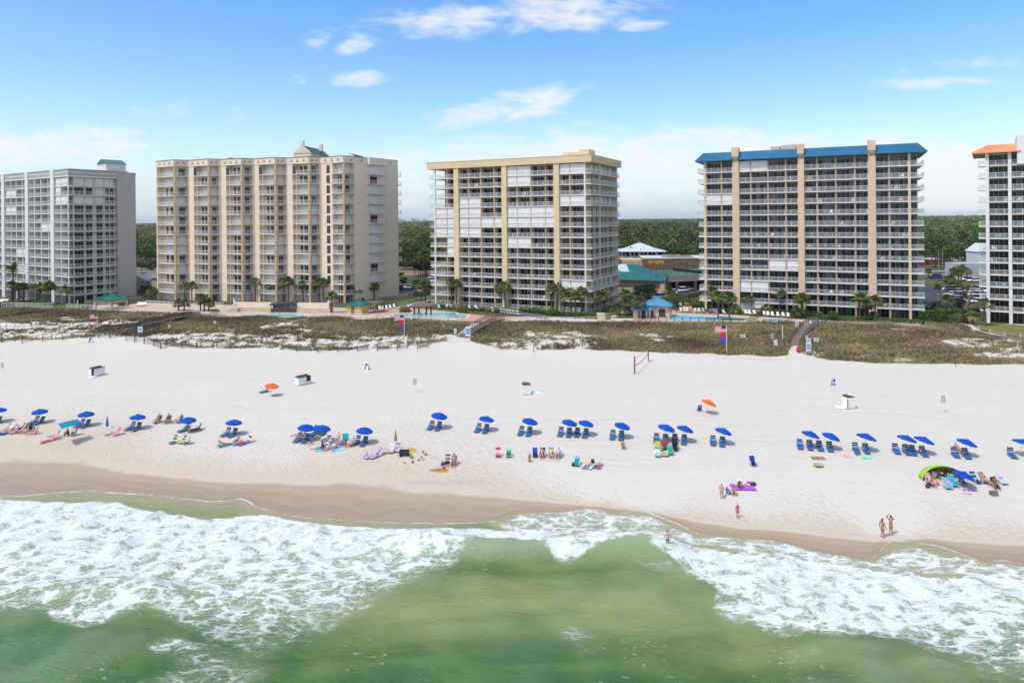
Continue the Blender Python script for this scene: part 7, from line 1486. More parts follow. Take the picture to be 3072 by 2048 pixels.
cloth_flat(1328, 1411, 1.1, .75, -8, [(.75, .30, .04), (.7, .25, .03)], 'orange towel under the sunbather in dark bikini bottoms'); cloth_flat(1765, 1399, 1.0, 1.5, -22, [(.04, .28, .58), (.1, .4, .65), (.35, .6, .7)], 'blue towel under the left sunbather of two'); cloth_flat(1794, 1398, .95, 1.45, -24, [PUR, (.45, .12, .4)], 'purple towel under the right sunbather of two'); cloth_flat(680, 1335, .8, 1.8, -52, [(.02, .22, .22)], 'dark teal towel under the woman propped on her elbows'); cloth_flat(965, 1349, 1.3, .9, 0, [(.2, .55, .62)], 'pale turquoise towel under the prone teenager'); cloth_flat(1014, 1347, 1.5, .8, 24, [(.15, .5, .65), (.25, .6, .7)], 'turquoise towel under the man in blue shorts'); cloth_flat(930, 1334, .5, .9, -30, [Wh, (.6, .3, .3)], 'white towel under the small child'); cloth_flat(2908, 1469, 1.2, .55, -14, [(.35, .25, .5), (.2, .14, .3)], 'crumpled lilac patterned towel in front of the tent', wr=.07)
cloth_flat(8, 1302, 1.1, .9, 10, [(.02, .07, .28)], 'navy towel at the left photo edge', wr=.12)
def item(px, py, build, mat, label, cat, name, rz=0., g='small things on the sand', smooth=True):
    mb = MB(); build(mb); o = mb.build(name, mat, None, smooth, gp(px, py)); o.rotation_euler.z = R(rz); tag(o, label, cat, g); return o
bag = lambda w_, d_, h_: (lambda mb: mb.loft([[(w_/2*k*math.cos(a), d_/2*k*math.sin(a), z*h_) for a in [6.2832*i/10 for i in range(10)]] for z, k in ((0, .85), (.25, 1.05), (.6, .95), (.9, .7), (1., .35))]).path([(-w_*.25, 0, h_*.9), (-w_*.15, 0, h_*1.25), (w_*.15, 0, h_*1.25), (w_*.25, 0, h_*.9)], .03, n=5))
bucket = lambda r_: (lambda mb: mb.lathe([(r_*.7, 0), (r_, r_*1.8), (r_*1.08, r_*1.82), (r_*.9, r_*1.7), (r_*.6, .03)], 12).path([(-r_, 0, r_*1.8), (-r_*.5, 0, r_*2.5), (r_*.5, 0, r_*2.5), (r_, 0, r_*1.8)], .012, n=5))
spade = lambda mb: mb.bar((-.28, 0, .05), (.2, .05, .05), .03, n=6).box(.2, .42, -.06, .12, .03, .055).bar((-.28, -.07, .05), (-.28, .07, .05), .03, n=6)
cooler = lambda w_, d_, h_: (lambda mb: mb.box(-w_/2, w_/2, -d_/2, d_/2, 0, h_*.75).box(-w_/2-.02, w_/2+.02, -d_/2-.02, d_/2+.02, h_*.751, h_).bar((-w_/2, 0, h_*1.02), (w_/2, 0, h_*1.02), .03))
bc = lambda c, nm='plastic': M(nm+'_%d_%d_%d' % tuple(int(x*99) for x in c), c, .45)
item(722, 1333, bag(.55, .4, .5), bc((.65, .10, .03)), 'orange beach bag left of the striped chair', 'bag', 'beach_bag'); item(1023, 1334, bag(.65, .5, .42), bc((.25, .14, .5)), 'purple bag right of the woman in pink', 'bag', 'beach_bag'); item(557, 1291, bag(.5, .45, .6), bc((.03, .3, .36)), 'teal bag left of the woman in the lilac shirt', 'bag', 'beach_bag'); item(706, 1334, bag(.6, .8, .3), bc((.22, .2, .3)), 'striped bundle at the knees of the man in the dark hat', 'bag', 'beach_bag'); item(1329, 1398, bag(.5, .4, .45), bc((.03, .04, .14)), 'navy bag left of the dark striped chair', 'bag', 'beach_bag'); item(2783, 1463, bag(.42, .3, .45), bc((.05, .05, .045)), 'black bag beside the man in front of the tent', 'bag', 'beach_bag'); item(2971, 1451, bag(.36, .3, .35), bc((.6, .42, .15)), 'yellow straw bag between the two sunbathers on the right', 'bag', 'beach_bag'); item(2260, 1455, bag(.6, .4, .3), bc((.015, .03, .06)), 'dark bag on the right edge of the purple blanket', 'bag', 'beach_bag'); item(2247, 1448, bag(.55, .3, .12), bc((.5, .02, .2)), 'flat crimson bag on the purple blanket', 'bag', 'beach_bag'); item(1720, 1398, bag(.35, .3, .4), bc((.02, .02, .03)), 'black bag left of the dark teal chair', 'bag', 'beach_bag'); item(1778, 1388, bag(.4, .35, .4), bc((.04, .035, .035)), 'dark bag at the heads of the two sunbathers', 'bag', 'beach_bag'); item(90, 1288, bag(.9, .7, .75), bc((.04, .045, .06)), 'large dark bag behind the row of sunbathers on the left', 'bag', 'beach_bag'); item(2022, 1353, cooler(.5, .4, .42), bc((.015, .025, .09)), 'navy cooler box in the crowded heap', 'cooler', 'cooler'); item(1994, 1349, cooler(.6, .45, .35), bc((.03, .08, .2)), 'dark blue cooler under the folded shelter in the heap', 'cooler', 'cooler')
item(1096, 1369, cooler(.45, .4, .42), bc((.6, .62, .63)), 'white cooler with red things on top left of the lilac loungers', 'cooler', 'cooler'); item(1996, 1345, lambda mb: mb.hexa([(-.45, -.3, 0), (.45, -.3, 0), (.62, .4, 0), (-.5, .4, 0), (-.36, .0, 1.0), (.24, .0, 1.0), (.3, .2, 1.0), (-.36, .2, 1.0)]), bc((.30, .07, .06)), 'dark red and grey folded shelter standing in the crowded heap', 'shelter', 'folded_shelter', 10, smooth=False)
item(1992, 1360, lambda mb: mb.box(-.35, .35, -.25, .25, 0, .06).box(-.2, .15, -.12, .2, .061, .2), bc((.6, .5, .1)), 'yellow toy tray in the crowded heap', 'toy', 'toy_tray', 6, smooth=False); item(1994, 1369, lambda mb: mb.box(-.5, .5, -.16, .16, 0, .05).box(-.4, .4, -.12, .12, .051, .08), bc((.04, .06, .10)), 'dark board lying at the front of the crowded heap', 'board', 'bodyboard', -6, smooth=False)
t = empty('beach_wagon', gp(1213, 1366), R(6)); tag(t, 'black folding beach wagon with yellow boards leaning on it', 'wagon'); MB().box(-.5, .5, -.27, .27, .2, .24).box(-.5, .5, -.29, -.27, .2, .58).box(-.5, .5, .27, .29, .2, .58).box(-.52, -.5, -.29, .29, .2, .58).box(.5, .52, -.29, .29, .2, .58).build('tub', bc((.03, .033, .04)), t); [MB().bar((x, y-.04, .15), (x, y+.04, .15), .3, n=12).build('wheel', TYRE, t) for x in (-.4, .4) for y in (-.33, .33)]; MB().path([(-.5, 0, .25), (-.95, 0, .55), (-1.0, 0, .62)], .03, n=5).build('handle', DARKM, t)
item(1230, 1357, lambda mb: mb.hexa([(-.3, -.05, 0), (.7, -.05, 0), (.7, .05, .05), (-.3, .05, .05), (-.2, .2, .5), (.5, .2, .4), (.5, .26, .42), (-.2, .26, .52)]), bc((.55, .36, .06)), 'yellow bodyboard leaning behind the wagon', 'board', 'bodyboard', smooth=False)
for x, y, r_, c, l in ((1235, 1374, .17, (.14, .55, .03), 'lime green bucket right of the wagon'), (1277, 1366, .16, (.8, .33, .01), 'orange bucket on its own in the sand'), (1269, 1358, .10, (.06, .05, .4), 'small blue bucket above the orange bucket'), (1238, 1388, .12, (.5, .03, .04), 'red bucket farthest down the sand'), (1255, 1382, .09, (.3, .01, .04), 'small dark red bucket'), (1213, 1390, .11, (.5, .7, .15), 'pale lime bucket left of the red bucket'), (1265, 1374, .10, (.05, .45, .12), 'small green bucket under the orange bucket'), (512, 1269, .2, (.22, .6, .03), 'lime bucket between the seated trio')): item(x, y, bucket(r_), bc(c), l, 'bucket', 'toy_bucket', g='toy buckets')
for x, y, c, l, rz in ((1299, 1374, (.7, .2, .16), 'coral toy spade right of the buckets', 20), (2897, 1481, (.8, .12, .2), 'pink toy spade in front of the lilac towel', -28), (1220, 1369, (.5, .4, .2), 'tan toy spade near the wagon', -30), (1262, 1380, (.65, .08, .1), 'small red toy spade beside the dark red bucket', 10)): item(x, y, spade, bc(c), l, 'spade', 'toy_spade', rz, g='toy spades')
item(466, 1272, lambda mb: mb.ball((0, 0, .14), .15), bc((.22, .06, .03)), 'brown ball left of the olive chair', 'ball', 'ball'); item(2799, 1432, lambda mb: mb.ball((0, 0, .3), .42, .3, .34), bc((.6, .64, .68)), 'pale inflatable float at the tent mouth', 'float', 'float'); item(2808, 1453, lambda mb: mb.ball((0, 0, .14), .28, .3, .14), bc((.75, .03, .2)), 'pink float right of the man before the tent', 'float', 'float')
item(2981, 1485, lambda mb: mb.box(-.3, .3, -.2, .2, 0, .34).box(-.32, .32, -.22, .22, .341, .38), bc((.16, .14, .10)), 'grey brown crate alone at the far right', 'crate', 'crate', smooth=False); item(1037, 1321, lambda mb: mb.box(-.36, .36, -.03, .03, .05, .85), bc((.03, .45, .5)), 'turquoise board standing behind the crouching boy', 'board', 'bodyboard', smooth=False)
t = empty('net_game', gp(2455, 1399)); tag(t, 'round yellow rimmed net game on short legs', 'net game'); mb = MB(); mb.path([(.46*math.cos(6.2832*i/20), .46*math.sin(6.2832*i/20), .2) for i in range(21)], .05, n=6); mb.build('rim', bc((.4, .3, .03)), t); [MB().bar((.46*math.cos(a), .46*math.sin(a), .2), (.5*math.cos(a), .5*math.sin(a), 0), .05, n=6).build('leg', bc((.75, .55, .02)), t) for a in [6.2832*i/5 for i in range(5)]]; MB().lathe([(.44, .2), (.2, .185), (.02, .18)], 16).build('net', bc((.35, .33, .3)), t)
item(2186, 1480, lambda mb: mb.ball((0, 0, .2), .2, .3, .2), bc((.12, .2, .42)), 'blue bundle between the bending boy and the sitting boy', 'bag', 'beach_bag')
# ---- sun loungers by the pools
PLW = M('lounger_white', (.72, .72, .69), .5, .06); PLB = M('lounger_pale_blue', (.35, .58, .68), .6)
def pool_lounger(seatm):
    t = empty('pool_lounger'); f = MB()
    for x in (-.3, .3): f.bar((x, .3, .32), (x, -1.2, .32), .05); f.bar((x, -1.0, .32), (x, -1.05, 0), .05); f.bar((x, .4, .32), (x, .45, 0), .05)
    f.build('frame', PLW, t); MB().box(-.3, .3, -1.2, .25, .33, .37).build('seat', seatm, t); MB().hexa([(-.3, .24, .34), (.3, .24, .34), (.3, .28, .32), (-.3, .28, .32), (-.3, .62, 1.02), (.3, .62, 1.02), (.3, .66, 1.0), (-.3, .66, 1.0)]).build('backrest', seatm, t); return t
pls = {0: pool_lounger(PLW), 1: pool_lounger(PLB)}; plu = set()
def plounge(px, py, rz, label, group, k=0):
    p = at_z(px, py, 3.1); t = pls[k] if k not in plu else dup(pls[k]); plu.add(k); t.location = p; t.rotation_euler = (0, 0, R(rz)); tag(t, label, 'lounger', group)
q = [(2043, 935), (2053, 935), (2062, 935), (2087, 937), (2098, 937), (2110, 937.5), (2143, 938.5), (2150, 939), (2171, 940), (2238, 942.5), (2249, 943), (2264, 943)]
for i, (x, y) in enumerate(q): plounge(x, y, -2, f'white lounger along the far side of the long blue pool, {ORD[i]} from the left', 'white loungers of the long blue pool', 1 if i == 5 else 0)
for i, x in enumerate((2293, 2304, 2318, 2334, 2350, 2365)): plounge(x, 946+i*1.0, -12, f'white lounger behind the small pale pool, {ORD[i]} from the left', 'white loungers of the small pale pool')
for i, x in enumerate((1317, 1342, 1353, 1393, 1408, 1428, 1478, 1504, 1514, 1523, 1532, 1542, 1554)): plounge(x, 925+max(0, (x-1428))*.145+(2 if x > 1380 else 0), 18, f'lounger on the pink brick deck, {ORD[i]} from the left', 'loungers on the pink brick deck', 1 if i in (0, 8) else 0)
for i, x in enumerate((922, 933, 944, 955, 967)): plounge(x, 936, 14, f'white lounger against the tan terrace wall, {ORD[i]} from the left', 'white loungers by the terrace')
for i, (x, y) in enumerate(((1140, 929), (1150, 929), (1160, 927), (1171, 925), (1183, 923))): plounge(x, y, 24, f'white lounger left of the teal pool, {ORD[i]} from the left', 'white loungers left of the teal pool')
for i, x in enumerate((2, 8, 14, 20)): plounge(x, 907, 20, f'cream lounger at the left photo edge by the palms, {ORD[i]} from the left', 'loungers at the left edge')
for i in range(5): plounge(413+i*5.2, 917, 4, f'grey white folded lounger by the white fence, {ORD[i]} from the left', 'folded loungers by the fence')
# ---- chairs on the balconies: seen only as spots of colour through the railings
ADK = MB(); ADK.box(-.3, .3, -.3, .25, .32, .38); ADK.hexa([(-.3, .22, .3), (.3, .22, .3), (.3, .27, .3), (-.3, .27, .3), (-.26, .42, 1.0), (.26, .42, 1.0), (.26, .46, 1.0), (-.26, .46, 1.0)])
for x in (-.33, .33): ADK.box(x-.05, x+.05, -.32, .3, .52, .56); ADK.box(x-.03, x+.03, -.3, -.24, 0, .52); ADK.box(x-.03, x+.03, .2, .26, 0, .52)
bcm = {'white': PLW, 'blue': bc((.03, .12, .38)), 'yellow': bc((.6, .42, .05)), 'turquoise': bc((.05, .42, .45)), 'brown': bc((.2, .12, .07))}; bme = {k: ADK.mesh('balcony_chair', v) for k, v in bcm.items()}
def bal_chairs(T, name, spec, xr, n_, ks, y=.75):
    for i in range(n_):
        c = rnd.choice(spec); x = rnd.uniform(*xr); k = rnd.choice(ks); o = link('balcony_chair', bme[c]); Mx = T.root.matrix_basis @ Matrix.Translation((x, y+rnd.uniform(-.2, .3), T.z(k)+.01)) @ Matrix.Rotation(rnd.uniform(-.5, .5), 4, 'Z'); o.matrix_world = Mx
        tag(o, f'{c} chair behind the railing of a {name} tower balcony', 'chair', f'{c} chairs on the {name} tower balconies')
for T_ in (T3, T4, T5, T1): T_.root.matrix_basis
bal_chairs(T3, 'yellow', ['white', 'blue', 'blue', 'yellow', 'turquoise'], (T3.fx(z4(800)), T3.fx(z4(1480))), 46, [0, 1, 3, 4, 5, 6, 7, 11, 12]); bal_chairs(T3, 'yellow', ['white', 'blue', 'brown'], (T3.fx(z4(395)), T3.fx(z4(740))), 20, [1, 3, 4, 5, 11, 12, 13])
bal_chairs(T4, 'blue roofed', ['blue', 'turquoise', 'yellow', 'brown', 'white'], (T4.fx(z5(760)), T4.fx(z5(1490))), 36, [1, 3, 5, 6, 7, 8, 9, 11, 12]); bal_chairs(T4, 'blue roofed', ['white', 'white', 'yellow', 'turquoise', 'brown'], (T4.fx(z6(45)), T4.fx(z6(900))), 40, list(range(1, 14)))
bal_chairs(T5, 'orange roofed', ['white', 'white', 'turquoise'], (T5.fx(z6(1540)), T5.fx(z6(1900))), 22, list(range(1, 13))); bal_chairs(T1, 'grey banded', ['white', 'white', 'turquoise', 'blue'], (T1.fx(z1(60)), T1.fx(z1(560))), 22, list(range(1, 13)))
# ================================================================ people
SKINS = {'fair': (.56, .33, .24), 'tan': (.42, .22, .14), 'brown': (.20, .095, .055), 'pink': (.60, .30, .24)}
def skinm(k):
    nm = 'skin_'+k
    return M(nm, SKINS[k], .55, .08, 4.)
def clothm(c): return M('cloth_%d_%d_%d' % tuple(int(x*99) for x in c), c, .9, .12, 8.)
PENDING = []
def skinobj(name, V, E, rad, mat, parent, lvl=1):
    me = bpy.data.meshes.new(name); me.from_pydata(V, E, []); me.materials.append(mat); o = link(name, me, parent); md = o.modifiers.new('s', 'SKIN'); md.use_smooth_shade = True; md.branch_smoothing = .4
    sv = me.skin_vertices[0].data if me.skin_vertices else None
    if sv is None:
        o.modifiers.clear(); bpy.context.view_layer.objects.active = o; md = o.modifiers.new('s', 'SKIN'); sv = me.skin_vertices[0].data
    for i, r_ in enumerate(rad): sv[i].radius = (r_ if hasattr(r_, '__len__') else (r_, r_))
    sv[0].use_root = True; s2 = o.modifiers.new('d', 'SUBSURF'); s2.levels = s2.render_levels = lvl; PENDING.append(o); return o
POSE = {  # pelvis z, torso direction (y, z), knee, ankle, toe, elbow, hand for the right side (x out), sitting forward = -y
 'stand': (.525, (0, 1), (.055, -.02, .285), (.06, .015, .04), (.068, -.09, .018), (.165, .02, .64), (.175, -.05, .485)),
 'pose': (.525, (.05, 1), (.058, -.02, .285), (.065, .015, .04), (.07, -.09, .018), (.20, -.10, .76), (.12, -.22, .86)),
 'bend': (.50, (-.75, .66), (.065, -.05, .27), (.07, .04, .04), (.075, -.07, .018), (.15, -.34, .52), (.10, -.30, .33)),
 'sit': (.075, (.28, .96), (.075, -.215, .15), (.08, -.42, .035), (.085, -.44, .11), (.16, .12, .20), (.17, .22, .02)),
 'cross': (.075, (-.08, 1), (.18, -.17, .10), (.05, -.25, .05), (.0, -.30, .05), (.16, -.03, .25), (.10, -.2, .14)),
 'knees': (.075, (-.12, .99), (.09, -.20, .25), (.09, -.25, .035), (.09, -.33, .02), (.15, -.12, .28), (.06, -.25, .22)),
 'chair': (.175, (.50, .86), (.08, -.235, .21), (.085, -.40, .03), (.09, -.47, .03), (.17, .06, .30), (.17, -.10, .25)),
 'chairup': (.20, (.30, .95), (.09, -.235, .23), (.09, -.30, .03), (.09, -.38, .02), (.16, .02, .33), (.08, -.14, .30)),
 'lounge': (.19, (.62, .78), (.07, -.24, .23), (.075, -.47, .19), (.078, -.50, .26), (.17, .12, .30), (.16, -.02, .25)),
 'back': (.065, (1, .08), (.085, -.215, .15), (.08, -.42, .04), (.08, -.46, .10), (.24, .36, .05), (.10, .46, .12)),
 'prone': (.07, (1, .06), (.05, -.245, .05), (.055, -.48, .05), (.06, -.56, .03), (.20, .40, .04), (.10, .50, .03)),
 'prop': (.075, (.80, .58), (.05, -.24, .05), (.055, -.48, .05), (.06, -.55, .03), (.15, .28, .02), (.12, .40, .03)),
 'kneel': (.20, (-.18, .98), (.07, -.13, .045), (.07, .11, .04), (.07, .17, .02), (.15, -.10, .36), (.07, -.24, .26)),
}
def person(px, py, pose, rz, H, skin, label, top=None, bottom=None, hair=(.03, .02, .015), hat=None, long=False, bikini=False, up=False, group='people on the beach', asym=.0, z=None, lift=0.):
    p = gp(px, py); t = empty('person', (p.x, p.y, p.z+lift if z is None else z), R(rz)); tag(t, label, 'person', group)
    pz, (dy, dz), kn, an, to, el, hd = POSE[pose]; L = (dy*dy+dz*dz)**.5; D = Vector((0, dy/L, dz/L)); fw = Vector((0, -dz/L, dy/L)); pel = Vector((0, .0, pz)); prone = pose in ('prone', 'prop')
    if pose == 'bend': pel.y = .08
    if prone: fw = -fw
    V = []; E = []; Rd_ = []
    def add(v, r_, par=None):
        V.append(tuple(Vector(v)*H)); Rd_.append((r_[0]*H, r_[1]*H) if hasattr(r_, '__len__') else r_*H)
        if par is not None: E.append((par, len(V)-1))
        return len(V)-1
    bel = pel+D*.10; che = pel+D*.225; nk = pel+D*.325; hb = nk+D*.035; ht = hb+D*.055+fw*.012; hc = hb+D*.095
    i0 = add(pel, .078); i1 = add(bel, .070, i0); i2 = add(che, .080, i1); i3 = add(nk-D*.03, .040, i2); i4 = add(hb, .036, i3); i5 = add(ht, .058, i4); i6 = add(hc, .046, i5); add(ht+fw*.062-D*.005, .012, i5); add(ht+fw*.045-D*.035, .022, i5)
    for sx in (-1, 1): add(ht+Vector((sx*.058, 0, 0)), .009, i5)
    rr = random.Random(int(px*7+py)); KN = {}; HD = {}; SH = {}
    for sx in (-1, 1):
        j = lambda v, k=1.: Vector((v[0]*sx+rr.uniform(-.012, .012)*k, v[1]+rr.uniform(-.03, .03)*k*(0 if pose in ('stand', 'pose', 'bend') and v[2] < .1 else 1), v[2]))
        hip = pel+Vector((sx*.052, 0, 0))-D*.012; k_ = j(kn); a_ = j(an); a_.x = a_.x+asym*.05*sx
        if pose == 'back' and sx > 0 and asym: k_.z = .24; a_.y = -.30
        h1 = add(hip, .058, i0); th = add(hip.lerp(k_, .5), .048, h1); k1 = add(k_, .035, th); cf = add(k_.lerp(a_, .35), .036, k1); a1 = add(a_, .021, cf); tv = Vector((to[0]*sx, to[1], to[2])); tv += (a_-Vector((an[0]*sx, an[1], an[2]))); add(tv, .020, a1); add(a_.lerp(tv, -.28), .019, a1); KN[sx] = (hip, k_, a_)
        sh = che+D*.075+Vector((sx*.092, 0, 0)); e_ = Vector((el[0]*sx, el[1], el[2])); w_ = Vector((hd[0]*sx, hd[1], hd[2]))
        if up and sx > 0: e_ = sh+Vector((.12, -.02, .10)); w_ = ht+Vector((.10, .02, .08))
        e_ = sh+(e_-sh).normalized()*.17; w_ = e_+(w_-e_).normalized()*.145; s1 = add(sh, .040, i2); e1 = add(e_, .026, s1); f1 = add(e_.lerp(w_, .4), .025, e1); w1 = add(w_, .017, f1); d = (w_-e_).normalized(); pal = w_+d*.045; p1 = add(pal, (.022, .014), w1); SH[sx] = (sh, e_); lat = d.cross(Vector((0, 0, 1)) if abs(d.z) < .9 else Vector((0, 1, 0))).normalized(); cu = d.cross(lat)
        for q in range(4):
            o = lat*(q-1.5)*.0115; b1 = add(pal+d*.028+o, .0062, p1); ln = (.030, .036, .034, .026)[q]; m1 = add(pal+d*(.028+ln*.6)+o+cu*.006, .0056, b1); add(pal+d*(.028+ln)+o+cu*.016, .005, m1)
        tb = add(pal-d*.012-lat*.026*1., .0072, p1); add(pal+d*.018-lat*.036, .006, tb)
    sm = skinm(skin); skinobj('body', V, E, Rd_, sm, t)
    # face and hair
    for sx in (-1, 1): MB().ball(tuple((ht+fw*.053+D*.010+Vector((sx*.022, 0, 0)))*H), .0075*H, n=6, m=4).build('eye', clothm((.02, .015, .012)), t)
    MB().ball(tuple((ht+fw*.056-D*.034)*H), .014*H, .006*H, .004*H, 6, 4).build('mouth', clothm((.35, .10, .09)), t)
    hv = [tuple((hc-fw*.010+D*.004)*H), tuple((ht-fw*.026+D*.02)*H), tuple((hb-fw*.028+D*.022)*H)]; hr = [.053*H, .056*H, .034*H]; he = [(0, 1), (1, 2)]
    if long: hv.append(tuple((nk-fw*.055-D*.045)*H)); hr.append(.030*H); he.append((2, 3))
    skinobj('hair', hv, he, hr, clothm(hair), t, 1)
    if hat:
        rings = []; xv = Vector((1, 0, 0)); yv = fw
        for r_, z_ in ((.115, .058), (.112, .064), (.066, .068), (.060, .105), (.035, .125), (.004, .128)): rings.append([tuple((ht+D*(z_-.012)+xv*r_*math.cos(6.2832*k/12)+yv*(r_*math.sin(6.2832*k/12)+.008))*H) for k in range(12)])
        MB().loft(rings).build('hat', clothm(hat), t, True)
    # clothes hug the same joints a little wider
    if bottom:
        bl = .18 if bikini else .62; cv = [tuple((pel+D*(.05 if not bikini else .015))*H), tuple(pel*H)]; crd = [.080*H, .086*H]; ce = [(0, 1)]
        for sx in (-1, 1):
            hip, k_, a_ = KN[sx]; cv += [tuple(hip*H), tuple(hip.lerp(k_, bl)*H)]; crd += [.066*H, (.061 if bikini else .054)*H]; ce += [(1, len(cv)-2), (len(cv)-2, len(cv)-1)]
        skinobj('swim_bottom' if bikini else 'shorts', cv, ce, crd, clothm(bottom), t)
    if top:
        if bikini: skinobj('swim_top', [tuple((che+D*.005+Vector((x, 0, 0)))*H) for x in (-.045, 0, .045)], [(0, 1), (1, 2)], [.060*H, .082*H, .060*H], clothm(top), t)
        else:
            cv = [tuple(che*H), tuple(bel*H), tuple((pel+D*.03)*H), tuple((che+D*.06)*H)]; crd = [.090*H, .081*H, .086*H, .060*H]; ce = [(0, 1), (1, 2), (0, 3)]
            for sx in (-1, 1): sh, e_ = SH[sx]; cv += [tuple(sh*H), tuple(sh.lerp(e_, .62)*H)]; crd += [.050*H, .042*H]; ce += [(0, len(cv)-2), (len(cv)-2, len(cv)-1)]
            skinobj('shirt', cv, ce, crd, clothm(top), t)
    return t
BLK, NVY, TUR, PNK, WHT, LIL, GRY, MAR, OLV = (.02, .02, .022), (.02, .03, .10), (.05, .50, .48), (.75, .10, .25), (.7, .7, .68), (.38, .38, .66), (.26, .28, .33), (.25, .03, .07), (.16, .16, .10)
BLOND, BRN_, DRK = (.30, .19, .08), (.07, .04, .025), (.015, .012, .01)
person(19.5, 1296, 'chair', FACE-28, 1.78, 'fair', 'man reclining in dark shorts with sunglasses, leftmost of the sunbather row', None, BLK, BRN_)
person(37, 1297, 'lounge', FACE-32, 1.75, 'pink', 'man in dark shorts leaning back on a purple towel, second of the row', None, (.06, .04, .05), DRK)
person(61, 1295, 'lounge', FACE-34, 1.82, 'tan', 'tall man in maroon shorts, third of the sunbather row', None, MAR, DRK)
person(80, 1298, 'sit', FACE-34, 1.6, 'fair', 'blond woman in a dark purple swimsuit before the large dark bag', (.10, .06, .16), (.10, .06, .16), BLOND, None, True, True)
person(96, 1301, 'sit', FACE-36, 1.66, 'pink', 'woman in a pale swimsuit sitting with legs out, fifth of the row', (.5, .4, .42), (.5, .4, .42), BRN_, None, True, True)
person(107, 1302, 'sit', FACE-40, 1.65, 'fair', 'woman in an olive swimsuit and pale cap at the right end of the row', (.3, .3, .2), (.3, .3, .2), BRN_, (.45, .55, .55), False, True)
person(166, 1313, 'lounge', FACE-28, 1.66, 'pink', 'woman in a turquoise swimsuit lying on the bright pink chair', None, TUR, BRN_, None, True, True, lift=-.06)
person(206, 1306, 'knees', FACE-40, 1.7, 'brown', 'person in dark brown clothes sitting under the teal canopy', (.09, .07, .05), (.07, .06, .05), DRK)
person(474, 1266, 'chairup', FACE-20, 1.72, 'fair', 'person in an olive shirt seated at the left of the trio', OLV, (.05, .05, .05), GRY)
person(502, 1268, 'chairup', FACE-6, 1.66, 'tan', 'person in a pink hat and maroon top seated in the middle of the trio', MAR, (.45, .36, .14), BRN_, (.7, .35, .38))
person(536, 1266, 'chair', FACE-22, 1.78, 'fair', 'bare chested man with raised arm seated left of the umbrella', None, (.35, .48, .55), BLOND, up=True)
person(567, 1299, 'stand', 190, 1.66, 'fair', 'standing woman in a lilac shirt and black shorts seen from behind', LIL, BLK, BRN_)
person(672, 1334, 'prop', 118, 1.68, 'tan', 'woman propped on her elbows on the dark teal towel', (.3, .3, .16), (.35, .25, .2), BRN_, None, False, True)
person(713, 1329, 'chairup', FACE-30, 1.74, 'tan', 'man in a teal shirt and dark hat beside the orange bag', (.10, .42, .44), (.2, .18, .3), DRK, (.04, .06, .10))
person(893, 1312, 'lounge', FACE-34, 1.72, 'pink', 'person with a grey towel reclining on the left lounger of the touching umbrellas', (.42, .45, .5), (.4, .4, .45), BRN_)
person(909, 1315, 'lounge', FACE-20, 1.66, 'pink', 'woman in a dark bikini reclining before the touching umbrellas', BLK, BLK, BRN_, None, True, True)
person(926, 1332, 'back', FACE-34, 1.1, 'pink', 'small child in red lying on the white towel', (.5, .1, .12), (.5, .1, .12), BRN_)
person(955, 1346, 'prone', -78, 1.6, 'fair', 'teenager in a dark shirt lying on the front, feet in the air', (.02, .10, .13), BLK, DRK)
person(967, 1350, 'knees', 150, 1.7, 'fair', 'person in a black shirt sitting with back to the camera', (.025, .03, .035), (.02, .02, .03), DRK, None, True)
person(985, 1348, 'sit', FACE-16, 1.6, 'pink', 'person in a lilac shirt sitting with legs stretched out', LIL, (.3, .3, .45), BRN_)
person(1008, 1344, 'sit', FACE-26, 1.78, 'tan', 'man in blue shorts and grey shirt on the turquoise towel', (.24, .27, .31), (.08, .30, .55), BLOND)
person(1015, 1325, 'chairup', FACE, 1.66, 'fair', 'woman in a pink top sitting upright behind the family group', (.62, .36, .46), (.12, .1, .12), BRN_, None, True)
person(1038, 1336, 'knees', FACE-4, 1.55, 'brown', 'dark haired boy crouching with arms crossed', None, BLK, DRK)
person(1053, 1339, 'chair', FACE-30, 1.66, 'pink', 'woman in coral on the low pale blue chair', (.6, .25, .18), (.3, .1, .1), BLOND, None, True)
person(1361, 1396, 'chairup', FACE+6, 1.78, 'fair', 'man in a grey shirt and cap sitting beside the dark striped chair', (.24, .27, .36), BLK, GRY, (.3, .2, .16))
person(1340, 1399, 'back', 100, 1.2, 'fair', 'child lying in front of the dark striped chair with only pale legs showing', (.4, .3, .3), (.45, .36, .36), BRN_)
person(1315, 1410, 'prone', -84, 1.66, 'tan', 'woman in a dark bikini lying face down on the orange towel', None, BLK, DRK, None, True, True)
person(1588, 1384, 'kneel', FACE+40, 1.4, 'tan', 'girl in a blue swimsuit kneeling left of the blue chair', (.12, .2, .4), (.1, .15, .32), BRN_, None, True, True)
person(1626, 1372, 'chair', FACE+6, 1.68, 'pink', 'woman in a dark purple swimsuit reading in a chair', (.05, .02, .08), (.05, .02, .08), (.35, .12, .1), None, False, True)
person(1653, 1371, 'chair', FACE+12, 1.66, 'fair', 'person in a yellow shirt with a pale blue towel over the legs', (.72, .52, .16), (.35, .50, .70), (.3, .12, .05))
person(1675, 1372, 'chair', FACE, 1.72, 'tan', 'person with a striped towel over head and shoulders', (.42, .55, .58), (.16, .12, .08), (.42, .52, .55))
person(1762, 1400, 'back', FACE-12, 1.66, 'fair', 'woman with dark hair lying on the blue towel, left sunbather of two', (.5, .45, .5), (.45, .4, .45), DRK, None, True, True, asym=1.)
person(1792, 1400, 'back', FACE-14, 1.72, 'tan', 'person in black shorts lying on the purple towel, right sunbather of two', (.3, .36, .42), BLK, DRK, None, False, asym=1.)
person(1868, 1344, 'knees', FACE+20, 1.7, 'tan', 'man in pale shorts sitting alone on the open sand', None, (.38, .40, .48), DRK)
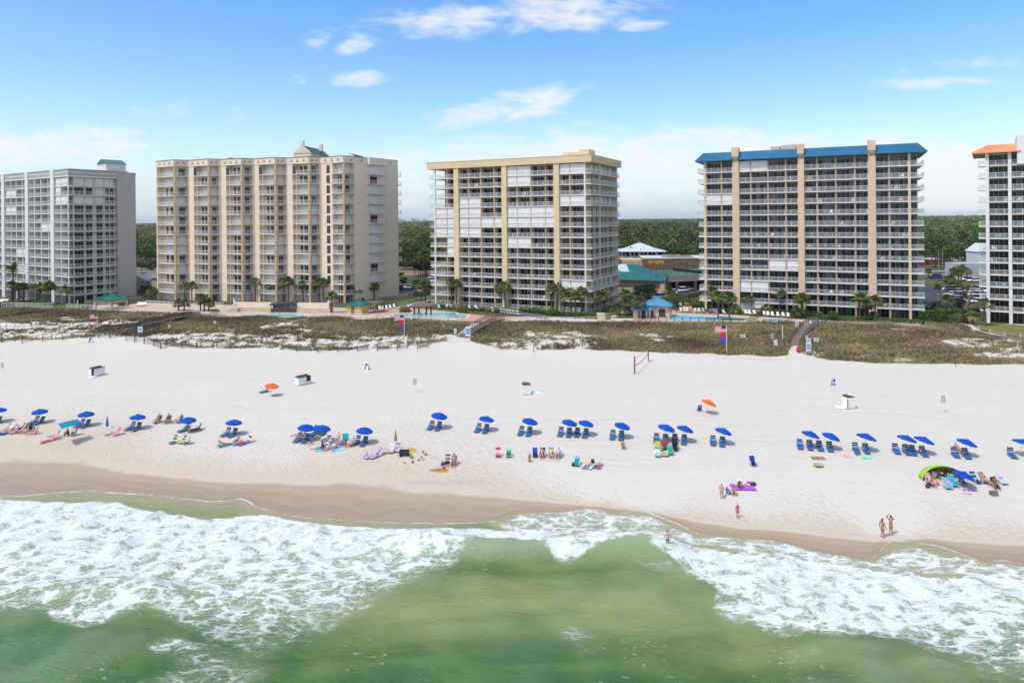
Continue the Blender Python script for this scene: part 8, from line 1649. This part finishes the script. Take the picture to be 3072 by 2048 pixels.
person(2165, 1494, 'bend', FACE+178, 1.45, 'tan', 'boy in blue white shorts bending over, seen from behind', None, (.28, .32, .62), DRK)
person(2181, 1480, 'knees', FACE+160, 1.2, 'tan', 'child in a dark blue shirt crouching beside the bending boy', (.03, .06, .16), (.02, .03, .06), DRK)
person(2202, 1482, 'cross', FACE+10, 1.5, 'tan', 'boy sitting on the sand before the purple blanket', None, (.3, .16, .1), DRK)
person(2217, 1463, 'knees', FACE+30, 1.6, 'brown', 'woman in a white hat sitting on the purple blanket', (.2, .08, .05), (.2, .08, .05), DRK, (.75, .72, .72), False, True)
person(2212.5, 1553, 'stand', 12, 1.25, 'tan', 'girl in a bright pink swimsuit standing on the damp sand', (.72, .03, .13), (.72, .03, .13), BRN_, None, False)
person(2647.5, 1612, 'stand', 120, 1.64, 'tan', 'left of two women standing at the water, dark ponytail and turquoise bikini', (.7, .25, .25), (.12, .55, .50), DRK, None, True, True)
person(2672.5, 1605, 'pose', 172, 1.70, 'tan', 'right of two women standing at the water, pink white bikini and raised arm', (.7, .35, .35), (.8, .52, .52), DRK, None, False, True, up=True)
w39 = at_z(2003.5, 1662, .25); person(2003.5, 1664, 'stand', 176, 1.45, 'pink', 'boy in blue shorts wading in the white foam', None, (.03, .09, .36), DRK, z=.34)
person(2791, 1455, 'lounge', FACE+12, 1.80, 'pink', 'man in black shorts reclining in front of the green tent', None, BLK, BRN_)
person(2790, 1434, 'cross', FACE+10, 1.3, 'tan', 'child in a red shirt at the left inside the tent', (.42, .06, .04), (.3, .1, .08), DRK); person(2816, 1432, 'sit', FACE+10, 1.66, 'tan', 'person in orange and black in the middle of the tent', (.5, .18, .08), BLK, BRN_); person(2836, 1431, 'knees', FACE+10, 1.7, 'brown', 'person in dark brown at the right inside the tent', (.1, .07, .04), (.14, .12, .06), DRK)
person(2954, 1449, 'lounge', FACE+22, 1.68, 'tan', 'tanned woman in a tan bikini reclining right of the cobalt umbrella', (.4, .2, .1), (.45, .3, .2), BRN_, None, False, True); person(2986, 1464, 'chairup', FACE+4, 1.72, 'brown', 'dark tanned man with grey hair hunched in the rightmost chair', None, (.12, .06, .05), (.2, .17, .15))
person(2871, 1356, 'lounge', FACE+4, 1.68, 'tan', 'woman in a tan bikini on the left lounger of the second umbrella from the right', (.45, .25, .1), (.4, .22, .1), (.3, .2, .1), None, True, True)
# people by the pools
for x, y, pose, sk, tp, bt, l in ((2075, 939, 'sit', 'pink', (.8, .25, .05), (.8, .25, .05), 'person in orange sitting at the edge of the long blue pool'), (2131, 939, 'lounge', 'pink', None, (.5, .2, .2), 'sunbather lying by the long blue pool, left of three'), (2192, 941, 'lounge', 'pink', None, (.4, .1, .1), 'sunbather lying by the long blue pool, middle of three'), (2208, 942, 'lounge', 'pink', None, (.3, .3, .4), 'sunbather lying by the long blue pool, right of three'), (2012, 958, 'stand', 'pink', PNK, PNK, 'person in pink at the near left corner of the long blue pool'), (2295, 947, 'lounge', 'pink', (.7, .2, .25), PNK, 'sunbather in pink on the left lounger of the small pale pool'), (2308, 948, 'lounge', 'pink', (.75, .3, .4), PNK, 'sunbather in coral on the second lounger of the small pale pool'), (1440, 931, 'lounge', 'pink', None, (.6, .05, .08), 'sunbather in red on the pink brick deck, left of two'), (1470, 934, 'lounge', 'pink', (.7, .1, .15), (.6, .05, .1), 'sunbather in red on the pink brick deck, right of two'), (1371, 931, 'stand', 'pink', (.65, .07, .04), (.5, .05, .04), 'person in a red shirt standing behind the teal pool'), (1493, 936, 'lounge', 'tan', NVY, NVY, 'sunbather in navy on the pink brick deck'), (1077, 941, 'stand', 'fair', (.5, .62, .55), (.3, .4, .36), 'person in a pale green shirt by the teal roofed bath house'), (1929, 951, 'stand', 'tan', (.7, .7, .72), BLK, 'person in a white shirt in the doorway of the small blue roofed hut'), (2013, 944, 'stand', 'fair', (.5, .3, .12), (.1, .1, .1), 'person walking right of the cream pool house')):
    person(x, y, pose, FACE+rnd.uniform(-20, 20), 1.68, sk, l, tp, bt, BRN_, group='people by the pools', z=at_z(x, y, 3.1).z)
for o in PENDING: o.data.update()
bpy.context.view_layer.update(); dg = bpy.context.evaluated_depsgraph_get()
for o in PENDING:
    me = bpy.data.meshes.new_from_object(o.evaluated_get(dg)); me.name = o.name; o.modifiers.clear(); o.data = me
